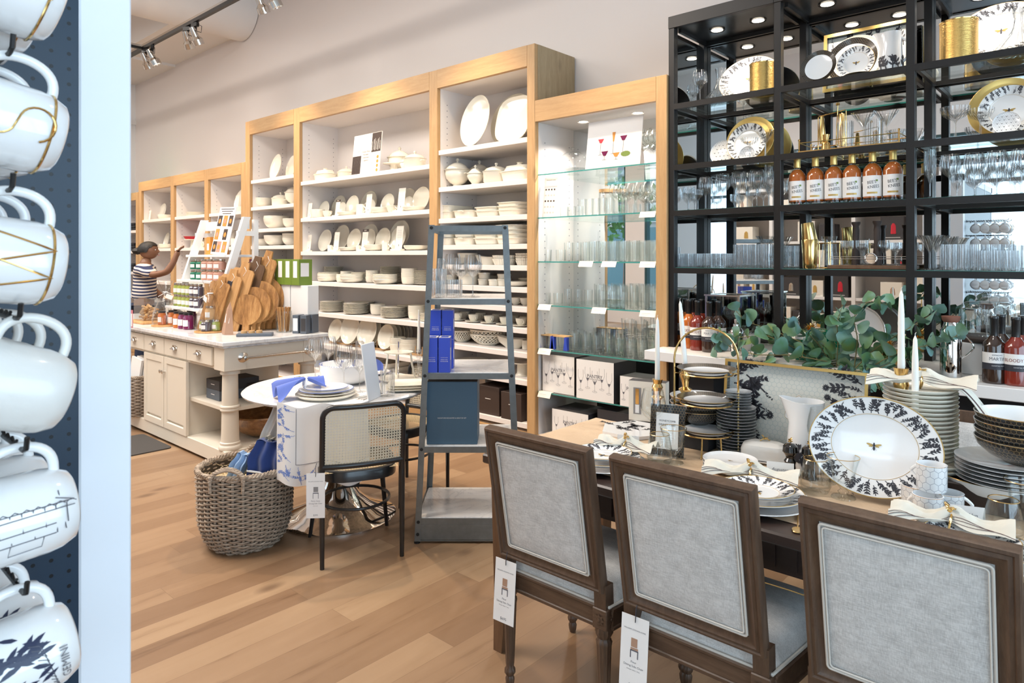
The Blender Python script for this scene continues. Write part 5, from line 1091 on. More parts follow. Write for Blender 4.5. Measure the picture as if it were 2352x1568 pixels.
# ------------------------------------------------------------------ low cabinets at the far end
A_, B_, D_ = 'shelf of first low bay', 'shelf of middle low bay', 'shelf of third low bay'
shelf_row([('standing_plate', 375, 0.25, 1.1, 'white plate with dark rim standing'), ('soup_bowl', 379, 0.12, 1.2, 'white bowl'), ('sign_card', 343, 0.06, 0.9, 'small price card')], ZL[0], 'top ' + A_, G)
shelf_row([('sign_card', 412, 0.08, 1.2, 'white sign card'), (('coupe_plate', 4, 0.014), 454, 0.2, 1.25, 'white plate')], ZL[0], 'top ' + B_, G)
shelf_row([('standing_plate', 556, 0.2, 1.3, 'white patterned plate standing'), ('sign_card', 542, 0.08, 1.3, 'white sign card'), ('cereal_bowl', 553, 0.1, 1.0, 'small white bowl')], ZL[0], 'top ' + D_, G)
shelf_row([('sign_card_tab', 337, 0.1, 0.9, 'sign card with dark tab'), ('standing_platter', 384, 0.28, 0.8, 'white platter standing'), (('coupe_plate', 3, 0.014), 360, 0.15, 1.1, 'white plate'), ('soup_bowl', 381, 0.1, 1.2, 'small patterned bowl')], ZL[1], 'second ' + A_, G)
shelf_row([('sign_card', 415, 0.08, 1.2, 'white sign card'), ('cake_stand', 446, 0.16, 1.0, 'white stand with red pie dish'), ('milk_pitcher', 455, 0.08, 1.0, 'small white pitcher'), ('mug', 463, 0.1, 1.1, 'white mug'), ('standing_platter', 470, 0.3, 1.0, 'white platter standing')], ZL[1], 'second ' + B_, G)
b = L([(0, 0), (0.11, 0), (0.14, 0.04), (0.138, 0.042), (0.105, 0.008), (0, 0.006)], 72, flute=0.03, fn=24)
tag(obj('pie_dish', b, 'red_print', loc=(XY(446, YF + 0.18), YF + 0.18, ZL[1] + 0.125)), 'fluted red pie dish on a white stand, middle low bay', 'pie dish')
shelf_row([('standing_plate', 530, 0.3, 1.1, 'floral plate standing'), ('mug', 540, 0.1, 1.3, 'white mug'), ('mug', 553, 0.1, 1.3, 'white mug')], ZL[1], 'second ' + D_, G)
for i, z in enumerate((1.95, 1.62, 1.28)):
 x = -12.35; b = MB()
 for q in range(3): b.cbox(-0.28 + 0.02 * q, -0.16, q * 0.045, 0.28 - 0.015 * q, 0.16, q * 0.045 + 0.042, 0.015)
 tag(obj('folded_linen', b, 'charcoal_cloth', loc=(x, 4.32, z + 0.001)), 'dark folded linens on the %s shelf of farthest low cabinet' % nth(i), 'folded cloth')
for i, u in enumerate((425, 540)):
 x = XY(u, 4.3); t = root('price_stand', (x, 4.2, ZL[2] + 0.001), 0, 'white price stand on the third shelf of %s low bay' % ('middle', 'third')[i], 'sign')
 b = MB(); b.box(-0.05, 0, 0, 0.05, 0.004, 0.2); obj('stand_card', b, 'paper', t, smooth=0)
# ------------------------------------------------------------------ printed flowers and bees, as thin shapes lying on a surface
def leafpoly(x, y, a, l, w):
 c, s = math.cos(a), math.sin(a); P_2 = [(0, 0), (0.3, 0.5), (0.65, 0.45), (1, 0), (0.65, -0.45), (0.3, -0.5)]
 return [(x + (p * l) * c - (q * w) * s, y + (p * l) * s + (q * w) * c) for p, q in P_2]
def sprig(r, x, y, ang, h, style=None):
 out = []; style = r.randrange(4) if style is None else style; n = 5; bend = r.uniform(-0.5, 0.5); w = h * 0.03; pts = [(x, y, ang)]
 for i in range(n):
  a = ang + bend * (i + 1) / n; px, py, _ = pts[-1]; pts.append((px + math.cos(a) * h / n, py + math.sin(a) * h / n, a))
 for (a0, b0, t0), (a1, b1, t1) in zip(pts, pts[1:]):
  nx, ny = -math.sin(t1) * w, math.cos(t1) * w; out.append([(a0 - nx, b0 - ny), (a1 - nx, b1 - ny), (a1 + nx, b1 + ny), (a0 + nx, b0 + ny)])
 for i, (px, py, a) in enumerate(pts[1:]):
  if style in (0, 2) or i < 3:
   for sg in (-1, 1): out.append(leafpoly(px, py, a + sg * r.uniform(0.5, 0.9), h * r.uniform(0.22, 0.34), h * r.uniform(0.09, 0.15)))
 px, py, a = pts[-1]
 if style == 1:
  k = 11
  for i in range(k): q = 2 * pi * i / k; out.append(leafpoly(px + 0.02 * h * math.cos(q), py + 0.02 * h * math.sin(q), q, h * 0.15, h * 0.055))
 elif style == 2:
  for i in range(6): out.append(leafpoly(px, py, a + (i - 2.5) * 0.42, h * 0.22, h * 0.07))
 elif style == 3:
  for i in range(14): out.append(leafpoly(px + math.cos(a) * h * 0.03 * i - math.sin(a) * r.uniform(-1, 1) * h * 0.07 * (1 - i / 16), py + math.sin(a) * h * 0.03 * i + math.cos(a) * r.uniform(-1, 1) * h * 0.07 * (1 - i / 16), r.random() * 6, h * 0.06, h * 0.045))
 else: out.append(leafpoly(px, py, a, h * 0.22, h * 0.14))
 return out
def decal(b, polys, fn, m, M=None):
 for p in polys: b.add([fn(x, y) for x, y in p], [tuple(range(len(p)))], m, M)
def rimflora(b, r0, r1, zf, m, n=26, seed=1, sx=1.0, M=None):
 # sprigs standing on the inner circle of a rim ; zf gives the surface height at radius
 r = random.Random(seed); polys = []
 for i in range(2 * n):
  t = (i + r.uniform(-0.2, 0.2)) / n * pi; h = (r1 - r0) * r.uniform(0.6, 0.9); y0_ = (r1 - r0) * (0.03 if i % 2 else 0.35)
  for p in sprig(r, 0, 0, pi / 2 + r.uniform(-0.6, 0.6), h):
   q = []
   for x, y in p:
    rad = min(max(r0 + y0_ + y, r0), r1); a = t - x / rad; q.append((rad * math.cos(a), rad * math.sin(a)))
   polys.append(q)
 decal(b, polys, lambda x, y: (x * sx, y, zf(math.hypot(x, y)) + 0.0006), m, M)
def bee(b, M, s, md, mg):
 E = lambda cx, cy, rx, ry, m, a=0: b.add([(cx + rx * math.cos(t) * math.cos(a) - ry * math.sin(t) * math.sin(a), cy + rx * math.cos(t) * math.sin(a) + ry * math.sin(t) * math.cos(a), 0.0001 * (m == md)) for t in [2 * pi * i / 10 for i in range(10)]], [tuple(range(10))], m, M @ Matrix.Scale(s, 4))
 E(0.42, 0.18, 0.42, 0.13, mg, 0.25); E(-0.42, 0.18, 0.42, 0.13, mg, pi - 0.25); E(0.3, 0.02, 0.28, 0.09, mg, -0.3); E(-0.3, 0.02, 0.28, 0.09, mg, pi + 0.3)
 E(0, 0.15, 0.14, 0.17, md); E(0, -0.22, 0.13, 0.27, md); E(0, 0.36, 0.09, 0.08, md)
 for sg in (-1, 1):
  for a in (-0.9, -0.2, 0.5): b.add([(0, 0, 0), (sg * 0.28, a * 0.5 - 0.02, 0), (sg * 0.28, a * 0.5 + 0.02, 0)], [(0, 1, 2)], md, M @ Matrix.Scale(s, 4))
def zplate(r, h, rim):
 w = r * (1 - rim) * 1.02; return lambda q: 0.006 if q < w * 0.95 else 0.009 + (h - 0.008) * (q - w) / (r - w)
def flora_plate(r, rim=0.34, M=None, n=24, sx=1.0, h=0.022, ink=1, bees=True, edge=2, seed=1, bs=0.030):
 b = MB(); b.lathe(plate_prof(r, h, rim), 56, 0, sx=sx, M=M); rimflora(b, r * (1 - rim) * 1.04, r * 0.985, zplate(r, h, rim), ink, n, seed, sx, M)
 b.tube([(r * 1.001 * sx * math.cos(2 * pi * i / 56), r * 1.001 * math.sin(2 * pi * i / 56), h + 0.0008) for i in range(56)], 0.0012, 4, edge, True, M)
 q = r * (1 - rim) * 1.02; b.tube([(q * sx * math.cos(2 * pi * i / 56), q * math.sin(2 * pi * i / 56), 0.0085) for i in range(56)], 0.0007, 4, edge, True, M)
 if bees: bee(b, (M or ident()) @ TR(0, 0, 0.0068), bs, ink, edge)
 return b
FM = ['mug_white', 'ink', 'gold_paint']
kind('floral_plate', ('floral_plate', flora_plate(0.105, 0.42, n=18), FM), cat='plate')
kind('floral_dinner_plate', ('floral_dinner_plate', flora_plate(0.138, 0.30, n=24, seed=3), FM), cat='plate')
kind('standing_floral_plate', ('standing_floral_plate', flora_plate(0.12, 0.36, M=standM(0.12), n=20, seed=4), FM), cat='plate')
def ovalM(r, sx, tilt): return TR(0, 0, r * math.sin(math.radians(tilt)) + 0.004, rx=math.radians(tilt))
kind('floral_oval_platter', ('platter_body', flora_plate(0.158, 0.36, M=ovalM(0.158, 1.3, 72), n=30, sx=1.29, seed=7, bs=0.035), FM), cat='platter')
b = MB(); b.lathe([(0, 0), (0.09, 0), (0.10, 0.008), (0.13, 0.02, 1), (0.131, 0.022, 2), (0.10, 0.010, 1), (0.088, 0.006), (0, 0.006)], 48, M=standM(0.13)); kind('standing_black_rim_plate', ('standing_black_rim_plate', b, ['mug_white', 'hex_black', 'gold_paint']), cat='plate')
b = MB(); b.lathe([(0, 0), (0.09, 0), (0.10, 0.008), (0.13, 0.02, 1), (0.131, 0.022, 2), (0.10, 0.010, 1), (0.088, 0.006), (0, 0.006)], 48); kind('black_rim_plate', ('black_rim_plate', b, ['mug_white', 'hex_black_flat', 'gold_paint']), cat='plate')
b = MB(); b.lathe(plate_prof(0.16, 0.014, 0.16), 56, M=standM(0.16)); kind('gold_charger', ('gold_charger', b, 'gold_leaf'), cat='charger plate')
b = MB(); b.lathe(plate_prof(0.10, 0.014, 0.08), 48, M=standM(0.10))
for i in range(-2, 3):
 for j in range(-2, 3): bee(b, standM(0.10) @ TR(i * 0.032 + (j % 2) * 0.016, j * 0.03, 0.0068), 0.009, 1, 1)
kind('honeycomb_plate', ('honeycomb_plate', b, ['hex_pale', 'ink']), cat='plate')
kind('gold_canister', ('canister_body', L([(0, 0), (0.078, 0), (0.08, 0.002), (0.08, 0.19), (0.076, 0.192), (0.074, 0.19), (0.074, 0.01), (0, 0.01)], 48), 'hammered_gold'), ('canister_rim', L([(0.081, 0.188), (0.082, 0.193), (0.074, 0.194)], 48), 'gold'), cat='canister')
# ------------------------------------------------------------------ glassware cabinet
GS = ['%s glass shelf' % nth(i) for i in range(6)]
def gl(rows, Z, where, desc_group='clear glassware'): shelf_row(rows, Z, where + ' of oak cabinet', desc_group)
def run(kk, u0, u1, n, dy, s, words): return [(kk, u0 + (u1 - u0) * i / max(1, n - 1), dy, s, words) for i in range(n)]
gl([('glass_cloche', 1316, 0.2, 0.78, 'glass cake dome on a stand')] + run('red_wine_glass', 1483, 1506, 3, 0.12, 1.15, 'large clear wine glass') + run('red_wine_glass', 1478, 1502, 2, 0.28, 1.15, 'large clear wine glass behind'), ZG[0], GS[0])
t = root('wine_glass_poster', (XY(1409, 4.17), 4.15, ZG[0] + 0.002), 0, 'poster photo of five wine glasses leaning on the top glass shelf', 'poster', rx=-0.13)
b = MB(); b.box(-0.235, -0.003, 0, 0.235, 0.003, 0.36)
def gsil(x, z, w, h, st, m):
 b.add([(x - w, -0.0045, z + h), (x + w, -0.0045, z + h), (x + w * 0.35, -0.0045, z), (x - w * 0.35, -0.0045, z)], [(3, 2, 1, 0)], m); b.box(x - 0.0015, -0.0045, z - st, x + 0.0015, -0.004, z, 5); b.box(x - 0.018, -0.0045, z - st, x + 0.018, -0.004, z - st + 0.002, 5)
for a in ((-0.11, 0.19, 0.026, 0.03, 0.09, 1), (0.0, 0.19, 0.014, 0.07, 0.09, 3), (0.085, 0.19, 0.030, 0.035, 0.09, 2), (-0.07, 0.09, 0.03, 0.035, 0.03, 2), (0.03, 0.075, 0.03, 0.03, 0.02, 3)): gsil(*a)
b.lathe([(0, 0), (0.04, 0)], 12, 4, sy=0.5, M=TR(0.11, -0.0045, 0.09, rx=pi / 2))
obj('poster_board', b, ['paper', 'red_print', 'jam_purple', 'orange_food', 'box_green', 'print_grey'], t, smooth=0)
t = root('glass_guide_card', (XY(1262, 4.15), 4.14, ZG[1] + 0.001), 0, 'tall narrow glassware guide card standing on the second glass shelf', 'sign', rx=-0.08, ry=0.03)
b = MB(); b.box(-0.065, -0.002, 0, 0.065, 0.002, 0.31)
for j in range(5):
 for i in range(4): b.box(-0.05 + i * 0.028, -0.003, 0.03 + j * 0.045, -0.036 + i * 0.028, -0.0022, 0.042 + j * 0.045, 1 if j in (2, 4) else 2)
b.text('THE GLASS GUIDE', 0.011, TR(0, -0.003, 0.29, rx=pi / 2), 1); obj('card_face', b, ['paper', 'box_brown', 'print_pale'], t, smooth=0)
gl(run('short_tumbler', 1296, 1330, 3, 0.10, 0.85, 'short clear tumbler') + run('tall_tumbler', 1338, 1400, 5, 0.12, 0.9, 'tall clear tumbler') + [('glass_canister', 1394, 0.3, 1.25, 'glass jar with cork lid'), ('glass_canister', 1423, 0.3, 1.2, 'glass jar with cork lid')] + run('wine_glass', 1412, 1506, 6, 0.10, 1.0, 'clear wine glass in front row') + run('wine_glass', 1420, 1503, 5, 0.22, 1.0, 'clear wine glass in middle row') + run('wine_glass', 1440, 1500, 4, 0.34, 1.0, 'clear wine glass in back row'), ZG[1], GS[1])
gl(run('short_tumbler', 1256, 1288, 2, 0.12, 1.0, 'short clear tumbler') + run('tall_tumbler', 1306, 1344, 3, 0.12, 1.0, 'tall clear tumbler') + run('tall_tumbler', 1364, 1504, 7, 0.10, 1.05, 'wide clear tumbler in front row') + run('tall_tumbler', 1356, 1500, 7, 0.22, 1.05, 'wide clear tumbler in middle row') + run('tall_tumbler', 1350, 1500, 7, 0.34, 1.05, 'wide clear tumbler in back row'), ZG[2], GS[2])
gl(run('short_tumbler', 1254, 1282, 2, 0.12, 0.95, 'short clear tumbler') + run('tall_tumbler', 1305, 1352, 3, 0.12, 0.85, 'slim clear tumbler') + run('tall_tumbler', 1384, 1506, 6, 0.10, 0.80, 'clear highball in front row') + run('tall_tumbler', 1380, 1500, 6, 0.22, 1.08, 'tall clear highball in middle row') + run('tall_tumbler', 1376, 1500, 6, 0.34, 1.1, 'tall clear highball in back row'), ZG[3], GS[3])
gl(run('stacking_tumbler', 1322, 1500, 8, 0.08, 1.25, 'ribbed stacking tumbler in front row') + run('stacking_tumbler', 1318, 1498, 8, 0.20, 1.25, 'ribbed stacking tumbler in middle row') + run('stacking_tumbler', 1330, 1496, 7, 0.32, 1.25, 'ribbed stacking tumbler in back row'), ZG[4], GS[4])
gl(run('stacking_tumbler', 1448, 1500, 3, 0.20, 1.2, 'upper ribbed tumbler in middle row') + run('stacking_tumbler', 1440, 1496, 3, 0.32, 1.2, 'upper ribbed tumbler in back row'), ZG[4] + 0.128, GS[4])
for i, u in enumerate((1262, 1293)):
 t = root('boxed_tumbler_pair', (XY(u, 4.2), 4.2, ZG[4] + 0.001), 0, 'two tumblers in a carrier with blue ends, %s from the side panel' % nth(i), 'boxed tumblers', 'boxed tumblers on the fifth glass shelf')
 b = MB(); b.box(-0.06, -0.05, 0.098, 0.06, 0.05, 0.104); obj('carrier_top', b, 'cork', t, smooth=0)
 for x in (-0.062, 0.062):
  b = MB(); b.add([(x - 0.02, -0.052, 0), (x + 0.02, -0.052, 0), (x + 0.006, -0.052, 0.1), (x - 0.006, -0.052, 0.1)], [(0, 1, 2, 3)]); b.box(x - 0.012, -0.051, 0, x + 0.012, -0.02, 0.098); obj('carrier_end', b, 'box_royal', t, smooth=0)
 b = tumbler(0.036, 0.095, 0.8, 0.012); obj('tumbler', b, 'glass', t, (0, -0.01, 0.001))
# white cartons with wine glass drawings
def glass_carton(w, d, h, n, txt, ts):
 b = MB(); b.box(-w / 2, -d / 2, 0, w / 2, d / 2, h, 1); y = -d / 2 - 0.0008
 b.box(-w / 2, y, 0, w / 2, -d / 2, h, 0); F = TR(0, y - 0.0006, 0, rx=pi / 2)
 for i in range(n):
  x = -w * 0.38 + w * 0.76 * i / (n - 1); z = h * (0.30 if i % 2 else 0.22); k = h * 0.35
  b.tube([(x - k * 0.22, y, z + k * 1.5), (x - k * 0.24, y, z + k), (x - k * 0.05, y, z + k * 0.55), (x, y, z + k * 0.5), (x, y, z)], 0.0009, 4, 2, caps=False); b.tube([(x + k * 0.22, y, z + k * 1.5), (x + k * 0.24, y, z + k), (x + k * 0.05, y, z + k * 0.55), (x, y, z + k * 0.5)], 0.0009, 4, 2, caps=False)
  b.add([(x - k * 0.12, y - 0.0005, z + k * 0.72), (x + k * 0.12, y - 0.0005, z + k * 0.72), (x, y - 0.0005, z + k * 0.5)], [(2, 1, 0)], 2); b.tube([(x + k * 0.2 * math.cos(a), y, z + k * 0.06 * math.sin(a)) for a in [2 * pi * q / 12 for q in range(12)]], 0.0008, 4, 2, True)
 b.text(txt, ts, TR(0, y - 0.001, h * 0.60, rx=pi / 2), 2); b.text('ESSENTIAL RED WINE', ts * 0.28, TR(0, y - 0.001, h * 0.53, rx=pi / 2), 2); b.text('6 GLASSES', ts * 0.25, TR(0, y - 0.001, h * 0.49, rx=pi / 2), 2)
 return b
PM = ['paper', 'box_dark', 'ink_grey']
for (u, y, w, d, h, lab) in ((1282, 4.30, 0.31, 0.30, 0.29, 'white PANTRY wine glass carton standing against the side panel'), (1366, 4.26, 0.33, 0.30, 0.29, 'white PANTRY wine glass carton in the middle of the glass shelf'), (1458, 4.2, 0.24, 0.20, 0.21, 'lower white carton with a gold rimmed coupe drawing')):
 tag(obj('glassware_carton', glass_carton(w, d, h, 5 if h > 0.25 else 3, 'PANTRY', 0.036), PM, loc=(XY(u, y - d / 2), y, ZG[5] + 0.001), smooth=0), lab, 'box', 'PANTRY cartons on the sixth glass shelf')
tag(obj('glassware_carton', glass_carton(0.34, 0.3, 0.22, 4, 'PANTRY', 0.034), PM, loc=(-3.13, 4.28, 0.131), smooth=0), 'white PANTRY tumbler carton on the cabinet floor', 'box')
tag(obj('glassware_carton', glass_carton(0.34, 0.3, 0.17, 4, 'PANTRY', 0.034), PM, loc=(-2.76, 4.26, 0.131), smooth=0), 'low white carton beside the tumbler carton on the cabinet floor', 'box')
b = MB(); b.cbox(-0.15, -0.12, 0, 0.15, 0.12, 0.10, 0.002); tag(obj('glassware_carton', b, 'box_dark', loc=(-2.75, 4.28, 0.303), smooth=0), 'flat black carton on top of the low white one', 'box')
b = MB(); M = TR(0, 0, 0, rx=-0.45); b.box(-0.062, -0.001, -0.045, 0.062, 0.001, 0.0, 0, M); b.box(-0.045, -0.0016, -0.022, 0.02, -0.001, -0.017, 1, M); b.box(-0.045, -0.0016, -0.032, 0.005, -0.001, -0.029, 1, M); b.box(-0.062, 0, -0.002, 0.062, 0.03, 0.001, 0)
kind('shelf_label', ('shelf_label', b, ['paper_warm', 'print_pale']), cat='price label')
for i, (u, k_) in enumerate(((1489, 1), (1347, 2), (1400, 2), (1489, 2), (1252, 3), (1377, 3), (1489, 3), (1252, 4), (1252, 5))):
 put('shelf_label', (XY(u, 4.108), 4.108, ZG[k_] + 0.0022), 'white price label clipped to the %s, %s' % (GS[k_], {1489: 'by the oak post', 1347: 'under the short tumblers', 1400: 'near the middle', 1252: 'against the side panel', 1377: 'near the middle'}[u]), group='price labels on the glass shelves')
# ------------------------------------------------------------------ black rack: crystal, plates and bar tools
y_ = RX[0]
def rk(rows, k_, bay, g_='rack crystal'): shelf_row(rows, RZ[k_] if isinstance(k_, int) else k_, ('%s shelf, %s' % (nth(k_), bay) if isinstance(k_, int) else bay), g_, y0=4.12)
B1, B2, B3 = 'first rack bay', 'middle rack bay', 'third rack bay'
rk([('fluted_wine_glass', 1608, 0.12, 1.05, 'ribbed crystal wine glass'), ('crystal_decanter', 1655, 0.14, 0.95, 'cut crystal decanter'), ('gold_canister', 1752, 0.13, 1.0, 'hammered gold ice bucket')], 0, B1)
rk([('floral_oval_platter', 1722, 0.30, 1.0, 'oval black floral platter'), ('crystal_goblet', 1590, 0.30, 1.0, 'crystal goblet at the back')], 0, B1, 'plates')
rk([('gold_charger', 1724, 0.33, 1.02, 'gold rimmed charger plate'), ('standing_floral_plate', 1718, 0.25, 1.1, 'black floral plate'), ('honeycomb_plate', 1660, 0.24, 0.85, 'honeycomb plate with bees'), ('honeycomb_plate', 1716, 0.17, 0.5, 'small honeycomb plate'), ('coupe_glass', 1722, 0.10, 1.0, 'crystal coupe'), ('martini_glass', 1758, 0.08, 1.0, 'crystal martini glass')], 1, B1, 'plates')
rk([('small_goblet', 1582, 0.1, 1.15, 'small crystal goblet'), ('small_goblet', 1603, 0.14, 1.05, 'small crystal goblet'), ('fluted_wine_glass', 1621, 0.09, 1.0, 'round ribbed wine glass'), ('fluted_wine_glass', 1640, 0.24, 1.0, 'round ribbed wine glass'), ('fluted_wine_glass', 1660, 0.13, 1.08, 'round ribbed wine glass'), ('fluted_wine_glass', 1697, 0.12, 1.1, 'round ribbed wine glass'),
 ('fluted_wine_glass', 1716, 0.24, 1.1, 'round ribbed wine glass'), ('fluted_wine_glass', 1738, 0.1, 1.1, 'round ribbed wine glass'), ('fluted_champagne_glass', 1767, 0.08, 1.1, 'ribbed champagne glass'), ('fluted_wine_glass', 1765, 0.25, 1.05, 'round ribbed wine glass')], 2, B1)
rk([('crystal_old_fashioned', 1567 + i * 21, 0.08, 1.0, 'ribbed crystal tumbler in front row') for i in range(6)] + [('crystal_old_fashioned', 1578 + i * 20, 0.2, 1.0, 'ribbed crystal tumbler in back row') for i in range(6)] + [('crystal_highball', 1699 + i * 19, 0.08, 1.1, 'tall ribbed highball in front row') for i in range(4)] + [('crystal_highball', 1706 + i * 19, 0.2, 1.1, 'tall ribbed highball in back row') for i in range(4)] + [('martini_glass', 1762, 0.33, 1.25, 'crystal martini glass')], 3, B1)
# middle bay
rk([('standing_black_rim_plate', 1881, 0.10, 0.78, 'plate with black honeycomb rim'), ('standing_coupe_plate', 1965, 0.30, 1.25, 'large plain white plate'), ('standing_black_rim_plate', 1958, 0.24, 1.08, 'large plate with black honeycomb rim'), ('standing_floral_plate', 1967, 0.16, 0.85, 'floral plate'), ('black_rim_plate', 1972, 0.08, 0.6, 'small flat black rimmed plate')], 0, B2, 'plates')
def flora_pitcher(r, h, M=None):
 b = MB(); pr = [(0, 0), (r * 0.95, 0), (r, 0.01), (r * 1.05, h * 0.3), (r * 0.93, h * 0.68), (r * 0.90, h * 0.96), (r * 0.92, h), (r * 0.87, h), (r * 0.87, h * 0.68), (r * 0.9, 0.02), (0, 0.02)]
 vs = []; n = 40; rows = []
 for rr_, z in pr[1:-1]:
  row = []
  for i in range(n):
   a = 2 * pi * i / n; lip = max(0, math.cos(a - pi)) ** 6 * max(0, (z / h - 0.72)) * 1.9 * r
   row.append(((rr_ + lip) * math.cos(a), (rr_ + lip) * math.sin(a), z + lip * 0.35))
  vs += row
 k_ = len(pr) - 2; b.add(vs, [(j * n + i, j * n + (i + 1) % n, (j + 1) * n + (i + 1) % n, (j + 1) * n + i) for j in range(k_ - 1) for i in range(n)] + [tuple(range(n))[::-1], tuple((k_ - 1) * n + i for i in range(n))])
 rr2 = random.Random(5)
 for i in range(7):
  for p in sprig(rr2, 0, 0, pi / 2 + rr2.uniform(-0.2, 0.2), h * rr2.uniform(0.35, 0.55), i % 4):
   b.add([((r * 1.062 - max(0, (y - h * 0.3)) * 0.22) * math.cos(-2.2 + i * 0.5 + x / r), (r * 1.062 - max(0, (y - h * 0.3)) * 0.22) * math.sin(-2.2 + i * 0.5 + x / r), 0.012 + y) for x, y in p], [tuple(range(len(p)))], 1)
 return b, handle(r * 0.88, h * 0.86, r * 1.0, h * 0.25, r * 0.75, 0.007)
b, hnd = flora_pitcher(0.06, 0.225); kind('floral_pitcher', ('pitcher_body', b, FM), ('handle', hnd, 'mug_white'), cat='pitcher')
rk([('floral_pitcher', 2046, 0.12, 1.0, 'black floral white pitcher'), ], 0, B2)
t = root('framed_serving_tray', (XY(1995, 4.5), 4.49, RZ[0] + 0.002), 0, 'gold edged black framed tray standing at the back, topmost middle rack shelf', 'tray', rx=-0.08)
b = MB(); b.box(-0.24, -0.002, 0.02, 0.24, 0.004, 0.34); rr = random.Random(9)
for i in range(8): decal(b, sprig(rr, -0.2 + 0.055 * i, 0.2 + 0.02 * (i % 3), pi / 2, 0.1), lambda x, y: (x, -0.0026, y), 1)
obj('tray_panel', b, ['hex_tray', 'ink'], t, smooth=0)
b = MB(); b.frame(0.50, 0.36, [(0, -0.03), (0, 0.01), (0.018, 0.01), (0.018, -0.03)], 0, TR(0, 0, 0.18)); obj('tray_frame', b, 'hex_black', t, smooth=0)
b = MB(); b.frame(0.504, 0.364, [(0, -0.034), (0, -0.03), (0.02, -0.03), (0.02, -0.034)], 0, TR(0, 0, 0.18)); obj('gold_edge', b, 'gold_leaf', t, smooth=0)
# gold rail tray with bar tools
t = root('bar_tray', (XY(1955, 4.25), 4.27, RZ[1] + 0.001), 0, 'long gold railed bar tray holding tools and martini glasses', 'tray')
b = MB(); b.box(-0.27, -0.11, 0, 0.27, 0.11, 0.012); obj('tray_base', b, 'gold', t, smooth=0)
b = MB()
for x in (-0.265, 0.265):
 for y in (-0.105, 0.105): b.cyl((x, y, 0.012), (x, y, 0.075), 0.004, n=8); b.lathe([(0.006, 0), (0.006, 0.008), (0, 0.012)], 8, M=TR(x, y, 0.073))
for y in (-0.105, 0.105): b.cyl((-0.265, y, 0.06), (0.265, y, 0.06), 0.003, n=6)
for x in (-0.265, 0.265): b.cyl((x, -0.105, 0.06), (x, 0.105, 0.06), 0.003, n=6)
obj('tray_rail', b, 'gold', t)
t = root('bar_tool_stand', (XY(1912, 4.24), 4.24, RZ[1] + 0.014), 0, 'gold stand hung with jigger, shaker and bar spoons', 'bar tools')
b = MB(); b.tube([(-0.08, 0, 0), (-0.08, 0, 0.20), (-0.075, 0, 0.205), (0.07, 0, 0.225), (0.075, 0, 0.22), (0.075, 0, 0)], 0.003, 6); obj('stand_frame', b, 'gold', t)
b = MB(); b.lathe([(0, 0), (0.026, 0), (0.022, 0.04), (0.012, 0.05), (0.02, 0.09), (0.018, 0.09), (0, 0.06)], 20, M=TR(-0.03, -0.02, 0)); obj('jigger', b, 'gold', t)
b = MB(); b.cyl((0.02, 0.0, 0.02), (0.03, 0.0, 0.26), 0.003, n=6); b.lathe([(0, 0), (0.012, 0.004), (0.009, 0.016), (0, 0.02)], 12, M=TR(0.03, 0, 0.255)); obj('bar_spoon', b, 'gold', t)
b = MB(); b.lathe([(0, 0), (0.016, 0.004), (0.024, 0.03), (0.016, 0.09), (0.018, 0.19), (0, 0.2)], 16, sy=0.35, M=TR(0.055, -0.015, 0.01)); obj('strainer', b, 'gold', t)
b = MB(); b.lathe([(0, 0), (0.013, 0.0), (0.02, 0.06), (0.014, 0.12), (0.01, 0.16), (0, 0.165)], 16, M=TR(-0.055, -0.01, 0.04)); obj('muddler', b, 'gold', t)
rk([('martini_glass', 1984, 0.10, 1.15, 'martini glass on the gold tray'), ('martini_glass', 2036, 0.10, 1.1, 'martini glass on the gold tray'), ('crystal_highball', 1942, 0.12, 1.15, 'mixing glass on the gold tray'), ('crystal_highball', 2008, 0.2, 1.3, 'mixing glass on the gold tray')], RZ[1] + 0.013, 'second shelf of middle rack bay')
# bottles
bt = MB(); bt.lathe([(0, 0), (0.045, 0), (0.0485, 0.004), (0.0485, 0.018)], 28, 1); bt.lathe([(0.0485, 0.018), (0.0485, 0.165), (0.044, 0.185), (0.028, 0.205), (0.018, 0.212)], 28, 0); bt.lathe([(0.018, 0.212), (0.0165, 0.225), (0.0165, 0.24)], 20, 1)
cp_ = L([(0.0185, 0.222), (0.0195, 0.226), (0.0185, 0.270), (0.021, 0.272), (0.021, 0.280), (0.016, 0.285), (0, 0.285)], 20)
lb = MB(); R1 = 0.0492
lb.sheet(lambda u, v: (R1 * math.sin(-2.2 + 4.4 * u), -R1 * math.cos(-2.2 + 4.4 * u), 0.026 + 0.115 * v), 24, 1, 0)
def wrap_text(b, s, size, z, m, r, ang=0.0, sx=1.0, tilt=0.0, facing=0.0):
 v, f = text_geo(s, size); ct, st = math.cos(tilt), math.sin(tilt); out = []
 for x, y, _ in v:
  x, y = x * sx, y; x, y = x * ct - y * st, x * st + y * ct; a = facing + ang + x / r; out.append((r * math.sin(a), -r * math.cos(a), z + y))
 b.add(out, f, m)
FC = 0.28
wrap_text(lb, "BEE'S", 0.024, 0.103, 1, R1 + 0.0006, -0.12, 0.9, 0.12, FC); wrap_text(lb, 'KNEES', 0.024, 0.078, 1, R1 + 0.0006, 0.06, 0.9, 0.12, FC)
lb.sheet(lambda u, v: ((R1 + 0.0005) * math.sin(FC - 0.62 + 1.1 * u), -(R1 + 0.0005) * math.cos(FC - 0.62 + 1.1 * u), 0.040 + 0.010 * v), 8, 1, 2); lb.sheet(lambda u, v: ((R1 + 0.0005) * math.sin(FC + 0.3 + 0.22 * u), -(R1 + 0.0005) * math.cos(FC + 0.3 + 0.22 * u), 0.108 + 0.010 * v), 3, 1, 3)
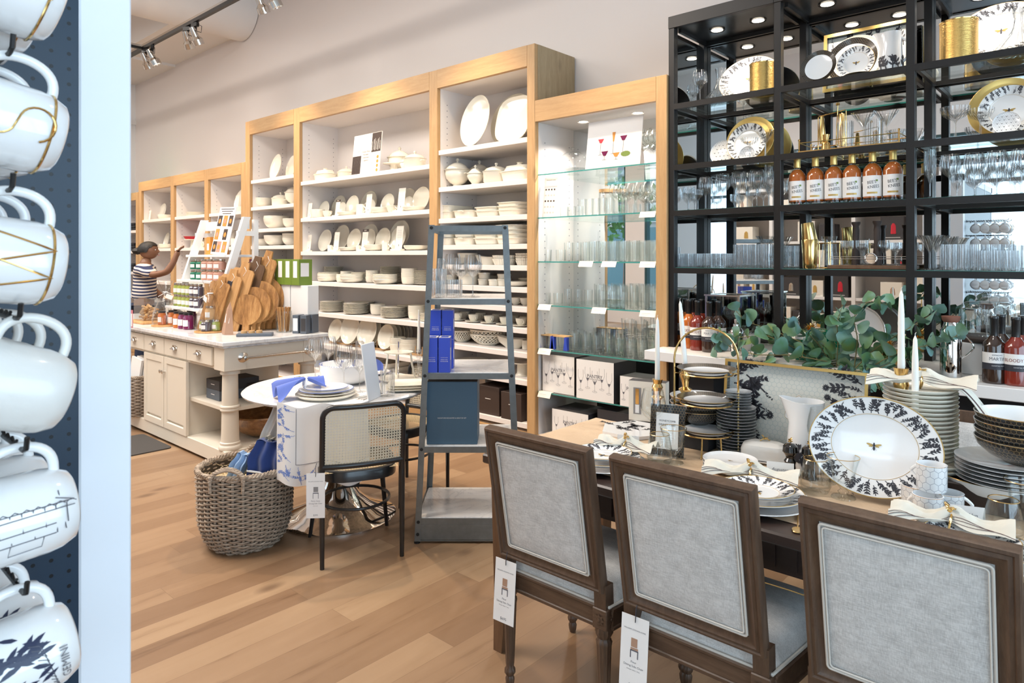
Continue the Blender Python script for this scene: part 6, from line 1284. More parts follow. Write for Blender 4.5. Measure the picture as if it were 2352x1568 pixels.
kind('cocktail_mix_bottle', ('bottle_body', bt, ['amber', 'glass']), ('wax_cap', cp_, 'gold_leaf'), ('paper_label', lb, ['paper', 'ink', 'gold_paint', 'box_green'], 0), cat='bottle')
for i, u in enumerate((1831, 1873, 1915, 1957, 2004, 2051)): put('cocktail_mix_bottle', (XY(u, 4.19), 4.19, RZ[2] + 0.001), "amber BEE'S KNEES bottle with gold cap, %s from left in the row of six" % nth(i), group="BEE'S KNEES bottles in the middle rack bay")
sb = L([(0, 0), (0.044, 0), (0.048, 0.005), (0.048, 0.17), (0.044, 0.19), (0.024, 0.215), (0.017, 0.225)], 26)
sc_ = L([(0.0175, 0.222), (0.0175, 0.30), (0.019, 0.302), (0.019, 0.315), (0.017, 0.318), (0, 0.318)], 20)
def sauce_label(top, r=0.0487, f=0.5):
 l = MB(); l.sheet(lambda u, v: (r * math.sin(f - 1.6 + 3.2 * u), -r * math.cos(f - 1.6 + 3.2 * u), 0.098 + 0.05 * v), 20, 1, 0); l.sheet(lambda u, v: (r * math.sin(f - 1.6 + 3.2 * u), -r * math.cos(f - 1.6 + 3.2 * u), 0.068 + 0.03 * v), 20, 1, 1)
 wrap_text(l, top[0], 0.010, 0.136, 2, r + 0.0006, -0.1, 1, 0, f); wrap_text(l, top[1], 0.022, 0.118, 2, r + 0.0006, 0, 0.9, 0, f); wrap_text(l, 'COCKTAIL MIXER', 0.007, 0.086, 0, r + 0.0006, 0, 1, 0, f)
 l.sheet(lambda u, v: ((r + 0.0004) * math.sin(f + 0.75 + 0.28 * u), -(r + 0.0004) * math.cos(f + 0.75 + 0.28 * u), 0.102 + 0.013 * v), 3, 1, 3); return l
for kn_, body, tx in (('bloody', 'sauce_red', ('', 'BLOODY MARY')), ('martini', 'sauce_brown', ('ESPRESSO', 'MARTINI')), ('orange', 'sauce_orange', ('', 'BLOODY MARY'))):
 kind('mixer_bottle_' + kn_, ('bottle_body', sb, body), ('bottle_cap', sc_, 'black_wood'), ('paper_label', sauce_label(tx), ['paper', 'ink', 'sauce_red' if kn_ != 'martini' else 'ink_grey', 'jam_purple'], 0), cat='bottle')
CZ = 0.9206
for i, (kn_, u, y, lab) in enumerate((('martini', 2283, 3.96, 'dark ESPRESSO MARTINI bottle on the white counter'), ('bloody', 2333, 3.96, 'red BLOODY MARY bottle beside the ESPRESSO MARTINI bottle'), ('martini', 2300, 4.09, 'dark mixer bottle standing behind the two front counter bottles'), ('bloody', 2349, 4.09, 'red mixer bottle standing in the second row on the counter'))):
 put('mixer_bottle_' + kn_, (XY(u, y), y, CZ), lab, name='mixer_bottle', group='mixer bottles at the end of the counter')
for i, (kn_, u, y) in enumerate((('orange', 1582, 4.14), ('bloody', 1602, 4.08), ('martini', 1629, 4.05), ('martini', 1650, 4.14), ('orange', 1575, 4.27), ('bloody', 1592, 4.27), ('martini', 1640, 4.27), ('bloody', 1612, 4.24))):
 put('mixer_bottle_' + kn_, (XY(u, y), y, CZ), '%s mixer bottle with black cap, %s' % ({'orange': 'orange', 'bloody': 'red', 'martini': 'dark'}[kn_], ('at its rack post end', 'in front beside the orange one', 'in front nearest the shaker', 'beside the silver shaker', 'in back by the rack post', 'in back, second from the post', 'in back nearest the lantern', 'in the middle of the back row')[i]), name='mixer_bottle', group='mixer bottles under the first rack bay')
# fourth shelf, middle bay
t = root('cocktail_shaker', (XY(1860, 4.2), 4.2, RZ[3] + 0.001), 0, 'tall polished gold Boston shaker on the fourth shelf', 'cocktail shaker')
obj('lower_cup', L([(0, 0), (0.036, 0), (0.038, 0.004), (0.047, 0.17), (0.046, 0.172), (0, 0.17)]), 'gold', t); b = MB(); b.lathe([(0.043, 0), (0.044, 0.003), (0.034, 0.105), (0, 0.105)], 32, M=TR(0, 0, 0.166, ry=-0.14)); obj('upper_cup', b, 'gold', t)
t = root('serving_board', (XY(2000, 4.27), 4.27, RZ[3] + 0.001), 0, 'brown wooden board with wire rail on the fourth middle shelf', 'tray')
b = MB(); b.cbox(-0.20, -0.12, 0, 0.22, 0.12, 0.022, 0.004); obj('board', b, 'leg_wood', t, smooth=0)
b = MB(); b.tube([(-0.19, -0.11, 0.022), (-0.19, -0.11, 0.07), (0.21, -0.11, 0.07), (0.21, -0.11, 0.022)], 0.002, 6); b.tube([(-0.19, -0.11, 0.058), (0.21, -0.11, 0.058)], 0.002, 6); obj('wire_rail', b, 'nickel', t)
for i, (u, y) in enumerate(((1966, 4.30), (2015, 4.25))):
 tag(obj('wooden_muddler', L([(0, 0), (0.024, 0), (0.022, 0.06), (0.017, 0.12), (0.019, 0.20), (0.016, 0.225), (0.024, 0.24), (0.024, 0.25), (0, 0.25)], 20), 'box_brown', loc=(XY(u, y), y, RZ[3] + 0.024)), 'dark wooden muddler on the brown board, %s' % ('beside the glass goblets', 'beside the strainer')[i], 'muddler')
rk([('small_goblet', 1946, 0.08, 1.0, 'small goblet on wooden board'), ('small_goblet', 1980, 0.08, 1.0, 'small goblet on wooden board'), ('crystal_goblet', 2030, 0.12, 0.75, 'ribbed goblet on wooden board'), ('small_goblet', 2056, 0.1, 0.9, 'small goblet on wooden board')], RZ[3] + 0.023, 'fourth shelf of middle rack bay')
t = root('hawthorne_strainer', (XY(2000, 4.18), 4.18, RZ[3] + 0.06), 0, 'round silver cocktail strainer propped on the wire rail', 'strainer')
b = MB(); b.tube([(0.03 * math.cos(a), 0, 0.03 * math.sin(a)) for a in [2 * pi * i / 24 for i in range(24)]], 0.004, 6, closed=True); b.lathe([(0, 0), (0.026, 0)], 20, M=TR(rx=pi / 2)); obj('strainer_disc', b, 'chrome', t)
t = root('carafe_in_gold_stand', (XY(1905, 4.25), 4.25, RZ[3] + 0.001), 0, 'clear carafe in a gold wire stand beside the gold shaker', 'carafe')
obj('carafe', L([(0, 0.01), (0.05, 0.01), (0.052, 0.02), (0.04, 0.10), (0.036, 0.16), (0.044, 0.19), (0.042, 0.19), (0.034, 0.16), (0.04, 0.09), (0.045, 0.02), (0, 0.02)], 30), 'glass', t)
b = MB()
for z in (0.005, 0.15): b.tube([(0.055 * math.cos(a), 0.055 * math.sin(a), z) for a in [2 * pi * i / 28 for i in range(28)]], 0.003, 6, closed=True)
for a in (0.4, 1.97, 3.54, 5.11): b.cyl((0.055 * math.cos(a), 0.055 * math.sin(a), 0.0), (0.055 * math.cos(a), 0.055 * math.sin(a), 0.16), 0.003, n=6)
obj('gold_wire', b, 'gold', t)
# third bay
rk([('gold_canister', 2202, 0.10, 1.08, 'hammered gold ice bucket'), ('crystal_decanter', 2345, 0.12, 1.05, 'cut crystal decanter')], 0, B3)
rk([('floral_oval_platter', 2300, 0.24, 1.0, 'oval black floral platter')], 0, B3, 'plates')
rk([('gold_charger', 2310, 0.3, 1.05, 'gold rimmed charger plate'), ('standing_floral_plate', 2318, 0.2, 1.12, 'black floral plate'), ('coupe_glass', 2194, 0.10, 1.25, 'large crystal coupe'), ('coupe_glass', 2252, 0.12, 1.1, 'crystal coupe beside the floral plate'), ('honeycomb_plate', 2312, 0.12, 0.6, 'small honeycomb plate')], 1, B3, 'plates')
rk([('fluted_champagne_glass', 2136, 0.08, 1.1, 'ribbed champagne glass')] + [('fluted_wine_glass', u, d, 1.05, 'round ribbed wine glass') for u, d in ((2182, 0.08), (2210, 0.24), (2238, 0.10), (2262, 0.25), (2290, 0.09), (2320, 0.24), (2347, 0.09))], 2, B3)
rk([('martini_glass', 2136, 0.08, 1.12, 'crystal martini glass'), ('martini_glass', 2150, 0.18, 1.12, 'crystal martini glass'), ('martini_glass', 2172, 0.3, 1.1, 'crystal martini glass')] + [('crystal_highball', 2180 + 29 * i, 0.08, 1.0, 'ribbed highball in front row') for i in range(3)] + [('crystal_old_fashioned', 2265 + 29 * i, 0.08, 1.1, 'ribbed tumbler in front row') for i in range(4)] + [('crystal_highball', 2176 + 27 * i, 0.2, 1.0, 'ribbed highball in back row') for i in range(7)], 3, B3)
# ------------------------------------------------------------------ things on the white counter
t = root('glass_lantern', (XY(1676, 4.3), 4.30, CZ + 0.10), 0, 'silver edged glass lantern box holding a snifter', 'lantern')
b = MB()
for x in (-0.11, 0.11):
 for y in (-0.11, 0.11): b.box(x - 0.006, y - 0.006, 0.012, x + 0.006, y + 0.006, 0.25)
for z in (0.012, 0.245):
 b.box(-0.122, -0.122, z, 0.122, -0.10, z + 0.010); b.box(-0.122, 0.10, z, 0.122, 0.122, z + 0.010); b.box(-0.122, -0.1, z, -0.10, 0.1, z + 0.01); b.box(0.10, -0.1, z, 0.122, 0.1, z + 0.01)
for x in (-0.1, 0.1):
 for y in (-0.1, 0.1): b.lathe([(0, 0), (0.01, 0), (0.007, 0.012)], 10, M=TR(x, y, 0))
obj('metal_frame', b, 'nickel', t, smooth=0)
b = MB()
for s in (-1, 1): b.box(-0.104, s * 0.110 - 0.001, 0.022, 0.104, s * 0.110 + 0.001, 0.245); b.box(s * 0.110 - 0.001, -0.104, 0.022, s * 0.110 + 0.001, 0.104, 0.245)
b.box(-0.104, -0.104, 0.25, 0.104, 0.104, 0.252); obj('glass_panel', b, 'pane_dark', t, smooth=0)
b = MB(); b.cbox(-0.15, -0.14, 0, 0.15, 0.14, 0.099, 0.003); tag(obj('display_riser', b, 'trim_white', loc=(XY(1676, 4.3), 4.30, CZ), smooth=0), 'white riser block under the glass lantern', 'riser')
put('brandy_snifter', (XY(1676, 4.3), 4.30, CZ + 0.125), 'ribbed brandy snifter inside the glass lantern')
t = root('silver_shaker', (XY(1692, 4.02), 4.02, CZ), 0, 'silver cocktail shaker behind the eucalyptus leaves', 'cocktail shaker')
obj('shaker_body', L([(0, 0), (0.035, 0), (0.042, 0.12), (0.04, 0.15), (0.024, 0.17)]), 'chrome', t); obj('shaker_cap', L([(0.024, 0.168), (0.022, 0.19), (0.016, 0.195), (0.016, 0.22), (0, 0.225)]), 'chrome', t)
b = MB(); b.cbox(-0.15, -0.14, 0, 0.15, 0.14, 0.16, 0.003); tag(obj('display_riser', b, 'trim_white', loc=(XY(2262, 4.27), 4.30, CZ), smooth=0), 'white riser block under the wood based cloche', 'riser')
t = root('glass_cloche', (XY(2268, 4.27), 4.28, CZ + 0.161), 0, 'glass cloche on a dark wooden base, coupes inside', 'cloche')
obj('wooden_base', L([(0, 0), (0.13, 0), (0.14, 0.012), (0.14, 0.022), (0.12, 0.028), (0, 0.028)], 40), 'box_brown', t)
obj('dome', L([(0.118, 0.03), (0.12, 0.035), (0.12, 0.17), (0.112, 0.195), (0.09, 0.205), (0.02, 0.207), (0, 0.207)], 40), 'glass', t); obj('knob', L([(0.01, 0.206), (0.008, 0.215), (0.025, 0.23), (0.026, 0.245), (0.015, 0.258), (0, 0.26)], 20), 'glass', t)
put('coupe_glass', (XY(2268, 4.27), 4.25, CZ + 0.191), 'crystal coupe standing under the glass cloche')
t = root('steel_canister', (XY(2183, 3.98), 3.99, CZ), 0, 'polished steel canister with wooden lid beside the leaves', 'canister')
obj('canister_body', L([(0, 0), (0.045, 0), (0.047, 0.01), (0.047, 0.235), (0.036, 0.25), (0.03, 0.275)]), 'chrome', t); obj('wooden_lid', L([(0.03, 0.275), (0.038, 0.285), (0.042, 0.305), (0, 0.305)], 24), 'plant_pot', t)
b = handle(0.046, 0.22, 0.046, 0.10, 0.05, 0.004); obj('handle', b, 'chrome', t)
for i, (u, y, rz) in enumerate(((1862, 4.12, 0.1), (1905, 4.28, -0.2))):
 b = MB(); b.cbox(-0.07, -0.05, 0, 0.07, 0.05, 0.17, 0.002); b.box(-0.071, -0.051, 0.12, -0.012, 0.0, 0.165, 1)
 tag(obj('tin_box', b, ['hex_green', 'paper'], loc=(XY(u, y), y, CZ), smooth=0), 'green pineapple patterned box among the leaves, %s' % ('with white label', 'the one further back')[i], 'box')
for i, (u, y, z) in enumerate(((1862, 4.12, 0.171), (2040, 4.2, 0.10))):
 b = MB(); r = random.Random(i)
 for q in range(26):
  a = q * 2.4; k_ = 0.3 + 0.7 * (q / 26); L_ = 0.055; d = Vector((math.cos(a) * k_, math.sin(a) * k_, 1.3 - k_)).normalized()
  b.tube([(0, 0, 0), tuple(d * L_ * 0.6), tuple(d * L_ + Vector((0, 0, -0.01 * k_)))], [0.008, 0.006, 0.0008], 4, flat=0.3)
 tag(obj('pineapple_ornament', b, 'gold', loc=(XY(u, y), y, CZ + z)), 'gold pineapple crown ornament %s' % ('on the green box', 'beside the round silver tray')[i], 'ornament')
b = MB(); b.lathe([(0, 0), (0.04, 0), (0.05, 0.04), (0.046, 0.09), (0.02, 0.10), (0, 0.10)], 20, flute=0.05, fn=10); tag(obj('pineapple_jar', b, 'gold', loc=(XY(2040, 4.2), 4.2, CZ)), 'gold pineapple jar behind the eucalyptus', 'jar')
t = root('round_metal_tray', (XY(1965, 4.36), 4.38, CZ), 0, 'large round silver rimmed tray standing behind the eucalyptus', 'tray')
Mt = TR(0, 0, 0.155, rx=math.radians(76)); b = MB(); b.lathe([(0, 0), (0.15, 0), (0.155, 0.02), (0.15, 0.02), (0.145, 0.006), (0, 0.006)], 48, M=Mt); obj('tray_disc', b, 'shelf_white', t)
b = MB(); b.tube([(0.156 * math.cos(a), 0.156 * math.sin(a), 0.02) for a in [2 * pi * i / 48 for i in range(48)]], 0.005, 6, closed=True, M=Mt); obj('tray_rim', b, 'nickel', t)
for i in range(3): put('coupe_plate', (XY(1893, 4.0), 4.0, CZ + 0.012 * i), 'small cream plate in the pile behind the framed tray, %s' % lvl(i, 3), s=0.55, group='small plates on the counter')
# eucalyptus branches
def eucalyptus(pts, n, seed, ls=0.052, spread=1.0):
 r = random.Random(seed); P_ = [Vector(p) for p in pts]; st = MB(); fo = MB()
 def at(t):
  q = t * (len(P_) - 1); i = min(int(q), len(P_) - 2); return P_[i].lerp(P_[i + 1], q - i)
 st.tube([tuple(at(i / 14)) for i in range(15)], [0.0035 - 0.002 * i / 14 for i in range(15)], 5)
 for i in range(n):
  t = (i + 0.7) / n; c = at(t); d = (at(min(1, t + 0.03)) - at(max(0, t - 0.03))).normalized(); side = d.cross(Vector((0, 0, 1))).normalized()
  for sg in (-1, 1):
   a = r.uniform(-0.8, 1.1); o = (side * sg * math.cos(a) + Vector((0, 0, 1)) * math.sin(a) * 0.9 + d * r.uniform(0.1, 0.7)).normalized()
   s = ls * r.uniform(0.75, 1.25) * (1 - 0.35 * t); tw = o.cross(Vector((r.uniform(-1, 1), r.uniform(-1.2, -0.2), r.uniform(-0.6, 0.8)))).normalized(); nn = o.cross(tw)
   st.tube([tuple(c), tuple(c + o * s * 0.4)], 0.0011, 4); base = c + o * s * 0.35; m_ = 7; vs = [tuple(base)]
   for k_ in range(1, m_):
    q = k_ / m_; w = math.sin(q * pi) ** 0.62 * s * 0.95; ctr = base + o * (q * s * 1.9) - nn * (0.25 * s * q * q)
    vs += [tuple(ctr - tw * w + nn * w * 0.28), tuple(ctr), tuple(ctr + tw * w + nn * w * 0.28)]
   vs.append(tuple(base + o * s * 1.9 - nn * 0.25 * s)); F = [(0, 1, 2), (0, 2, 3)]
   for k_ in range(m_ - 2):
    b0 = 1 + 3 * k_; F += [(b0, b0 + 3, b0 + 4, b0 + 1), (b0 + 1, b0 + 4, b0 + 5, b0 + 2)]
   e = len(vs) - 1; F += [(e - 3, e, e - 2), (e - 2, e, e - 1)]; fo.add(vs, F)
 return st, fo
def cpt(u, v, Y): return PW(u, v, Y)
br = [([(1900, 850, 3.98), (1830, 800, 3.94), (1760, 770, 3.90), (1690, 775, 3.86), (1640, 800, 3.82)], 12, 'trailing furthest towards the bottles'),
      ([(1930, 850, 3.97), (1850, 790, 4.0), (1780, 760, 4.0), (1720, 740, 3.96), (1690, 715, 3.93)], 11, 'rising over the counter by the shaker'),
      ([(1900, 830, 3.9), (1820, 815, 3.84), (1740, 815, 3.80), (1680, 800, 3.78), (1650, 770, 3.76)], 10, 'drooping over the counter edge'),
      ([(1920, 850, 3.96), (1880, 790, 3.95), (1850, 760, 3.92), (1815, 745, 3.9)], 8, 'bunched beside the green box'),
      ([(1920, 860, 3.95), (1925, 790, 3.93), (1922, 740, 3.9), (1935, 700, 3.9)], 8, 'standing upright before the round tray'),
      ([(1960, 860, 3.95), (1970, 780, 3.93), (1960, 730, 3.9), (1995, 690, 3.92), (2040, 700, 3.94)], 11, 'tallest, arching over the round tray'),
      ([(1940, 870, 3.93), (2010, 800, 3.9), (2060, 770, 3.9), (2110, 740, 3.92), (2150, 715, 3.95)], 12, 'reaching to the steel canister'),
      ([(1950, 880, 3.88), (2020, 830, 3.84), (2090, 800, 3.85), (2150, 790, 3.88), (2200, 770, 3.9)], 12, 'lying in front of the steel canister'),
      ([(1930, 860, 3.82), (1975, 850, 3.76), (2010, 870, 3.73), (2020, 895, 3.70)], 7, 'hanging below the counter edge'),
      ([(1950, 860, 3.9), (2020, 845, 3.82), (2070, 820, 3.83), (2100, 830, 3.84)], 8, 'short one low beside the tall candle')]
for i, (pp_, n_, lab) in enumerate(br):
 P_3 = [Vector(cpt(*q)) for q in pp_]; o_ = P_3[0].copy(); st, fo = eucalyptus([p - o_ for p in P_3], n_, 20 + i)
 t = root('eucalyptus_branch', tuple(o_), 0, 'eucalyptus branch ' + lab, 'branch', 'eucalyptus branches on the counter'); obj('stem', st, 'stem_green', t); obj('foliage', fo, 'leaf', t)
# under the counter
for i, (x, w, h) in enumerate(((-0.62, 0.5, 0.42), (-0.05, 0.5, 0.36), (-1.45, 0.4, 0.3))):
 b = MB(); b.cbox(-w / 2, -0.16, 0, w / 2, 0.1, h, 0.002); b.box(-w / 2, -0.162, h - 0.012, w / 2, -0.16, h - 0.006, 1); tag(obj('storage_carton', b, ['box_dark', 'print_grey'], loc=(x, 4.1 if i < 2 else 4.28, 0.001), smooth=0), 'large dark storage carton under the counter, %s' % ('behind the far dining chair', 'beside the one behind the far chair', 'near the black base panel')[i], 'box')
# ------------------------------------------------------------------ on the dining table
TZ = 0.7612
def setting(x, y, seedn, who, napkin=True):
 g_ = 'place setting ' + who
 put('white_charger', (x, y, TZ), 'fluted white charger plate, bottom of the %s place setting' % who); put('floral_dinner_plate', (x, y, TZ + 0.014), 'floral dinner plate, middle of the %s place setting' % who, rz=seedn); put('floral_plate', (x + 0.006, y - 0.006, TZ + 0.030), 'small floral plate, top of the %s place setting' % who, rz=seedn * 2.0)
b = MB(); b.lathe(plate_prof(0.158, 0.018, 0.2), 120, flute=0.0, fn=0); b.lathe([(0.11, 0.001), (0.158, 0.0165)], 120, flute=0.012, fn=60); kind('white_charger', ('white_charger', b, 'mug_white'), cat='charger plate')
SX = (-1.425, -0.85, -0.30)
for i, x in enumerate(SX): setting(x, 2.075, i * 1.3, ('end', 'middle', 'third')[i])
def napkin(name_mat, pts, w0, w1, label, loc, rz, stripes=True, ring=True):
 t = root('napkin', loc, rz, label, 'napkin'); b = MB(); r = random.Random(int(loc[0] * 100)); n, m_ = 26, 18
 def f(u, v):
  s = (u - 0.5) * 2; pinch = 0.3 + 0.9 * abs(s) ** 0.7; x = s * pts; a = (v - 0.5) * 2; y = a * (w0 + (w1 - w0) * u) * pinch
  z = 0.016 + 0.026 * (1 - a * a) * (0.6 + 0.4 * math.sin(s * 7 + 1)) + 0.009 * math.sin(a * 9 + s * 5) + 0.012 * math.exp(-(s * 3) ** 2); return (x, y, max(z, 0.002))
 b.sheet(f, n, m_, 0, th=0.002); obj('napkin_cloth', b, name_mat, t)
 if stripes:
  q = MB()
  for v in (0.05, 0.09, 0.12):
   q.tube([tuple(Vector(f(i / 20, v)) + Vector((0, 0, 0.0012))) for i in range(21)], 0.0013, 4, flat=0.5)
  obj('woven_stripe', q, 'cloth_stripe', t)
 if ring:
  q = MB(); q.tube([(0.004 * math.sin(a), 0.030 * math.cos(a), 0.018 + 0.024 * math.sin(a)) for a in [2 * pi * i / 28 for i in range(28)]], 0.0032, 7, closed=True)
  q.lathe([(0, -0.012), (0.007, -0.008), (0.008, 0), (0.006, 0.010), (0, 0.014)], 12, M=TR(0, -0.006, 0.050, ry=1.2));
  for sg in (-1, 1): q.lathe([(0, 0), (0.008, 0.012), (0.004, 0.028), (0, 0.03)], 8, sx=1, sy=0.3, M=TR(0, -0.006, 0.052, rx=sg * 1.2, rz=0.5))
  obj('bee_ring', q, 'gold', t)
 return t
napkin('cloth_cream', 0.115, 0.05, 0.06, 'cream napkin in a gold bee ring on the end setting', (-1.40, 2.20, TZ + 0.03), 0.15)
napkin('cloth_cream', 0.15, 0.055, 0.06, 'striped cream napkin in a bee ring beyond the middle setting', (-0.93, 2.22, TZ + 0.02), 0.25)
napkin('cloth_cream', 0.14, 0.06, 0.055, 'striped cream napkin in a bee ring beyond the third setting', (-0.35, 2.14, TZ + 0.035), 0.1)
def place_card(u, v, txt, lab, rz=0.35):
 x, y, z = PZ(u, v, TZ); t = root('place_card', (x, y, TZ), rz, lab, 'place card', 'place cards')
 b = MB(); M = TR(0, 0, 0.012, rx=-0.18); b.box(-0.043, -0.0005, 0, 0.043, 0.0005, 0.052, 0, M); b.text(txt, 0.014, M @ TR(0, -0.0009, 0.028, rx=pi / 2) @ Matrix(((1, 0.35, 0, 0), (0, 1, 0, 0), (0, 0, 1, 0), (0, 0, 0, 1))), 1); obj('card', b, ['paper', 'ink_grey'], t, smooth=0)
 b = MB(); b.lathe([(0, -0.018), (0.006, -0.012), (0.007, 0), (0.004, 0.014), (0, 0.018)], 12, M=TR(0.0, -0.008, 0.012, ry=1.2)); b.tube([(-0.02, -0.018, 0), (0, -0.006, 0.012), (0.02, -0.018, 0)], 0.002, 5); b.tube([(-0.02, 0.012, 0), (0, 0, 0.012), (0.02, 0.012, 0)], 0.002, 5); obj('bee_holder', b, 'gold', t)
place_card(1442, 1038, 'Charlotte', 'white handwritten place card beyond the end setting'); place_card(1792, 1106, 'Augusten', 'white handwritten place card by the black mills'); place_card(2222, 1216, 'Brooklyn', 'white place card reading Brooklyn in front of the floral bowl')
gm = MB(); gm.lathe([(0, 0.002), (0.036, 0.0), (0.045, 0.02), (0.044, 0.045), (0.034, 0.10), (0.0325, 0.10), (0.042, 0.045), (0.042, 0.02), (0, 0.006)], 36); gm.tube([(0.0335 * math.cos(2 * pi * i / 36), 0.0335 * math.sin(2 * pi * i / 36), 0.1005) for i in range(36)], 0.0012, 5, 1, True); kind('stemless_glass', ('stemless_glass', gm, ['glass', 'gold']), cat='stemless glass')
gb = MB(); gb.lathe([(0, 0), (0.035, 0), (0.033, 0.004), (0.010, 0.010), (0.016, 0.018), (0.008, 0.026), (0.014, 0.034), (0.03, 0.055), (0.036, 0.09), (0.046, 0.122), (0.0445, 0.122), (0.034, 0.09), (0.026, 0.055), (0, 0.04)], 40, flute=0.012, fn=20); gb.tube([(0.0453 * math.cos(2 * pi * i / 36), 0.0453 * math.sin(2 * pi * i / 36), 0.1225) for i in range(36)], 0.0011, 5, 1, True); kind('footed_water_goblet', ('footed_water_goblet', gb, ['glass', 'gold']), cat='goblet')
kind('tall_wine_glass', ('tall_wine_glass', wineglass(0.235, 0.047, 0.12, 0.036, 0.042, n=36), 'glass'), cat='wine glass')
def tp(u, v): return PZ(u, v, TZ)
for k_, u, v, lab in (('stemless_glass', 1515, 1062, 'stemless gold rimmed glass near the end setting'), ('tall_wine_glass', 1500, 1040, 'tall clear wine glass behind the stemless one at the end setting'), ('footed_water_goblet', 1547, 1062, 'footed goblet with gold rim near the end setting'), ('stemless_glass', 1873, 1128, 'stemless gold rimmed glass below the black mills'), ('footed_water_goblet', 1937, 1142, 'footed goblet with gold rim before the big oval platter'), ('tall_wine_glass', 1889, 1106, 'tall clear wine glass in front of the pitcher'), ('stemless_glass', 2305, 1236, 'stemless gold rimmed glass before the floral bowl'), ('footed_water_goblet', 2352, 1208, 'footed goblet cut by the picture edge')):
 put(k_, tp(u, v), lab, s=1.05)
# three tier stand
cx, cy, _ = tp(1622, 1036)
t = root('tiered_plate_stand', (cx, cy, TZ), YAW - 0.1, 'three tier gold wire stand carrying black rimmed plates', 'tiered stand'); b = MB(); R_2 = 0.122
pts = [(-R_2, 0, 0.0), (-R_2, 0, 0.36)] + [(-R_2 * math.cos(a), 0, 0.36 + R_2 * math.sin(a)) for a in [pi * i / 16 for i in range(1, 16)]] + [(R_2, 0, 0.36), (R_2, 0, 0.0)]
b.tube(pts, 0.004, 8)
for z in (0.075, 0.19, 0.305):
 b.tube([(0.10 * math.cos(a), 0.10 * math.sin(a), z) for a in [2 * pi * i / 40 for i in range(40)]], 0.003, 6, closed=True)
 for s in (-1, 1): b.cyl((s * 0.10, 0, z), (s * R_2, 0, z), 0.003, n=6)
for a in (-1.9, -1.2, 1.2, 1.9): b.tube([(0.10 * math.cos(a), 0.10 * math.sin(a), 0.075), (0.105 * math.cos(a), 0.105 * math.sin(a), 0.03), (0.12 * math.cos(a), 0.12 * math.sin(a), 0.0)], 0.003, 6)
obj('wire_frame', b, 'gold', t)
for i, z in enumerate((0.075, 0.19, 0.305)): put('black_rim_plate', (cx, cy, TZ + z + 0.003), 'black rimmed plate on the %s tier of the gold stand' % ('lowest', 'middle', 'top')[i], s=0.86, group='plates on the gold tiered stand')
# tall candlesticks and tapers
def candlestick(u, v, Zb, ztop, lab1, lab2, y=None, tilt=0.0):
 if y is None: x, y, _ = PZ(u, v, Zb)
 else: x = XY(u, y)
 h = Zb; H_ = ztop - TZ - 0.28
 kz = lambda q: q * H_
 t = root('candlestick', (x, y, TZ), 0, lab1, 'candlestick'); obj('candlestick_base', L([(0, 0), (0.042, 0), (0.045, 0.006), (0.03, 0.014), (0.012, 0.022)], 30), 'gold', t)
 obj('candlestick_stem', L([(0.012, 0.022), (0.009, kz(0.3)), (0.014, kz(0.62)), (0.028, kz(0.68)), (0.012, kz(0.71)), (0.014, kz(0.76)), (0.024, kz(0.86)), (0.017, kz(0.92)), (0.023, kz(1.0)), (0.012, kz(1.0)), (0.0115, kz(0.93)), (0, kz(0.93))], 24), 'gold', t)
 c = MB(); c.lathe([(0, 0), (0.0105, 0), (0.011, 0.03), (0.0095, 0.2), (0.006, 0.268), (0.0015, 0.28), (0, 0.281)], 20); w = MB(); w.tube([(0, 0, 0.279), (0, 0, 0.287), (0.003, 0, 0.291)], 0.0008, 4)
 q = root('taper_candle', (x, y, TZ + H_ * 0.935), 0, lab2, 'candle', rx=0.0, ry=tilt); obj('candle_wax', c, 'wax', q); obj('wick', w, 'wax', q)
candlestick(1574, 0, 0, 1.36, 'brass candlestick behind the gold tiered stand', 'ivory taper candle leaning behind the tiered stand', y=2.56, tilt=-0.085)
candlestick(1510, 0, 0, 1.275, 'brass candlestick standing behind the boxed spreaders', 'ivory taper candle above the boxed spreaders', y=2.60)
candlestick(2070, 0, 0, 1.435, 'tall brass candlestick behind the oval floral platter', 'tallest ivory taper candle, rising before the eucalyptus', y=2.53)
candlestick(2102, 0, 0, 1.285, 'short brass candlestick between platter and napkin topped plates', 'ivory taper candle beside the tallest one', y=2.475)
# big oval platter on a clear easel
x, y, _ = tp(2011, 1140); y -= 0.015; t = root('oval_floral_platter', (x, y, TZ + 0.004), 0.14, 'huge oval platter with black flowers and a bee at its centre', 'platter')
M = TR(0, 0, 0.158, rx=math.radians(78)); b = MB(); PR = 0.152
b.lathe(plate_prof(PR, 0.024, 0.36), 84, 0, sx=1.23, M=M); rimflora(b, PR * 0.665, PR * 0.965, zplate(PR, 0.024, 0.36), 1, 36, 5, 1.23, M)
for q, z, w in ((PR, 0.0252, 0.0015), (PR * 0.655, 0.0092, 0.0008)): b.tube([(q * 1.23 * math.cos(2 * pi * i / 84), q * math.sin(2 * pi * i / 84), z) for i in range(84)], w, 5, 2, True, M)
bee(b, M @ TR(0, 0, 0.0072), 0.026, 1, 2); obj('platter_body', b, ['mug_white', 'ink', 'gold_paint'], t)
t = root('clear_plate_easel', (x, y, TZ), 0.14, 'clear acrylic easel holding up the huge oval platter', 'easel'); b = MB()
for s in (-0.06, 0.06): b.tube([(s, -0.03, 0.015), (s, -0.028, 0.004), (s, 0.075, 0.004), (s * 0.6, 0.06, 0.10)], 0.004, 6)
obj('easel_wire', b, 'crystal', t)
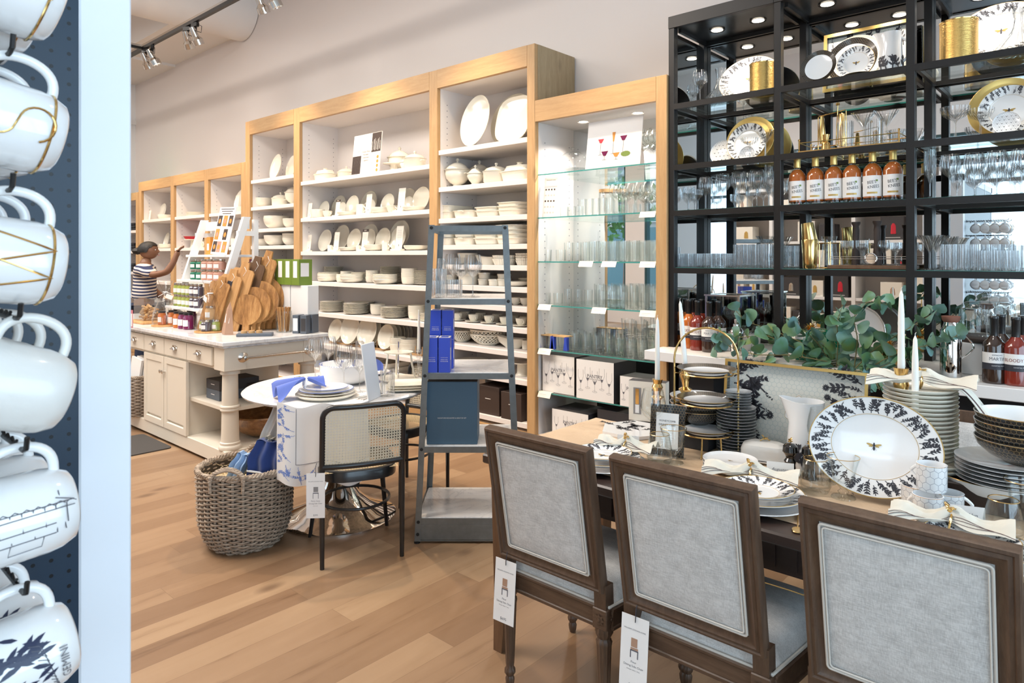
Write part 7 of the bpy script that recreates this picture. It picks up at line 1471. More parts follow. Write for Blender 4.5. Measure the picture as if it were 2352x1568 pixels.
# floral pitcher, mills, butter dish, side plates
x, y, _ = tp(1853, 1076); put('floral_pitcher', (x, y, TZ), 'white pitcher with black flowers and a bee on its lip', rz=YAW * 0.4, s=1.08)
for i, (u, v) in enumerate(((1815, 1092), (1859, 1098))):
 x, y, _ = tp(u, v); t = root('pepper_mill', (x, y, TZ), 0, 'glossy black mill with gold bee, %s' % ('nearer the place card', 'nearer the stemless glass')[i], 'mill', 'black salt and pepper mills')
 obj('mill_body', L([(0, 0), (0.023, 0), (0.024, 0.012), (0.019, 0.022), (0.017, 0.04), (0.021, 0.052), (0.014, 0.062), (0.016, 0.070)], 26), 'black_gloss', t); obj('mill_head', L([(0.016, 0.070), (0.026, 0.084), (0.024, 0.102), (0.014, 0.112), (0, 0.114)], 26), 'black_gloss', t)
 b = MB(); b.lathe([(0, -0.01), (0.005, 0), (0, 0.01)], 8, M=TR(0, 0, 0.119, ry=1.4)); b.lathe([(0, 0), (0.006, 0.008), (0, 0.018)], 6, sy=0.3, M=TR(0, 0, 0.12, rx=0.9)); b.lathe([(0, 0), (0.006, 0.008), (0, 0.018)], 6, sy=0.3, M=TR(0, 0, 0.12, rx=-0.9)); obj('bee_finial', b, 'gold', t)
x, y, _ = tp(1757, 1058); t = root('butter_dish', (x, y, TZ), 0.2, 'embossed white butter dish with gold bee knob', 'butter dish')
b = MB(); b.lathe([(0, 0), (0.08, 0), (0.1, 0.008), (0.1, 0.012), (0.08, 0.008), (0, 0.008)], 40, sy=0.62, sup=5); obj('dish_tray', b, 'mug_white', t)
b = MB(); b.lathe([(0.084, 0.012), (0.084, 0.045), (0.076, 0.062), (0.05, 0.072), (0, 0.074)], 48, sy=0.58, sup=4); obj('dish_lid', b, 'embossed', t)
b = MB(); b.lathe([(0, -0.012), (0.006, 0), (0, 0.012)], 8, M=TR(0, 0, 0.083, ry=1.4)); b.tube([(-0.016, -0.010, 0.075), (0, 0, 0.085), (0.016, 0.010, 0.075)], 0.002, 5); b.tube([(-0.012, 0.012, 0.092), (0, 0, 0.084), (0.012, -0.012, 0.092)], 0.003, 5, flat=0.3); obj('bee_knob', b, 'gold', t)
x, y, _ = tp(1677, 1078)
for i in range(3):
 b = MB(); b.lathe(plate_prof(0.094, 0.014, 0.12), 44)
 if i == 2: bee(b, TR(0, 0, 0.0066), 0.012, 1, 1)
 o = obj('side_plate', b, ['mug_white', 'gold_paint'], loc=(x, y, TZ + 0.0005 + i * 0.0125)); tag(o, 'plain white side plate in the pile of three, %s' % lvl(i, 3), 'plate', 'pile of side plates')
# honeycomb tray, hexagonal board, framed card, boxed spreaders
t = root('honeycomb_tray', (-0.945, 2.635, TZ), 0, 'large honeycomb patterned tray with gold rim leaning upright, flowers at both ends', 'tray', rx=-0.10); w_, h_ = 0.53, 0.345
b = MB(); b.box(-w_ / 2 + 0.008, 0.0, 0.008, w_ / 2 - 0.008, 0.004, h_ - 0.008, 0); rr = random.Random(21); fl = lambda x, y: (x, -0.0012, y)
for i in range(24):
 z = 0.02 + 0.0128 * i; decal(b, sprig(rr, -0.238 + 0.05 * (i % 2), z, rr.uniform(-0.9, 0.9), rr.uniform(0.05, 0.10)), fl, 1)
 if i > 4: decal(b, sprig(rr, 0.238 - 0.04 * (i % 2), z, pi - rr.uniform(-0.9, 0.6), rr.uniform(0.04, 0.085)), fl, 1)
b.tube([(0.058 * math.cos(a) + 0.02, -0.0005, 0.175 + 0.058 * math.sin(a)) for a in [pi / 6 + pi / 3 * i for i in range(6)]], 0.0007, 4, 2, True); b.add([(0.057 * math.cos(a) + 0.02, -0.0006, 0.175 + 0.057 * math.sin(a)) for a in [pi / 6 + pi / 3 * i for i in range(6)]], [(0, 1, 2, 3, 4, 5)], 3)
obj('tray_panel', b, ['hex_tray', 'ink', 'gold_paint', 'mug_white'], t, smooth=0)
b = MB(); b.frame(w_, h_, [(0, -0.028), (0, 0.006), (0.009, 0.006), (0.009, -0.028)], 0, TR(0, 0, h_ / 2)); obj('tray_wall', b, 'hex_black', t, smooth=0); b = MB(); b.frame(w_ + 0.002, h_ + 0.002, [(0, -0.031), (0, -0.028), (0.011, -0.028), (0.011, -0.031)], 0, TR(0, 0, h_ / 2)); obj('gold_edge', b, 'gold_leaf', t, smooth=0)
x, y, _ = tp(1456, 991); t = root('hexagonal_board', (x, y, TZ), 0, 'white hexagonal board with black flowers near the table end', 'serving board'); b = MB(); hx = [(0.15 * math.cos(pi / 3 * i), 0.15 * math.sin(pi / 3 * i)) for i in range(6)]; b.prism(hx, 0, 0.014); rr = random.Random(8)
for i in range(9): decal(b, sprig(rr, rr.uniform(-0.10, 0.06), rr.uniform(-0.09, 0.05), rr.uniform(0, 3), 0.07), lambda x, y: (x, y, 0.0146), 1)
obj('board', b, ['mug_white', 'ink'], t, smooth=0)
x, y, _ = tp(1478, 974); t = root('boxed_spreader_set', (x + 0.01, y + 0.03, TZ + 0.0145), 0.25, 'white window box holding gold handled spreaders', 'gift box'); b = MB(); b.box(-0.085, -0.03, 0, 0.085, 0.03, 0.18)
for s in (-0.045, 0.04): b.box(s - 0.018, -0.0312, 0.03, s + 0.018, -0.0302, 0.15, 1); b.box(s - 0.008, -0.0324, 0.075, s + 0.008, -0.0313, 0.145, 2); b.box(s - 0.009, -0.0324, 0.035, s + 0.009, -0.0313, 0.073, 3)
b.box(-0.085, -0.03, 0.1802, 0.085, 0.03, 0.181, 4); obj('box_body', b, ['paper_warm', 'print_grey', 'gold', 'mug_white', 'box_dark'], t, smooth=0)
x, y, _ = tp(1530, 1050); t = root('acrylic_card_frame', (x, y, TZ), 0.25, 'clear stand with honeycomb bordered card behind the glasses', 'sign', rx=-0.14); b = MB(); b.box(-0.066, 0.0, 0.004, 0.066, 0.001, 0.195, 0); b.box(-0.043, -0.001, 0.03, 0.043, 0.0, 0.165, 1); b.text('HONEYCOMB', 0.010, TR(0, -0.0015, 0.135, rx=pi / 2), 2); b.text('DINNERWARE', 0.010, TR(0, -0.0015, 0.12, rx=pi / 2), 2)
for i in range(6): b.box(-0.026 + 0.003 * (i % 2), -0.0016, 0.10 - i * 0.009, 0.026 - 0.004 * (i % 3), -0.0011, 0.1015 - i * 0.009, 3)
obj('card', b, ['hex_black', 'paper', 'ink', 'print_pale'], t, smooth=0); b = MB(); b.box(-0.07, 0.0015, 0, 0.07, 0.003, 0.2); b.box(-0.07, 0.0015, 0, 0.07, 0.06, 0.003); obj('clear_stand', b, 'glass', t, smooth=0)
# stacks behind the tiered stand
x, y, _ = tp(1590, 982)
kind('black_honeycomb_bowl', ('black_honeycomb_bowl', L([(0, 0, 1), (0.05, 0, 1), (0.055, 0.006, 1), (0.085, 0.02, 1), (0.112, 0.045, 1), (0.12, 0.066, 1), (0.1205, 0.068, 2), (0.1175, 0.068, 0), (0.108, 0.045, 0), (0.08, 0.024, 0), (0, 0.012, 0)], 48), ['mug_white', 'hex_black_bowl', 'gold']), cat='bowl')
kind('black_rimmed_stack_plate', ('black_rimmed_stack_plate', L([(0, 0, 1), (0.07, 0, 1), (0.104, 0.013, 1), (0.1045, 0.0145, 2), (0.102, 0.014, 0), (0.07, 0.004, 0), (0, 0.004, 0)], 40), ['mug_white', 'hex_black_flat', 'mug_white']), cat='plate')
b = MB(); b.cbox(-0.09, -0.09, 0, 0.09, 0.09, 0.08, 0.002); tag(obj('display_riser', b, 'black_matte', loc=(-1.30, 2.575, TZ), smooth=0), 'black riser block hidden behind the tiered stand', 'riser')
for i in range(3): put('black_honeycomb_bowl', (-1.30, 2.575, TZ + 0.081 + i * 0.026), 'black honeycomb bowl behind the tiered stand, %s in the pile' % lvl(i, 3), s=0.92, group='bowls behind the tiered stand')
for i in range(15): put('black_rimmed_stack_plate', (-1.135, 2.60 - 0.03, TZ + i * 0.0118), 'black edged plate in the high pile beside the tray, %s' % lvl(i, 15), s=0.72, group='plates behind the tiered stand')
for i in range(6): put('black_rimmed_stack_plate', (-1.125, 2.57, TZ + 0.178 + i * 0.0105), 'small black edged plate on top of the high pile, %s' % lvl(i, 6), s=0.48, group='small plates behind the tiered stand')
# white plate tower with napkin, black bowls, floral bowl, mugs
b = MB(); b.cbox(-0.19, -0.11, 0, 0.36, 0.115, 0.075, 0.003); tag(obj('display_riser', b, 'table_wood', loc=(-0.50, 2.545, TZ), smooth=0), 'dark wooden riser under the plate towers', 'riser')
RZ_ = TZ + 0.076; px, py = XY(2113, 2.56), 2.56
for i in range(2): put('coupe_plate', (px + 0.02, py + 0.0, RZ_ + i * 0.014), 'wide white plate under the tall tower, %s' % lvl(i, 2), s=1.04, group='wide plates under the tower')
for i in range(17): put('coupe_plate', (px, py, RZ_ + 0.028 + i * 0.0135), 'white plate in the tall tower under the napkin, %s' % lvl(i, 17), s=0.87, group='white plate tower on the dining table')
t = napkin('cloth_cream', 0.15, 0.085, 0.10, 'striped cream napkin draped over the tall plate tower', (px + 0.01, py - 0.02, RZ_ + 0.262), 0.1)
b = MB()
def drape(u, v):
 x = 0.07 + 0.13 * u; y = (v - 0.5) * (0.10 + 0.05 * u); z = 0.01 - 0.20 * max(0, u - 0.28) ** 1.3 + 0.012 * math.sin(v * 14) * u; return (x, y, z)
b.sheet(drape, 16, 14, 0, th=0.002); obj('napkin_tail', b, 'cloth_cream', t); q = MB()
for v in (0.08, 0.13, 0.17): q.tube([tuple(Vector(drape(i / 16, v)) + Vector((0, -0.0012, 0.001))) for i in range(17)], 0.0012, 4)
for u in (0.84, 0.9): q.tube([tuple(Vector(drape(u, i / 16)) + Vector((0.001, 0, 0.001))) for i in range(17)], 0.0012, 4)
obj('woven_stripe', q, 'cloth_stripe', t)
bx_, by_ = XY(2352, 2.52), 2.52
for i in range(6): put('black_rimmed_stack_plate', (bx_ - 0.045, by_, RZ_ + i * 0.0118), 'wide black edged plate under the bowls, %s' % lvl(i, 6), s=1.25, group='wide plates under the black bowls')
for i in range(4): put('black_honeycomb_bowl', (bx_, by_, RZ_ + 0.073 + i * 0.025), 'black honeycomb bowl at the table edge, %s of four' % lvl(i, 4), s=1.04, group='black bowls at the picture edge')
x, y, _ = tp(2275, 1155); t = root('floral_serving_bowl', (x + 0.01, y + 0.03, TZ), 0, 'wide white bowl with blue black flowers inside', 'bowl'); b = MB()
b.lathe([(0, 0), (0.09, 0), (0.11, 0.01), (0.15, 0.05), (0.165, 0.082), (0.1655, 0.084), (0.160, 0.083), (0.143, 0.05), (0.10, 0.014), (0, 0.012)], 64); rr = random.Random(2)
for i in range(26):
 th = 2 * pi * i / 26
 for p in sprig(rr, 0, 0, pi / 2 + rr.uniform(-0.3, 0.3), 0.06):
  pp2 = []
  for xx, yy in p:
   q = max(0, min(1, yy / 0.085)); rad = 0.105 + 0.054 * q; pp2.append(((rad - 0.0015) * math.cos(th + xx / 0.14), (rad - 0.0015) * math.sin(th + xx / 0.14), 0.0175 + 0.064 * q ** 1.15))
  b.add(pp2, [tuple(range(len(pp2)))], 1)
b.tube([(0.1635 * math.cos(2 * pi * i / 64), 0.1635 * math.sin(2 * pi * i / 64), 0.0845) for i in range(64)], 0.0018, 5, 2, True); obj('bowl_body', b, ['mug_white', 'ink_blue_black', 'gold'], t)
kind('honeycomb_mug', ('mug_body', L([(0, 0), (0.033, 0), (0.036, 0.004), (0.036, 0.068, 0), (0.0365, 0.0695, 2), (0.034, 0.07, 1), (0.033, 0.01, 1), (0, 0.008, 1)], 36), ['hex_mug', 'mug_white', 'gold']), ('handle', handle(0.035, 0.058, 0.035, 0.014, 0.024, 0.0045), 'mug_white'), cat='mug')
for i, (u, v, z, rz, lab) in enumerate(((2131, 1196, 0, 2.6, 'honeycomb mug at the front of the little pile'), (2178, 1190, 0, 0.6, 'honeycomb mug beside the floral bowl'), (2104, 1172, 0, 2.9, 'honeycomb mug at the back, beside the platter'), (2140, 1186, 0.0784, 2.7, 'honeycomb mug stacked on top of the other three'))):
 x, y, _ = tp(u, v); put('honeycomb_mug', (x, y, TZ + z), lab, rz=rz, group='honeycomb mugs', s=1.1)
x, y, _ = PZ(1832, 1212, 0.762); t = root('gold_spoon', (x, y, 0.7585), 1.9, 'gold spoon lying at the table edge between chairs', 'spoon'); b = MB(); b.tube([(0, 0, 0.003), (0.10, 0, 0.004)], 0.0025, 6); b.lathe([(0, 0), (0.016, 0.002), (0.015, 0.004), (0, 0.003)], 16, sx=1.4, M=TR(-0.015, 0, 0.001)); obj('spoon_body', b, 'gold', t)
b = MB(); b.tube([(-1.2, 1.93, 0.59), (-0.9, 1.94, 0.585), (-0.7, 1.935, 0.59), (-0.5, 1.94, 0.583), (-0.1, 1.94, 0.59)], 0.0018, 5); tag(obj('light_wire', b, 'gold'), 'thin wire strung below the table apron', 'wire')
# ------------------------------------------------------------------ on the steel ladder shelf
def LP(s, d, z): return PC(-0.232 + s, 3.62 + d, z)
def ladder(k_, u, d, z, lab, s=1.0): zz = 3.62 + d; put(k_, PC(_a(u) * zz, zz, z + 0.0008), lab, s=s)
Z2 = 1.30
for k_, u, d, lab, s in (('fluted_wine_glass', 1086, 0.14, 'large ribbed wine glass standing alone on the ladder', 1.08), ('fluted_wine_glass', 1058, 0.2, 'ribbed wine glass in the middle of the ladder group', 1.0), ('fluted_wine_glass', 1040, 0.34, 'ribbed wine glass at the back of the ladder group', 1.1), ('fluted_champagne_glass', 1014, 0.3, 'tall ribbed glass by the ladder post, at the back', 0.9), ('crystal_highball', 1008, 0.14, 'ribbed highball by the ladder post', 1.15), ('crystal_old_fashioned', 1044, 0.07, 'ribbed short tumbler at the shelf front', 1.05), ('crystal_old_fashioned', 1004, 0.06, 'ribbed short tumbler beside the ladder post', 1.0)): ladder(k_, u, d, Z2, lab, s)
Z3 = 0.905
for i, (s, d, z, h) in enumerate(((-0.195, 0.05, 0, 0.185), (-0.128, 0.05, 0, 0.185), (-0.19, 0.18, 0, 0.16), (-0.123, 0.18, 0, 0.16), (-0.19, 0.18, 0.161, 0.16), (-0.123, 0.18, 0.161, 0.16))):
 b = MB(); b.cbox(-0.031, -0.045, 0, 0.031, 0.045, h, 0.001); b.box(-0.0305, -0.0445, h + 0.0002, 0.0305, 0.0445, h + 0.001, 1); b.box(-0.02, -0.03, h + 0.001, 0.02, 0.02, h + 0.0015, 0)
 for k_, (tx, sz, z_) in enumerate((('WILLIAMS SONOMA', 0.0042, 0.43), ('DRINK & MIX', 0.0062, 0.37), ('WATER FILTER', 0.0062, 0.32))): b.text(tx, sz, TR(0, -0.0456, h * z_ + 0.0, rx=pi / 2), 1)
 b.box(0.0312, -0.03, h * 0.35, 0.0316, 0.0, h * 0.7, 1); x, y, _ = LP(s + 0.0, d, 0)
 tag(obj('blue_gift_box', b, ['box_royal', 'paper_warm'], loc=(x, y, Z3 + 0.001 + z), smooth=0), 'royal blue box on the ladder, %s' % ('front row beside the post', 'front row towards the middle', 'back row base beside the post', 'back row base towards the middle', 'stacked on the back row beside the post', 'stacked on the back row towards the middle')[i], 'box', 'royal blue boxes on the ladder shelf')
for o in list(COL.objects):
 if o.name.startswith('blue_gift_box'): o.rotation_euler = (0, 0, YAW)
b = MB(); w, h = 0.272, 0.335; b.cbox(-w / 2, -0.12, 0, w / 2, 0.12, h, 0.002); b.text('SIGNATURE DECANTER & AERATOR SET', 0.0085, TR(0, -0.1206, h * 0.42, rx=pi / 2), 1); b.box(-w / 2 + 0.002, -0.118, h + 0.0003, w / 2 - 0.002, 0.118, h + 0.0008, 2)
x, y, _ = LP(-0.05 - 0.04, 0.16, 0); tag(obj('decanter_carton', b, ['box_blue', 'paper', 'box_dark'], loc=(x, y, 0.516), smooth=0), 'big slate blue decanter carton on the ladder shelf', 'box').rotation_euler = (0, 0, YAW)
# ------------------------------------------------------------------ on the round table
RZT = 0.7612
def rp(u, v, z=RZT): return PZ(u, v, z)
t = root('table_runner', (0, 0, 0), 0, 'white runner with blue floral border hanging over the round table edge', 'tablecloth'); b = MB(); F0 = Vector((math.cos(YAW), math.sin(YAW), 0)); B0 = Vector((-math.sin(YAW), math.cos(YAW), 0)); ctr = Vector((RTX, RTY, 0))
def run_pt(u, v):
 s = -0.185 + 0.46 * u; e = math.sqrt(max(0.0, 0.541 ** 2 - s * s)); L1 = 0.30
 if v < 0.35: p = ctr + F0 * s - B0 * (e * (0.25 + 0.75 * v / 0.35)); z = 0.7622
 else: q = (v - 0.35) / 0.65; p = ctr + F0 * s * (1 + 0.02 * q) - B0 * (e + 0.006 + 0.016 * (math.sin(s * 40) + 0.4) * q); z = 0.760 - 0.40 * q + 0.012 * math.sin(s * 26)
 return (p.x, p.y, z)
b.sheet(run_pt, 60, 40, 0, th=0.0015); rr = random.Random(6)
def on_run(a, c):          # a across 0..1, c down the drop 0..1
 p0, p1 = Vector(run_pt(a, 0.36 + 0.64 * c)), Vector(run_pt(a, 0.36 + 0.64 * c)); return tuple(p0 - B0 * 0.0022)
for c in [0.04 + 0.115 * i for i in range(8)]:
 for k_ in range(3):
  for p in sprig(rr, 0.07 + rr.uniform(-0.01, 0.03), c, rr.uniform(0, 6), 0.10, 3): b.add([on_run(min(0.99, max(0.01, x)), min(0.99, max(0.0, y))) for x, y in p], [tuple(range(len(p)))], 1)
for a in [0.16 + 0.115 * i for i in range(8)]:
 for k_ in range(3):
  for p in sprig(rr, a, 0.87 + rr.uniform(-0.02, 0.03), rr.uniform(0, 6), 0.09, 3): b.add([on_run(min(0.99, max(0.01, x)), min(0.99, max(0.0, y))) for x, y in p], [tuple(range(len(p)))], 1)
obj('cloth', b, ['napkin_white', 'floral_blue'], t); b = MB(); b.tube([on_run(0.235, c / 24 * 0.72) for c in range(25)] + [on_run(0.235 + 0.75 * i / 24, 0.72) for i in range(25)], 0.0014, 4); obj('border_line', b, 'ink_grey', t)
pc = ctr + F0 * 0.02 - B0 * 0.335
kind('blue_rim_plate', ('blue_rim_plate', L([(0, 0), (0.09, 0), (0.10, 0.004), (0.136, 0.016, 0), (0.1372, 0.018, 1), (0.1345, 0.0185, 1), (0.10, 0.008, 0), (0, 0.006, 0)], 48), ['mug_white', 'ink_blue']), cat='plate')
put('coupe_plate', (pc.x, pc.y, 0.7635), 'cream charger, lowest of the near plates on the round table', s=1.3); put('dinner_plate', (pc.x, pc.y, 0.776), 'cream dinner plate second lowest on the round table', s=1.12); put('blue_rim_plate', (pc.x, pc.y, 0.792), 'blue edged dinner plate below the blue napkin', s=1.05); put('blue_rim_plate', (pc.x, pc.y, 0.806), 'blue edged top plate below the blue napkin', s=0.85)
t = root('blue_napkin', (pc.x - F0.x * 0.115 + 0.0, pc.y - F0.y * 0.115, 0.822), YAW + 0.5, 'periwinkle blue napkin knotted and trailing off the plates', 'napkin'); b = MB()
def nb(u, v):
 s = (u - 0.62) * 2.0; a = (v - 0.5) * 2; k_ = 0.18 + 0.85 * abs(s) ** 0.9; x = s * 0.125; return (x, a * 0.10 * k_, 0.026 + 0.030 * math.sin(a * 4.6 + s * 3) * k_ + 0.015 * math.exp(-(s * 3) ** 2) - 0.055 * max(0, -s - 0.35) ** 1.4)
b.sheet(nb, 34, 26, 0, th=0.002); obj('napkin_cloth', b, 'napkin_blue', t); b = MB(); b.tube([(0.006 * math.sin(a), 0.026 * math.cos(a), 0.022 + 0.024 * math.sin(a)) for a in [2 * pi * i / 24 for i in range(24)]], 0.008, 7, closed=True); obj('floral_ring', b, 'mug_white', t)
x, y, _ = rp(795, 878); t = root('blue_rim_bowl', (x, y, RZT), 0, 'deep white serving bowl with scalloped blue rim', 'bowl'); b = MB(); b.lathe(bowl_prof(0.158, 0.115, 0.5, 0.55), 56)
for i in range(60): a = 2 * pi * i / 60; b.lathe([(0.0035, 0), (0, 0.002)], 6, 1, M=TR(0.157 * math.cos(a), 0.157 * math.sin(a), 0.117))
for i in range(7):
 a = 2.4 * i + 0.4
 for p in sprig(rr, 0, 0, pi / 2, 0.05, 2): b.add([(0.150 * math.cos(a + x_ / 0.15), 0.150 * math.sin(a + x_ / 0.15), 0.055 + y_) for x_, y_ in p], [tuple(range(len(p)))], 1)
obj('bowl_body', b, ['mug_white', 'ink_blue'], t)
for u, v, k_, lab, s in ((724, 868, 'fluted_wine_glass', 'large ribbed wine glass, first before the island corner', 1.15), (754, 862, 'fluted_wine_glass', 'large ribbed wine glass, second before the island corner', 1.15), (790, 898, 'fluted_wine_glass', 'large ribbed wine glass in front of the blue rimmed bowl', 1.2), (826, 900, 'fluted_white_wine_glass', 'slim ribbed wine glass between bowl and white sign', 1.12), (826, 876, 'fluted_champagne_glass', 'ribbed champagne glass between bowl and white sign', 1.05), (890, 908, 'crystal_highball', 'ribbed highball glass beside the white sign', 1.05)): put(k_, rp(u, v), lab, s=s)
x, y, _ = rp(860, 916); t = root('slim_sign', (x, y, RZT), YAW + 1.33, 'tall thin white sign seen almost edge on', 'sign', rx=-0.14); b = MB(); b.cbox(-0.075, -0.004, 0, 0.075, 0.004, 0.30, 0.002); obj('sign_panel', b, 'paper', t, smooth=0)
t = root('silver_cutlery', (*rp(848, 912)[:2], RZT + 0.003), YAW + 1.15, 'bundle of silver forks and spoons beside the plates', 'cutlery')
for i in range(4):
 b = MB(); y_ = (i - 1.5) * 0.016; b.tube([(-0.09, y_, 0.002 + 0.002 * i), (0.04, y_ * 0.8, 0.006)], [0.004, 0.002], 6, flat=0.5); b.lathe([(0, 0), (0.013, 0.003), (0.012, 0.005), (0, 0.003)], 14, sx=1.5, M=TR(0.06, y_ * 1.2, 0.004)); obj(('fork', 'spoon', 'fork', 'spoon')[i], b, 'chrome', t)
x, y, _ = rp(940, 893)
for i in range(3): put('square_serving_plate', (x - 0.01, y, RZT + 0.0 + i * 0.013), 'square white plate near the ladder post, %s in the pile' % lvl(i, 3), rz=0.9, s=1.0 - 0.08 * i, group='square plates on the round table')
x, y, _ = rp(915, 874); t = root('white_cake_tier', (x, y, RZT), 0, 'white two tier porcelain stand with a metal rod', 'tiered stand'); obj('tier_plate', L([(0, 0.012), (0.12, 0.014), (0.125, 0.02), (0, 0.018)], 40), 'ceramic', t); obj('tier_plate', L([(0, 0.17), (0.085, 0.172), (0.09, 0.178), (0, 0.176)], 40), 'ceramic', t); b = MB()
for a in (0.5, 2.6, 4.7): b.tube([(0.08 * math.cos(a), 0.08 * math.sin(a), 0.171), (0.09 * math.cos(a), 0.09 * math.sin(a), 0.10), (0.11 * math.cos(a), 0.11 * math.sin(a), 0.018)], 0.006, 7)
obj('tier_leg', b, 'ceramic', t); b = MB(); b.cyl((0, 0, 0.018), (0, 0, 0.24), 0.004, n=8); obj('centre_rod', b, 'chrome', t)
x, y, _ = rp(962, 873); t = root('glass_candlestick', (x, y, RZT), 0, 'cut glass candlestick beside the ladder post', 'candlestick'); obj('candlestick_body', L([(0, 0), (0.04, 0), (0.042, 0.008), (0.02, 0.02), (0.012, 0.04), (0.022, 0.055), (0.010, 0.07), (0.012, 0.13), (0.02, 0.14), (0.012, 0.15), (0.022, 0.185), (0.018, 0.19), (0, 0.17)], 24, flute=0.05, fn=8), 'crystal', t)
q = root('taper_candle', (x, y, RZT + 0.172), 0, 'cream taper candle in the cut glass candlestick', 'candle'); obj('candle_wax', L([(0, 0), (0.0095, 0), (0.0095, 0.03), (0.008, 0.2), (0.003, 0.26), (0, 0.262)], 16), 'wax', q)
x, y, _ = rp(858, 858); put('blue_rim_plate', (x, y, RZT), 'blue edged plate at the far place on the round table', s=0.8); t = root('navy_napkin', (x, y, RZT + 0.018), YAW, 'blue napkin folded upright on the far plate', 'napkin'); b = MB(); b.sheet(lambda u, v: ((u - 0.5) * 0.12, 0.02 * math.sin(u * 9), v * 0.085 * (0.45 + 0.55 * math.sin(u * pi))), 20, 8, 0, th=0.003); obj('napkin_cloth', b, 'napkin_blue', t)
x, y, _ = rp(700, 870); t = root('silver_ladle', (x, y, RZT + 0.002), YAW, 'silver serving spoon lying behind the glasses', 'spoon'); b = MB(); b.tube([(0, 0, 0.004), (0.13, 0.02, 0.008)], [0.003, 0.005], 6); b.lathe([(0, 0), (0.03, 0.006), (0.028, 0.009), (0, 0.004)], 18, sx=1.3, M=TR(-0.03, 0, 0)); obj('spoon_body', b, 'chrome', t)
# ------------------------------------------------------------------ linens standing in the big basket
bz = 0.36
def roll(label, s, z, dy, mat_, w, h, lean, rz=0.0, edge=None):
 x, y, _ = PC(s, z); t = root('folded_linen', (x, y, bz), YAW + rz, label, 'linen', rx=dy, ry=lean); b = MB()
 b.sheet(lambda u, v: ((u - 0.5) * w * (1 - 0.25 * v ** 3) + 0.005 * math.sin(v * 9), -0.028 - 0.014 * math.cos(u * 13) - 0.015 * math.sin(v * 3), h * v), 24, 14, 0); b.sheet(lambda u, v: ((0.5 - u) * w * (1 - 0.25 * v ** 3), 0.028 + 0.008 * math.cos(u * 11), h * v), 16, 10, 0); b.sheet(lambda u, v: (-0.5 * w * (1 - 0.25 * v ** 3), 0.028 - 0.056 * u, h * v), 4, 10, 0); b.sheet(lambda u, v: (0.5 * w * (1 - 0.25 * v ** 3), -0.028 + 0.056 * u, h * v), 4, 10, 0); b.sheet(lambda u, v: ((u - 0.5) * w * 0.75, -0.035 + 0.066 * v, h + 0.006 * math.sin(u * 9)), 10, 4, 0)
 obj('cloth', b, mat_, t)
 if edge: q = MB(); q.tube([((i / 10 - 0.5) * w * 0.98, -0.045, 0.03 + h * 0.05 * 0) for i in range(11)], 0.006, 6); obj('trim_band', q, edge, t)
roll('navy linen bundle with white band standing in the basket', -1.31, 3.60, -0.10, 'cloth_navy', 0.16, 0.19, 0.16, edge='napkin_white')
roll('pale cream towel between the navy and blue bundles', -1.40, 3.64, -0.1, 'cloth_cream', 0.05, 0.22, 0.5)
roll('pale blue striped towel low in the basket', -1.46, 3.60, -0.1, 'cloth_pale_blue', 0.07, 0.13, 0.35)
roll('white and blue floral linen in clear wrap, tallest in the basket', -1.37, 3.76, -0.08, 'napkin_white', 0.10, 0.34, 0.28)
# ------------------------------------------------------------------ on and under the kitchen island
IZ = 0.9148
def ip(u, v): return PZ(u, v, IZ)
# white slanted display stand with three boards
SXR, SXL = -5.56, -6.36
t = root('slanted_display_stand', (0, 0, 0), 0, 'white wooden slanted stand holding jars and a poster on the island', 'display stand')
for x in (SXL, SXR):
 b = MB(); b.add([(x + dx, y + dy, z) for (y, z) in ((2.50, IZ), (2.80, 1.86)) for dx, dy in ((-0.02, -0.03), (0.02, -0.03), (0.02, 0.03), (-0.02, 0.03))], [(0, 1, 5, 4), (1, 2, 6, 5), (2, 3, 7, 6), (3, 0, 4, 7), (4, 5, 6, 7), (3, 2, 1, 0)]); obj('slanted_rail', b, 'trim_white', t, smooth=0)
 b = MB(); b.box(x - 0.02, 2.86, IZ, x + 0.02, 2.90, 1.84); b.box(x - 0.018, 2.72, 1.70, x + 0.018, 2.88, 1.74); obj('upright', b, 'trim_white', t, smooth=0)
SH = ((1.09, 2.47), (1.32, 2.57), (1.54, 2.65))
for z, y in SH: b = MB(); b.cbox(SXL + 0.02, y - 0.03, z - 0.022, SXR - 0.02, 2.88, z, 0.002); obj('shelf_board', b, 'trim_white', t, smooth=0)
b = MB(); b.box(SXL + 0.02, 2.80, 1.76, SXR - 0.02, 2.84, 1.84); obj('top_rail', b, 'trim_white', t, smooth=0)
t = root('food_photo_poster', (-5.82, 2.68, 1.541), 0, 'white poster with six food photographs leaning on the stand', 'poster', rx=-0.2, ry=0.04); b = MB(); b.box(-0.15, -0.003, 0, 0.15, 0.003, 0.42)
for i, (x, z, m) in enumerate(((-0.1, 0.25, 1), (0.0, 0.25, 2), (0.1, 0.25, 1), (-0.1, 0.13, 2), (0.05, 0.13, 1), (-0.1, 0.02, 1), (-0.02, 0.02, 3), (0.08, 0.02, 2))): b.box(x - 0.036, -0.0045, z, x + 0.036, -0.0035, z + 0.095, m); b.lathe([(0, 0), (0.022, 0)], 12, 3 - (m % 2), M=TR(x, -0.005, z + 0.045, rx=pi / 2))
for i in range(3): b.box(-0.12 + 0.02 * i, -0.0045, 0.40 - i * 0.02, 0.12 - 0.02 * i, -0.0035, 0.406 - i * 0.02, 1)
obj('poster_board', b, ['paper', 'box_brown', 'orange_food', 'salt_pink'], t, smooth=0)
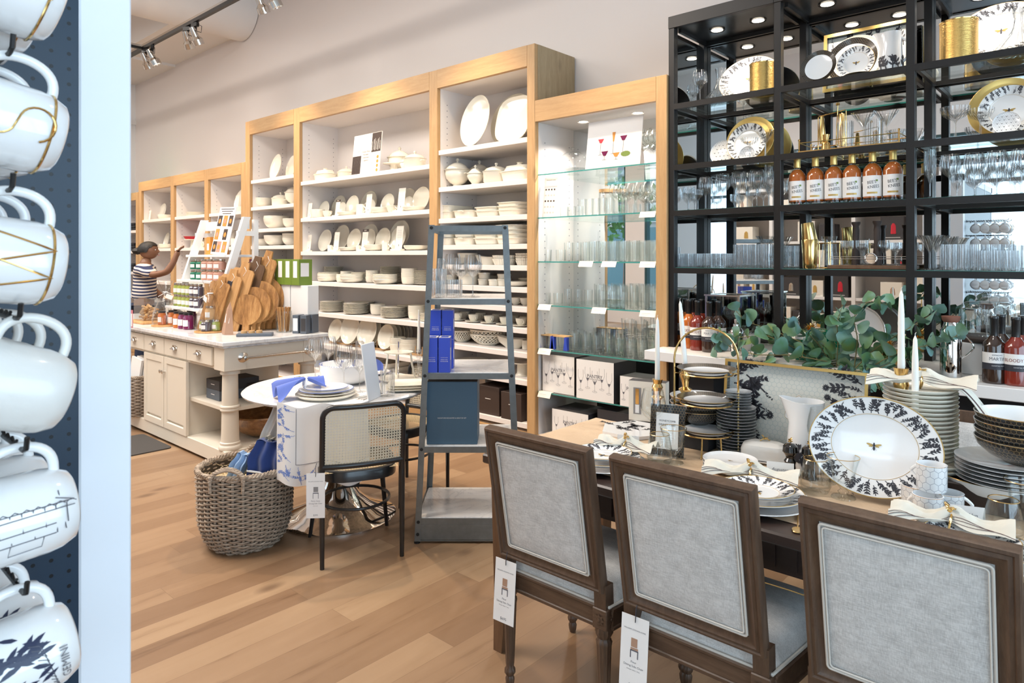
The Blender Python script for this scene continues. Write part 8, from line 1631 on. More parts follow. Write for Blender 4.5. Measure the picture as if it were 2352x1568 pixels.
def jar(key, r, h, col, lidm, lab_w=0.6, lidh=0.014):
 j = L([(0, 0), (r * 0.9, 0), (r, 0.004), (r, h * 0.8), (r * 0.82, h * 0.9), (r * 0.82, h)], 20); l = L([(r * 0.86, h * 0.97), (r * 0.88, h), (r * 0.88, h + lidh), (0, h + lidh)], 20); p = MB()
 p.sheet(lambda u, v: (r * 1.012 * math.sin(-lab_w + 2 * lab_w * u + 0.45), -r * 1.012 * math.cos(-lab_w + 2 * lab_w * u + 0.45), h * (0.22 + 0.42 * v)), 8, 1); kind(key, ('jar_body', j, col), ('jar_lid', l, lidm), ('paper_label', p, 'paper', 0), cat='jar')
jar('amber_jar', 0.040, 0.125, 'sauce_orange', 'black_wood'); jar('purple_jar', 0.043, 0.125, 'jam_purple', 'black_wood'); jar('green_jar', 0.036, 0.085, 'jam_green', 'nickel'); jar('violet_jar', 0.040, 0.085, 'jam_dark', 'nickel'); jar('pink_salt_jar', 0.052, 0.075, 'salt_pink', 'nickel', 0.5); jar('herb_jar', 0.045, 0.07, 'box_tin_green', 'nickel', 0.5); jar('olive_oil_jar', 0.045, 0.11, 'cork', 'nickel')
for i, (k_, u, v) in enumerate((('amber_jar', 397, 748), ('amber_jar', 409, 752), ('purple_jar', 421, 754), ('purple_jar', 433, 756), ('purple_jar', 440, 748))): x, y, z = ip(u, v); put(k_, (x, y, z), ('amber chutney jar, %s in the island row' % nth(i)) if i < 2 else ('purple preserve jar, %s in the island row' % nth(i)), group='chutney jars in a row on the island')
for z0, row in ((SH[0][0], 'lower'), (SH[0][0] + 0.101, 'upper')):
 for i in range(6): put('green_jar' if i < 4 else 'violet_jar', (-6.24 + i * 0.084, 2.51, z0 + 0.0008), '%s jar with steel lid, %s in the %s row of lowest stand board' % ('green' if i < 4 else 'violet', nth(i), row), group='small jars on the lowest stand board')
for z0, row in ((SH[1][0], 'lower'), (SH[1][0] + 0.091, 'upper')):
 for i in range(5): put('pink_salt_jar' if i > 1 else 'herb_jar', (-6.18 + i * 0.118, 2.64, z0 + 0.0008), '%s jar, %s in the %s row of middle stand board' % ('pink salt' if i > 1 else 'green herb', nth(i), row), group='salt jars on the middle stand board')
for i in range(3):
 t = root('spice_bag', (-6.2 + i * 0.14, 2.78, 1.541), 0, 'orange paper gift bag on the top stand board, %s from the wall end' % nth(i), 'bag', 'orange bags on the stand'); b = MB(); b.add([(sx * 0.045 * k_, sy * 0.02 * k_, z) for k_, z in ((1, 0), (0.8, 0.16)) for sx, sy in ((-1, -1), (1, -1), (1, 1), (-1, 1))], [(0, 1, 5, 4), (1, 2, 6, 5), (2, 3, 7, 6), (3, 0, 4, 7), (4, 5, 6, 7), (3, 2, 1, 0)]); obj('bag_body', b, 'orange_food', t, smooth=0); b = MB(); b.box(-0.02, -0.0215, 0.04, 0.02, -0.0195, 0.10); obj('bag_label', b, 'paper', t, smooth=0)
# cellophane gift bags on round boards
def gift(u, v, s, lab, goods, rz=0.0):
 x, y, z = ip(u, v); t = root('cellophane_gift_bag', (x, y, z + 0.0125), rz, lab, 'gift bag', s=s); b = MB(); b.lathe([(0.10, 0), (0.11, 0.03), (0.10, 0.12), (0.05, 0.24), (0.018, 0.30), (0.03, 0.33), (0.06, 0.40), (0.055, 0.405)], 22, flute=0.07, fn=7); obj('film', b, 'cellophane', t)
 b = MB(); b.tube([(0.02 * math.cos(a), 0.02 * math.sin(a), 0.30) for a in [2 * pi * i / 14 for i in range(14)]], 0.004, 5, closed=True); b.tube([(0.01, -0.02, 0.3), (-0.05, -0.06, 0.26)], 0.002, 4); b.tube([(0.01, -0.02, 0.3), (0.07, -0.05, 0.28)], 0.002, 4); obj('ribbon', b, 'trim_white', t)
 b = MB(); b.box(-0.09, -0.062, 0.235, -0.03, -0.060, 0.275, 0, TR(ry=0.4)); obj('gift_tag', b, 'paper', t, smooth=0)
 o = obj('round_board', L([(0, 0), (0.118 * s, 0), (0.12 * s, 0.004), (0.118 * s, 0.012), (0, 0.012)], 40), 'board_wood', loc=(x, y, z)); tag(o, 'round wooden board under the ' + lab.split(' on ')[0], 'board')
 for i, (k_, dx, dy, dz, w) in enumerate(goods): put(k_, (x + dx * s, y + dy * s, z + 0.0135 + dz * s), '%s inside the %s' % (w, lab.split(' on ')[0]), s=s * 0.9)
gift(483, 762, 1.0, 'near cellophane gift bag of jars on the island corner', [('green_jar', -0.045, -0.035, 0, 'front green jar'), ('violet_jar', 0.03, -0.05, 0, 'front violet jar'), ('green_jar', 0.06, 0.02, 0, 'side green jar'), ('olive_oil_jar', -0.03, 0.045, 0, 'tall peach labelled jar'), ('olive_oil_jar', 0.0, 0.0, 0.085, 'top peach labelled jar')])
gift(380, 748, 0.95, 'far cellophane gift bag of jars on the island', [('amber_jar', 0.0, -0.03, 0, 'amber jar'), ('olive_oil_jar', 0.0, 0.05, 0, 'pale jar')], 1.0)
x, y, z = ip(522, 768); t = root('spiced_nut_pouch', (x, y, z), 0.3, 'brown pointed pouch with white label beside the gift bag', 'pouch', ry=0.12); b = MB(); b.lathe([(0, 0), (0.06, 0.0), (0.062, 0.02), (0.03, 0.20), (0, 0.26)], 4, sy=0.45); obj('pouch_body', b, 'terracotta_print', t, smooth=0); b = MB(); b.box(-0.025, -0.026, 0.09, 0.02, -0.021, 0.16, 0, TR(rx=-0.12)); obj('pouch_label', b, 'paper', t, smooth=0)
x, y, z = ip(343, 740); t = root('cork_box', (x, y, z + 0.0225), 0, 'clear box full of wine corks', 'box'); b = MB()
for q in range(-1, 2, 2): b.box(-0.12, q * 0.09 - 0.002, 0, 0.12, q * 0.09 + 0.002, 0.2); b.box(q * 0.12 - 0.002, -0.09, 0, q * 0.12 + 0.002, 0.09, 0.2)
obj('clear_wall', b, 'glass', t, smooth=0); b = MB(); r = random.Random(3)
for i in range(46): M = TR(r.uniform(-0.09, 0.09), r.uniform(-0.06, 0.06), 0.02 + 0.11 * i / 46, r.random() * 3, r.random() * 3, 0); b.cyl((0, 0, -0.02), (0, 0, 0.02), 0.011, n=8, M=M)
c = obj('corks', b, 'cork', t); c['kind'] = 'stuff'
b = MB(); b.cbox(-0.2, -0.13, 0, 0.2, 0.13, 0.022, 0.004); tag(obj('serving_board', b, 'board_wood', loc=(x, y, z), smooth=0), 'flat wooden board under the box of corks', 'board')
x, y, z = ip(302, 752); b = MB(); b.box(-0.03, -0.002, 0, 0.03, 0.002, 0.15); b.box(-0.026, -0.003, 0.01, 0.026, -0.0021, 0.12, 1); tag(obj('pink_sign', b, ['flower_pink', 'paper'], loc=(x, y, z), smooth=0), 'small pink edged sign beside the box of corks', 'sign')
for i in range(5): x, y, z = ip(392 + i * 9, 728 - i * 2); put('glass_canister', (x, y, z), 'tall cork topped jar of herbs, %s in the island row' % nth(i), s=1.25, group='cork topped jars on the island')
# tall boards and round boards
def board(w, h, th, hole=True, rnd=False):
 b = MB()
 if rnd: pts = [(h * 0.42 * math.cos(a), h * 0.58 + h * 0.42 * math.sin(a)) for a in [-pi / 2 + 0.22 + (2 * pi - 0.44) * i / 40 for i in range(41)]] + [(-0.028, 0.05), (-0.03, 0), (0.03, 0), (0.028, 0.05)]
 else: pts = [(-w / 2, 0), (w / 2, 0), (w / 2, h * 0.86), (w * 0.40, h * 0.90), (w * 0.20, h * 0.905), (w * 0.16, h), (-w * 0.16, h), (-w * 0.20, h * 0.905), (-w * 0.4, h * 0.90), (-w / 2, h * 0.86)]
 b.prism(pts, 0, th, M=Matrix(((1, 0, 0, 0), (0, 0, -1, 0), (0, 1, 0, 0), (0, 0, 0, 1)))); return b
for i, (x, y, w, h, rz, m, lab) in enumerate(((-5.50, 2.50, 0.17, 0.46, 0.6, 'olive_wood', 'shortest'), (-5.48, 2.57, 0.18, 0.52, 0.6, 'board_wood', 'black labelled'), (-5.45, 2.64, 0.19, 0.58, 0.6, 'board_wood', 'third'), (-5.43, 2.72, 0.17, 0.63, 0.6, 'leg_wood', 'darkest'), (-5.40, 2.79, 0.18, 0.68, 0.6, 'olive_wood', 'tallest'))):
 t = root('cutting_board', (x - 0.02, y - 0.05, IZ), rz, '%s tall olive wood board leaning in the row beside the round ones' % lab, 'cutting board', 'tall wooden boards on the island', rx=-0.16, ry=0.22); obj('board', board(w, h, 0.018), m, t, smooth=0); b = MB(); b.tube([(0, -0.02, h * 0.93), (0.03, -0.03, h * 0.88), (0.01, -0.022, h * 0.80)], 0.002, 4); obj('hang_cord', b, 'paper', t)
 if i == 1: b = MB(); b.box(-0.02, -0.0205, 0.34, 0.02, -0.019, 0.42); obj('tag_label', b, 'ink', t, smooth=0)
for i, (u, v, h) in enumerate(((572, 758, 0.30), (586, 757, 0.36), (597, 756, 0.41), (607, 754, 0.44), (622, 753, 0.50), (634, 752, 0.53), (645, 750, 0.56))):
 x, y, z = ip(u, v); t = root('round_olive_board', (x + 0.07, y - 0.06, z), 0.62, 'round olive wood board with handle down, %s from the tall boards' % nth(i), 'cutting board', 'round olive wood boards', rx=-0.14); obj('board', board(0, h, 0.02, rnd=True), 'olive_wood', t, smooth=0)
# boxes on the white block
b = MB(); b.cbox(-0.13, -0.05, 0, 0.13, 0.05, 0.375, 0.003); x, y = -4.99, 3.01; tag(obj('display_block', b, 'trim_white', loc=(x, y, IZ), smooth=0), 'white block under the green boxes at the island corner', 'riser')
b = MB(); b.box(-0.34, -0.05, 0, 0.33, 0.05, 0.375); tag(obj('display_block', b, 'trim_white', loc=(-5.46, 3.01, IZ), smooth=0), 'white block behind the tall boards carrying maroon boxes', 'riser')
for i in range(7):
 g_ = i > 2; b = MB(); b.cbox(-0.058, -0.06, 0, 0.058, 0.06, 0.21, 0.001); b.box(-0.03, -0.0608, 0.06, 0.03, -0.06, 0.195, 1)
 if i == 6: b.box(0.0582, -0.045, 0.07, 0.0586, 0.03, 0.18, 1)
 x = -5.735 + i * 0.1185; tag(obj('food_box', b, ['box_green' if g_ else 'box_maroon', 'paper'], loc=(x, 3.005, IZ + 0.376), smooth=0), '%s baking mix box, %s in the row above the boards' % ('green' if g_ else 'maroon', nth(i)), 'box', 'baking mix boxes on the island')
x, y, z = ip(652, 762); t = root('utensil_jar', (x, y, z), 0, 'glass jar stuffed with olive wood knives and tools', 'jar'); obj('jar_glass', tumbler(0.062, 0.17, 1.0), 'glass', t); b = MB(); r = random.Random(5)
for i in range(11): a = i * 0.571; b.tube([(0.035 * math.cos(a), 0.035 * math.sin(a), 0.008), (0.048 * math.cos(a), 0.048 * math.sin(a), 0.20)], [0.006, 0.009], 6)
c = obj('wooden_utensil', b, 'olive_wood', t)
for i, (u, v) in enumerate(((663, 757), (674, 758))): x, y, z = ip(u, v); tag(obj('wooden_mill', L([(0, 0), (0.024, 0), (0.022, 0.05), (0.014, 0.10), (0.02, 0.13), (0.024, 0.15), (0, 0.17)], 18), 'olive_wood_dark', loc=(x, y, z)), 'olive wood mill behind the utensil jar, %s' % ('nearer the boards', 'nearer the dark boxes')[i], 'mill')
for i, (u, v) in enumerate(((686, 764), (704, 765), (718, 763))): x, y, z = ip(u, v); b = MB(); b.cbox(-0.026, -0.05, 0, 0.026, 0.05, 0.145, 0.001); b.box(-0.02, -0.051, 0.02, 0.02, -0.05, 0.12, 1 if i == 0 else 2); tag(obj('small_carton', b, ['box_slate', 'paper', 'box_dark'], loc=(x, y, z), smooth=0), 'small dark carton by the island edge, %s from the utensil jar' % nth(i), 'box', 'small dark cartons on the island').rotation_euler = (0, 0, 0.5)
x, y, z = ip(586, 771); t = root('sample_tray', (x, y, z), 0.95, 'low grey tray with small wooden samples on the marble', 'tray'); b = MB(); b.cbox(-0.13, -0.05, 0, 0.13, 0.05, 0.022, 0.003); obj('tray_body', b, 'box_slate', t, smooth=0); b = MB()
for i in range(3): b.lathe([(0, 0), (0.024, 0), (0.022, 0.02), (0, 0.02)], 16, M=TR(-0.08 + 0.055 * i, 0, 0.0225)); b.cyl((-0.08 + 0.055 * i, 0, 0.042), (-0.08 + 0.055 * i, 0, 0.07), 0.004, n=6)
obj('sample_cup', b, 'cork', t)
for i, (x, r) in enumerate(((-6.75, 0.15), (-6.95, 0.17))): b = MB(); b.lathe([(0, 0), (r, 0), (r, 0.02), (0, 0.02)], 40, M=TR(0, 0, r, rx=math.radians(78))); tag(obj('round_board_upright', b, 'board_wood', loc=(x + 0.55, 2.93, IZ)), 'round board propped upright far down the island, %s one' % ('near', 'far')[i], 'board')
# beneath the island top
for i, (z, h, m) in enumerate(((0.4255, 0.075, 'box_slate'), (0.502, 0.075, 'box_dark'))): b = MB(); b.cbox(-0.11, -0.16, 0, 0.11, 0.16, h, 0.002); b.box(-0.03, -0.1606, h * 0.5, 0.03, -0.16, h * 0.56, 1); tag(obj('storage_box', b, [m, 'paper'], loc=(-5.22, 2.52, z), smooth=0), '%s box on the island shelf behind the turned post' % ('clear topped lower', 'dark upper')[i], 'box')
b = MB(); b.cbox(-0.14, -0.22, 0, 0.14, 0.22, 0.11, 0.002); b.box(0.1402, -0.05, 0.06, 0.1406, 0.03, 0.066, 1); tag(obj('storage_box', b, ['box_dark', 'paper'], loc=(-5.0, 2.80, 0.4258), smooth=0), 'long charcoal box on the island shelf beside the post', 'box')
b = MB(); b.lathe([(0, 0), (0.08, 0), (0.16, 0.04), (0.23, 0.11), (0.255, 0.165), (0.245, 0.175), (0.21, 0.11), (0.14, 0.05), (0, 0.03)], 56, sx=1.0, sy=0.9); tag(obj('wooden_bowl', b, 'olive_wood_dark', loc=(-5.06, 2.66, 0.126)), 'huge olive wood bowl on the island base', 'bowl')
# floor mat and far basket
b = MB(); b.prism([(q[0], q[1]) for q in rrect(0.62, 0.42, 0.04, 4, plane='xy')], 0, 0.008); x, y, _ = PZ(382, 1028, 0); tag(obj('floor_mat', b, 'mat_dark', loc=(-5.95, 2.02, 0.0005), smooth=0), 'dark brown floor mat in front of the island', 'mat')
t = root('tall_wicker_basket', (-6.53, 2.32, 0.126), 0, 'wicker basket of white packets in the island bay beyond the doors', 'basket'); b = MB(); wicker(b, 0.34, [(0, 0.15), (0.1, 0.18), (0.34, 0.19)], 24, 24, 0.007, 0.007); obj('woven_body', b, 'wicker', t)
for i in range(7): b = MB(); b.box(-0.08, -0.010, 0, 0.08, 0.010, 0.50); tag(obj('packet', b, 'paper', loc=(-6.54 + 0.02 * (i % 2), 2.22 + i * 0.034, 0.14), smooth=0), 'white flat packet standing in the island basket, %s from the front' % nth(i), 'packet', 'white packets in the island basket').rotation_euler = (-0.05, 0.18, 0.15)
# blue grey bin and plant pots low in the cabinets behind the round table
x = XY(732, 4.25); tag(obj('metal_bucket', L([(0, 0), (0.085, 0), (0.10, 0.20), (0.104, 0.205), (0, 0.2)], 30), 'grey_bin', loc=(x, 4.24, 0.302)), 'pale grey ribbed bucket low in the wide bay', 'bucket')
# ------------------------------------------------------------------ the shoppers
def skin_body(name, joints, edges, mats, parent, root_i=0, sub=2):
 me = bpy.data.meshes.new(name); me.from_pydata([j[0] for j in joints], edges, [])
 for k_ in mats: me.materials.append(MAT[k_])
 o = bpy.data.objects.new(name, me); COL.objects.link(o); o.parent = parent; s = o.modifiers.new('skin', 'SKIN'); s.use_smooth_shade = True
 me.skin_vertices or o.modifiers
 if not me.skin_vertices: me.attributes.new('skin', 'FLOAT', 'POINT')
 sv = me.skin_vertices[0].data
 for i, j in enumerate(joints): r = j[1]; sv[i].radius = (r, r) if not isinstance(r, tuple) else r; sv[i].use_root = (i == root_i)
 u = o.modifiers.new('sub', 'SUBSURF'); u.levels = sub; u.render_levels = sub; return o
k = NT('shirt_stripe'); sp = k.n('ShaderNodeSeparateXYZ'); tc = k.n('ShaderNodeTexCoord'); k.l(tc.outputs['Object'], sp.inputs[0]); n1 = k.noise(k.co(), 3.0, 2); fz_ = k.math('FRACT', k.math('DIVIDE', k.math('ADD', k.math('ADD', sp.outputs[2], k.math('MULTIPLY', sp.outputs[0], 0.16)), k.math('MULTIPLY', n1, 0.06)), 0.042)); k.l(k.mix(k.math('GREATER_THAN', fz_, 0.5), (0.70, 0.64, 0.58), (0.02, 0.03, 0.09)), k.b.inputs['Base Color']); k.b.inputs['Roughness'].default_value = 0.9
def shopper(loc, rz, lab, skinm, shirtm, s=1.0, reach=True, look=(0.0, 0.0)):
 # local frame: facing +y, right arm raised forward and out
 t = root('person', loc, rz, lab, 'person', s=s)
 ra = [(0.19, 0.02, 1.40), (0.33, 0.12, 1.34), (0.44, 0.24, 1.38), (0.45, 0.30, 1.52), (0.44, 0.33, 1.63)] if reach else [(0.19, 0.0, 1.38), (0.25, 0.10, 1.15), (0.18, 0.28, 1.06), (0.12, 0.34, 1.08), (0.1, 0.38, 1.09)]
 la = [(-0.19, 0.0, 1.40), (-0.25, 0.02, 1.16), (-0.22, 0.16, 0.98), (-0.18, 0.24, 0.96), (-0.17, 0.28, 0.95)]
 J = [((0, 0, 0.95), (0.155, 0.12)), ((0, 0, 1.12), (0.125, 0.095)), ((0, 0.01, 1.30), (0.145, 0.105)), ((0, 0, 1.42), (0.095, 0.07)), ((0, 0.01, 1.50), 0.05), ((0, 0.03, 1.57), 0.05)]
 E = [(0, 1), (1, 2), (2, 3), (3, 4), (4, 5)]
 for arm in (ra, la):
  n = len(J); J += [(arm[0], 0.058), (arm[1], 0.047), (arm[2], 0.040), (arm[3], 0.030), (arm[4], (0.035, 0.018))]; E += [(3, n), (n, n + 1), (n + 1, n + 2), (n + 2, n + 3), (n + 3, n + 4)]
  wv, hv = Vector(arm[4]), (Vector(arm[4]) - Vector(arm[3])).normalized(); sd = hv.cross(Vector((0, 1, 0.3))).normalized()
  for f in range(4):
   a0 = wv + sd * (f - 1.5) * 0.020; m_ = len(J); L_ = (0.034, 0.040, 0.038, 0.030)[f]; J += [(tuple(a0 + hv * 0.030), 0.0085), (tuple(a0 + hv * (0.03 + L_) + Vector((0, 0.012, 0)) ), 0.008), (tuple(a0 + hv * (0.03 + L_ * 1.6) + Vector((0, 0.034, 0))), 0.007)]; E += [(n + 4, m_), (m_, m_ + 1), (m_ + 1, m_ + 2)]
  m_ = len(J); J += [(tuple(wv + sd * 0.045 + hv * 0.005), 0.009), (tuple(wv + sd * 0.062 + hv * 0.035), 0.008)]; E += [(n + 4, m_), (m_, m_ + 1)]
 for sx in (-1, 1):
  n = len(J); J += [((sx * 0.095, 0, 0.86), (0.10, 0.105)), ((sx * 0.10, 0.01, 0.50), 0.062), ((sx * 0.10, -0.02, 0.10), 0.042), ((sx * 0.11, 0.12, 0.035), (0.04, 0.03))]; E += [(0, n), (n, n + 1), (n + 1, n + 2), (n + 2, n + 3)]
 skin_body('body', J, E, [skinm], t)
 def cover(nm, idx, grow, m, extra=()):
  ids = list(idx); mp = {a: i for i, a in enumerate(ids)}; JJ = [(J[a][0], tuple(r + grow for r in (J[a][1] if isinstance(J[a][1], tuple) else (J[a][1],) * 2))) for a in ids]; EE = [(mp[a], mp[b_]) for a, b_ in E if a in mp and b_ in mp]
  return skin_body(nm, JJ, EE, [m], t)
 cover('shirt', [0, 1, 2, 3, 6, 7, 6 + 5 + 14, 6 + 5 + 15], 0.022, shirtm); n = len(J) - 8; cover('trousers', [0, n, n + 1, n + 2, n + 4, n + 5, n + 6], 0.024, 'denim_navy')
 for sx in (-1, 1): b = MB(); b.lathe([(0, 0), (0.045, 0), (0.05, 0.02), (0.04, 0.06), (0, 0.09)], 16, sx=1, sy=2.2, M=TR(sx * 0.105, 0.05, 0)); obj('shoe', b, 'rubber', t)
 # head with face
 M = TR(0, 0.045, 1.66, rz=look[0], rx=look[1]); h = MB(); vs = []; nu, nv = 28, 20
 for j in range(nv + 1):
  ph = pi * j / nv
  for i in range(nu):
   th = 2 * pi * i / nu; x = 0.073 * math.sin(ph) * math.cos(th); y = 0.094 * math.sin(ph) * math.sin(th); z = 0.115 * math.cos(ph)
   if y > 0: x *= 1 - 0.25 * max(0, -z / 0.115); y *= 0.92 + (0.06 if z < -0.08 else 0)
   if y > 0.07 and abs(x) < 0.02 and -0.035 < z < 0.015: y += 0.022 * (1 - abs(x) / 0.02) * (0.5 + (0.015 - z) / 0.1)
   if y > 0.05 and abs(abs(x) - 0.03) < 0.015 and -0.002 < z < 0.025: y -= 0.007
   if y > 0.06 and abs(x) < 0.026 and -0.066 < z < -0.048: y += 0.006
   vs.append((x, y, z))
 h.add(vs, [(j * nu + i, j * nu + (i + 1) % nu, (j + 1) * nu + (i + 1) % nu, (j + 1) * nu + i) for j in range(nv) for i in range(nu)][nu:-nu], 0, M); h.add([vs[nu + i] for i in range(nu)], [tuple(range(nu))], 0, M)
 for sx in (-1, 1): h.lathe([(0.004, -0.012), (0.018, 0), (0.014, 0.01), (0.0, 0.006)], 12, 0, sx=0.6, sy=1.5, M=M @ TR(sx * 0.072, -0.005, -0.005, ry=sx * 1.4)); h.lathe([(0, 0), (0.010, 0.0), (0.004, 0.006), (0, 0.007)], 10, 1, M=M @ TR(sx * 0.029, 0.074, 0.012, rx=-pi / 2)); h.lathe([(0, 0), (0.005, 0.0), (0, 0.003)], 8, 2, M=M @ TR(sx * 0.029, 0.080, 0.012, rx=-pi / 2))
 h.add([(-0.022, 0.091, -0.056), (0.022, 0.091, -0.056), (0.014, 0.094, -0.064), (-0.014, 0.094, -0.064)], [(3, 2, 1, 0)], 3, M); obj('head', h, [skinm, 'mug_white', 'ink', 'flower_pink'], t)
 q = MB(); r = random.Random(3)
 def hp(u, v): th = 2 * pi * u; ph = 0.02 + v * 1.75 - (0.55 * v if math.sin(th) > 0.25 else 0.0) - (0.25 * v if math.sin(th) > 0.6 else 0); return ((0.083 + r.uniform(0, 0.004)) * math.sin(ph) * math.cos(th), (0.104 + r.uniform(0, 0.004)) * math.sin(ph) * math.sin(th) - 0.008, 0.128 * math.cos(ph))
 q.sheet(hp, 30, 12, 0, M); q.lathe([(0, -0.05), (0.04, -0.035), (0.055, 0), (0.04, 0.035), (0, 0.05)], 16, 0, M=M @ TR(0, -0.115, -0.005)); obj('hair', q, 'hair_black', t); return t
shopper((-9.50, 3.40, 0), -0.45, 'person in striped navy and cream top reaching up to a shelf', 'skin', 'shirt_stripe', (1.35, 1.3, 0.965), True, (-0.35, 0.0))
shopper((-10.55, 3.18, 0), -1.5, 'person mostly hidden behind the one in the striped top', 'skin_light', 'charcoal_cloth', 0.97, False, (0.2, -0.5))
# ------------------------------------------------------------------ mugs hanging from the pegboard
def hang_mug(key, art, gold=False, mat_='mug_white', r=0.050, l=0.105):
 Mq = TR(0, -l / 2, 0, rx=-pi / 2); b = MB(); pr = [(0, l), (r * 0.72, l), (r * 0.82, l - 0.003), (r * 0.95, l * 0.84), (r, l * 0.70), (r, 0.001), (r - 0.0015, -0.001), (r - 0.004, 0.001), (r - 0.004, l * 0.7), (r * 0.8, l - 0.012), (0, l - 0.010)]
 b.lathe(pr, 48, 0, M=Mq)
 if gold: b.tube([(r * 0.96 * math.cos(2 * pi * i / 48), r * 0.96 * math.sin(2 * pi * i / 48), l * 0.83) for i in range(48)], 0.0016, 6, 1, True, Mq)
 def wr(x, y, up=0.0006): a = y / r; return ((r + up) * math.cos(a), x, (r + up) * math.sin(a))        # x along the mug, y around it
 art(b, wr, r); b.text('DISHWASHER SAFE', 0.006, Mq @ TR(0, 0.008, l + 0.0006), 2); b.text('MADE FOR THE KITCHEN', 0.0045, Mq @ TR(0, -0.004, l + 0.0006), 2)
 h = MB(); h.tube([(0, 0.036 * math.cos(a) * (1 + 0.08 * math.sin(a)), r - 0.004 + 0.036 * max(0, math.sin(a)) ** 0.8) for a in [pi - pi * i / 20 for i in range(21)]], 0.0058, 10)
 kind(key, ('mug_body', b, [mat_, 'gold', 'ink_grey', 'ink_blue_black']), ('handle', h, mat_), cat='mug')
def letter(s):
 S_ = {'S': [[(0.020 * math.cos(a), 0.018 + 0.016 * math.sin(a)) for a in [0.35 + i * 0.27 for i in range(15)]] + [(0.020 * math.cos(a), -0.017 + 0.018 * math.sin(a)) for a in [1.25 - i * 0.29 for i in range(15)]]], 'W': [[(-0.036, 0.034), (-0.016, -0.034), (0.004, 0.034)], [(-0.006, 0.034), (0.016, -0.034), (0.036, 0.034)], [(-0.042, 0.034), (-0.028, 0.034)], [(0.028, 0.034), (0.044, 0.034)]], 'T': [[(-0.03, 0.032), (0.03, 0.032)], [(0, 0.032), (0, -0.034)], [(-0.009, -0.034), (0.009, -0.034)]]}
 def f(b, wr, r):
  for pl in S_[s]:
   q = []
   for (x0, y0), (x1, y1) in zip(pl, pl[1:]): q += [(x0 + (x1 - x0) * i / 6, y0 + (y1 - y0) * i / 6) for i in range(6)]
   b.tube([wr(-y + 0.002, x, 0.0002) for x, y in q + [pl[-1]]], 0.0013, 5, 1)
 return f
def lines(b, wr, r, pts, w=0.0006, m=2): b.tube([wr(x, y, 0.0003) for x, y in pts], w, 4, m)
def dome(b, wr, r):
 rr = random.Random(4)
 for i in range(7): x = -0.03 + i * 0.011; lines(b, wr, r, [(x, 0.018), (x, -0.004 - 0.01 * (i % 2))]); lines(b, wr, r, [(x, 0.018), (x + 0.005, 0.021), (x + 0.010, 0.018)])
 for y in (0.018, 0.012, -0.004, -0.016): lines(b, wr, r, [(-0.036 + 0.006 * rr.random(), y), (0.044 - 0.02 * (y < 0), y + 0.002)])
 lines(b, wr, r, [(-0.02, -0.016), (-0.022, -0.03), (0.01, -0.028), (0.012, -0.014)]); lines(b, wr, r, [(0.03, 0.034), (0.034, -0.012)]); lines(b, wr, r, [(0.026, 0.026), (0.044, 0.02)])
def twins(b, wr, r):
 rr = random.Random(8)
 for cx, cy in ((-0.008, 0.022), (-0.014, -0.020)):
  for i in range(26): p = leafpoly(cx + rr.gauss(0, 0.009), cy + rr.gauss(0, 0.008), rr.uniform(-0.6, 0.9) + (pi if i % 3 == 0 else 0), 0.020, 0.005); b.add([wr(x, y) for x, y in p], [tuple(range(6))], 3)
  for i in range(3): p = leafpoly(cx - 0.012, cy + 0.004 * i, pi + 0.3, 0.022, 0.010); b.add([wr(x, y) for x, y in p], [tuple(range(6))], 3)
 for i in range(12): lines(b, wr, r, [(0.002 + 0.002 * i, 0.03 - 0.006 * i), (0.012 + 0.0015 * i, 0.026 - 0.006 * i), (0.016 + 0.001 * i, 0.018 - 0.006 * i)], 0.0005, 2)
 v, F = text_geo('GEMINI', 0.012); b.add([wr(-y + 0.034, x - 0.004, 0.0006) for x, y, _ in v], F, 2)
hang_mug('letter_s_mug', letter('S'), True); hang_mug('letter_w_mug', letter('W'), True); hang_mug('letter_t_mug', letter('T'), True)
hang_mug('embossed_mug', lambda *a: None, mat_='embossed'); hang_mug('building_mug', dome); hang_mug('zodiac_mug', twins)
rows = (('letter_t_mug', 1.838, -0.28, 'gold letter T'), ('letter_s_mug', 1.678, -0.20, 'gold letter S'), ('letter_w_mug', 1.520, -0.14, 'gold letter W'), ('embossed_mug', 1.372, -0.34, 'embossed white'), ('building_mug', 1.218, 0.05, 'building sketch'), ('zodiac_mug', 1.052, 0.13, 'GEMINI zodiac'), ('zodiac_mug', 0.895, 0.06, 'lowest zodiac'))
for k_, z, tilt, w in rows:
 for col, y in ((0, 0.210 if z < 1.30 else 0.204 if z < 1.45 else 0.197), (1, -0.05)):
  t = root('mug_hook', (PX, y, z + 0.077), 0, 'black wire hook holding the %s mugs, %s column' % (w, ('outer', 'inner')[col]), 'hook', 'mug hooks'); b = MB(); b.tube([(0.001, 0, 0.0), (0.36, 0, 0.0)] + [(0.372, 0, 0.004), (0.376, 0, 0.018)], 0.003, 6); b.box(0.0005, -0.012, -0.012, 0.004, 0.012, 0.012); b.tube([(0.01 + 0.011 * i, 0, 0.0 + 0.006 * (i % 2)) for i in range(30)], 0.002, 5); obj('hook_wire', b, 'black_metal', t)
  for q in range(4 if col == 0 else 3): put(k_, (PX + 0.345 - 0.088 * q, y - 0.004 * q, z - 0.004 + 0.0), '%s mug, %s from the front on its hook, %s column' % (w, nth(q), ('outer', 'inner')[col]), name='hanging_mug', rx=tilt + 0.03 * q, group='%s mugs, %s hook' % (w, ('outer', 'inner')[col]))
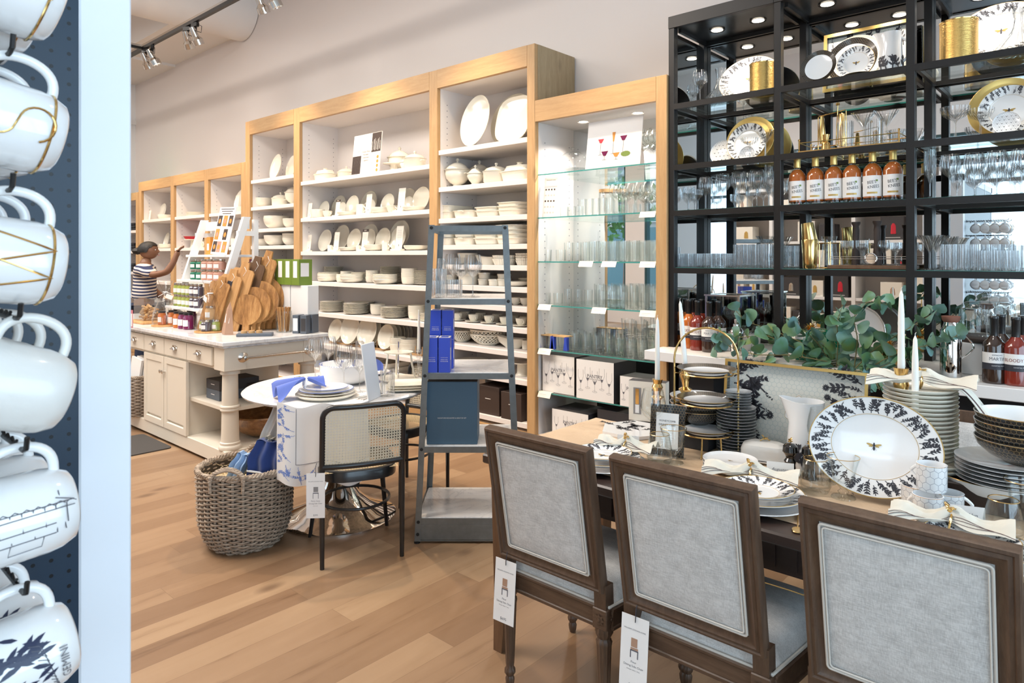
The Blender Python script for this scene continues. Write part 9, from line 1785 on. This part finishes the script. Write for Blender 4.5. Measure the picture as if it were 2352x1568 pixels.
# ------------------------------------------------------------------ shelving opposite, seen in the mirrors
t = root('white_shelving', (0, 0, 0), 0, 'white shelving unit with boxed bar ware, seen in the rack mirror', 'shelving'); b = MB()
for x in (-5.2, -4.0, -2.85, -1.80): b.box(x, -1.55, 0, x + 0.05, -1.05, 3.0);
obj('side_panel', b, 'trim_white', t, smooth=0); b = MB(); b.box(-5.2, -1.57, 0, -1.75, -1.55, 3.0); obj('back_panel', b, 'shelf_white', t, smooth=0)
SZ = (0.45, 0.95, 1.35, 1.75, 2.15, 2.55)
for z in SZ + (3.0,): b = MB(); b.box(-5.15, -1.55, z - 0.04, -1.80, -1.06, z); obj('shelf', b, 'trim_white', t, smooth=0)
r = random.Random(12); n = 0
for z in SZ:
 x = -5.1
 while x < -2.12:
  w = r.uniform(0.16, 0.30); h = r.uniform(0.2, 0.33)
  if not any(abs(x + w / 2 - p) < w / 2 + 0.05 for p in (-3.975, -2.825)):
   dark = (z > 1.3 and x > -3.2 and r.random() < 0.75) or r.random() < 0.2; b = MB(); b.cbox(-w / 2, -0.12, 0, w / 2, 0.12, h, 0.002); M = Matrix.Rotation(pi, 4, 'Z') @ TR(0, -0.1206, 0, rx=pi / 2)
   mm = 3 if r.random() < 0.3 else 2; b.lathe([(w * 0.10, 0.0), (w * 0.12, h * 0.02), (w * 0.10, h * 0.35), (w * 0.04, h * 0.45)], 8, mm, sy=0.1, M=TR(r.uniform(-0.2, 0.2) * w, 0.121, h * 0.25)); b.box(-w * 0.35, 0.1203, h * 0.08, w * 0.35, 0.1206, h * 0.11, 1)
   n += 1; tag(obj('bar_ware_box', b, ['box_dark' if dark else 'paper_warm', 'print_pale', 'nickel' if dark else 'gold_leaf', 'red_print' if dark else 'terracotta_print'], loc=(x + w / 2, -1.2, z + 0.001), smooth=0), '%s bar ware box, %s along the %s board of the mirrored shelving' % ('black' if dark else 'cream', nth(n % 12), nth(5 - SZ.index(z))), 'box', 'boxes on the mirrored shelving')
  x += w + r.uniform(0.02, 0.10)
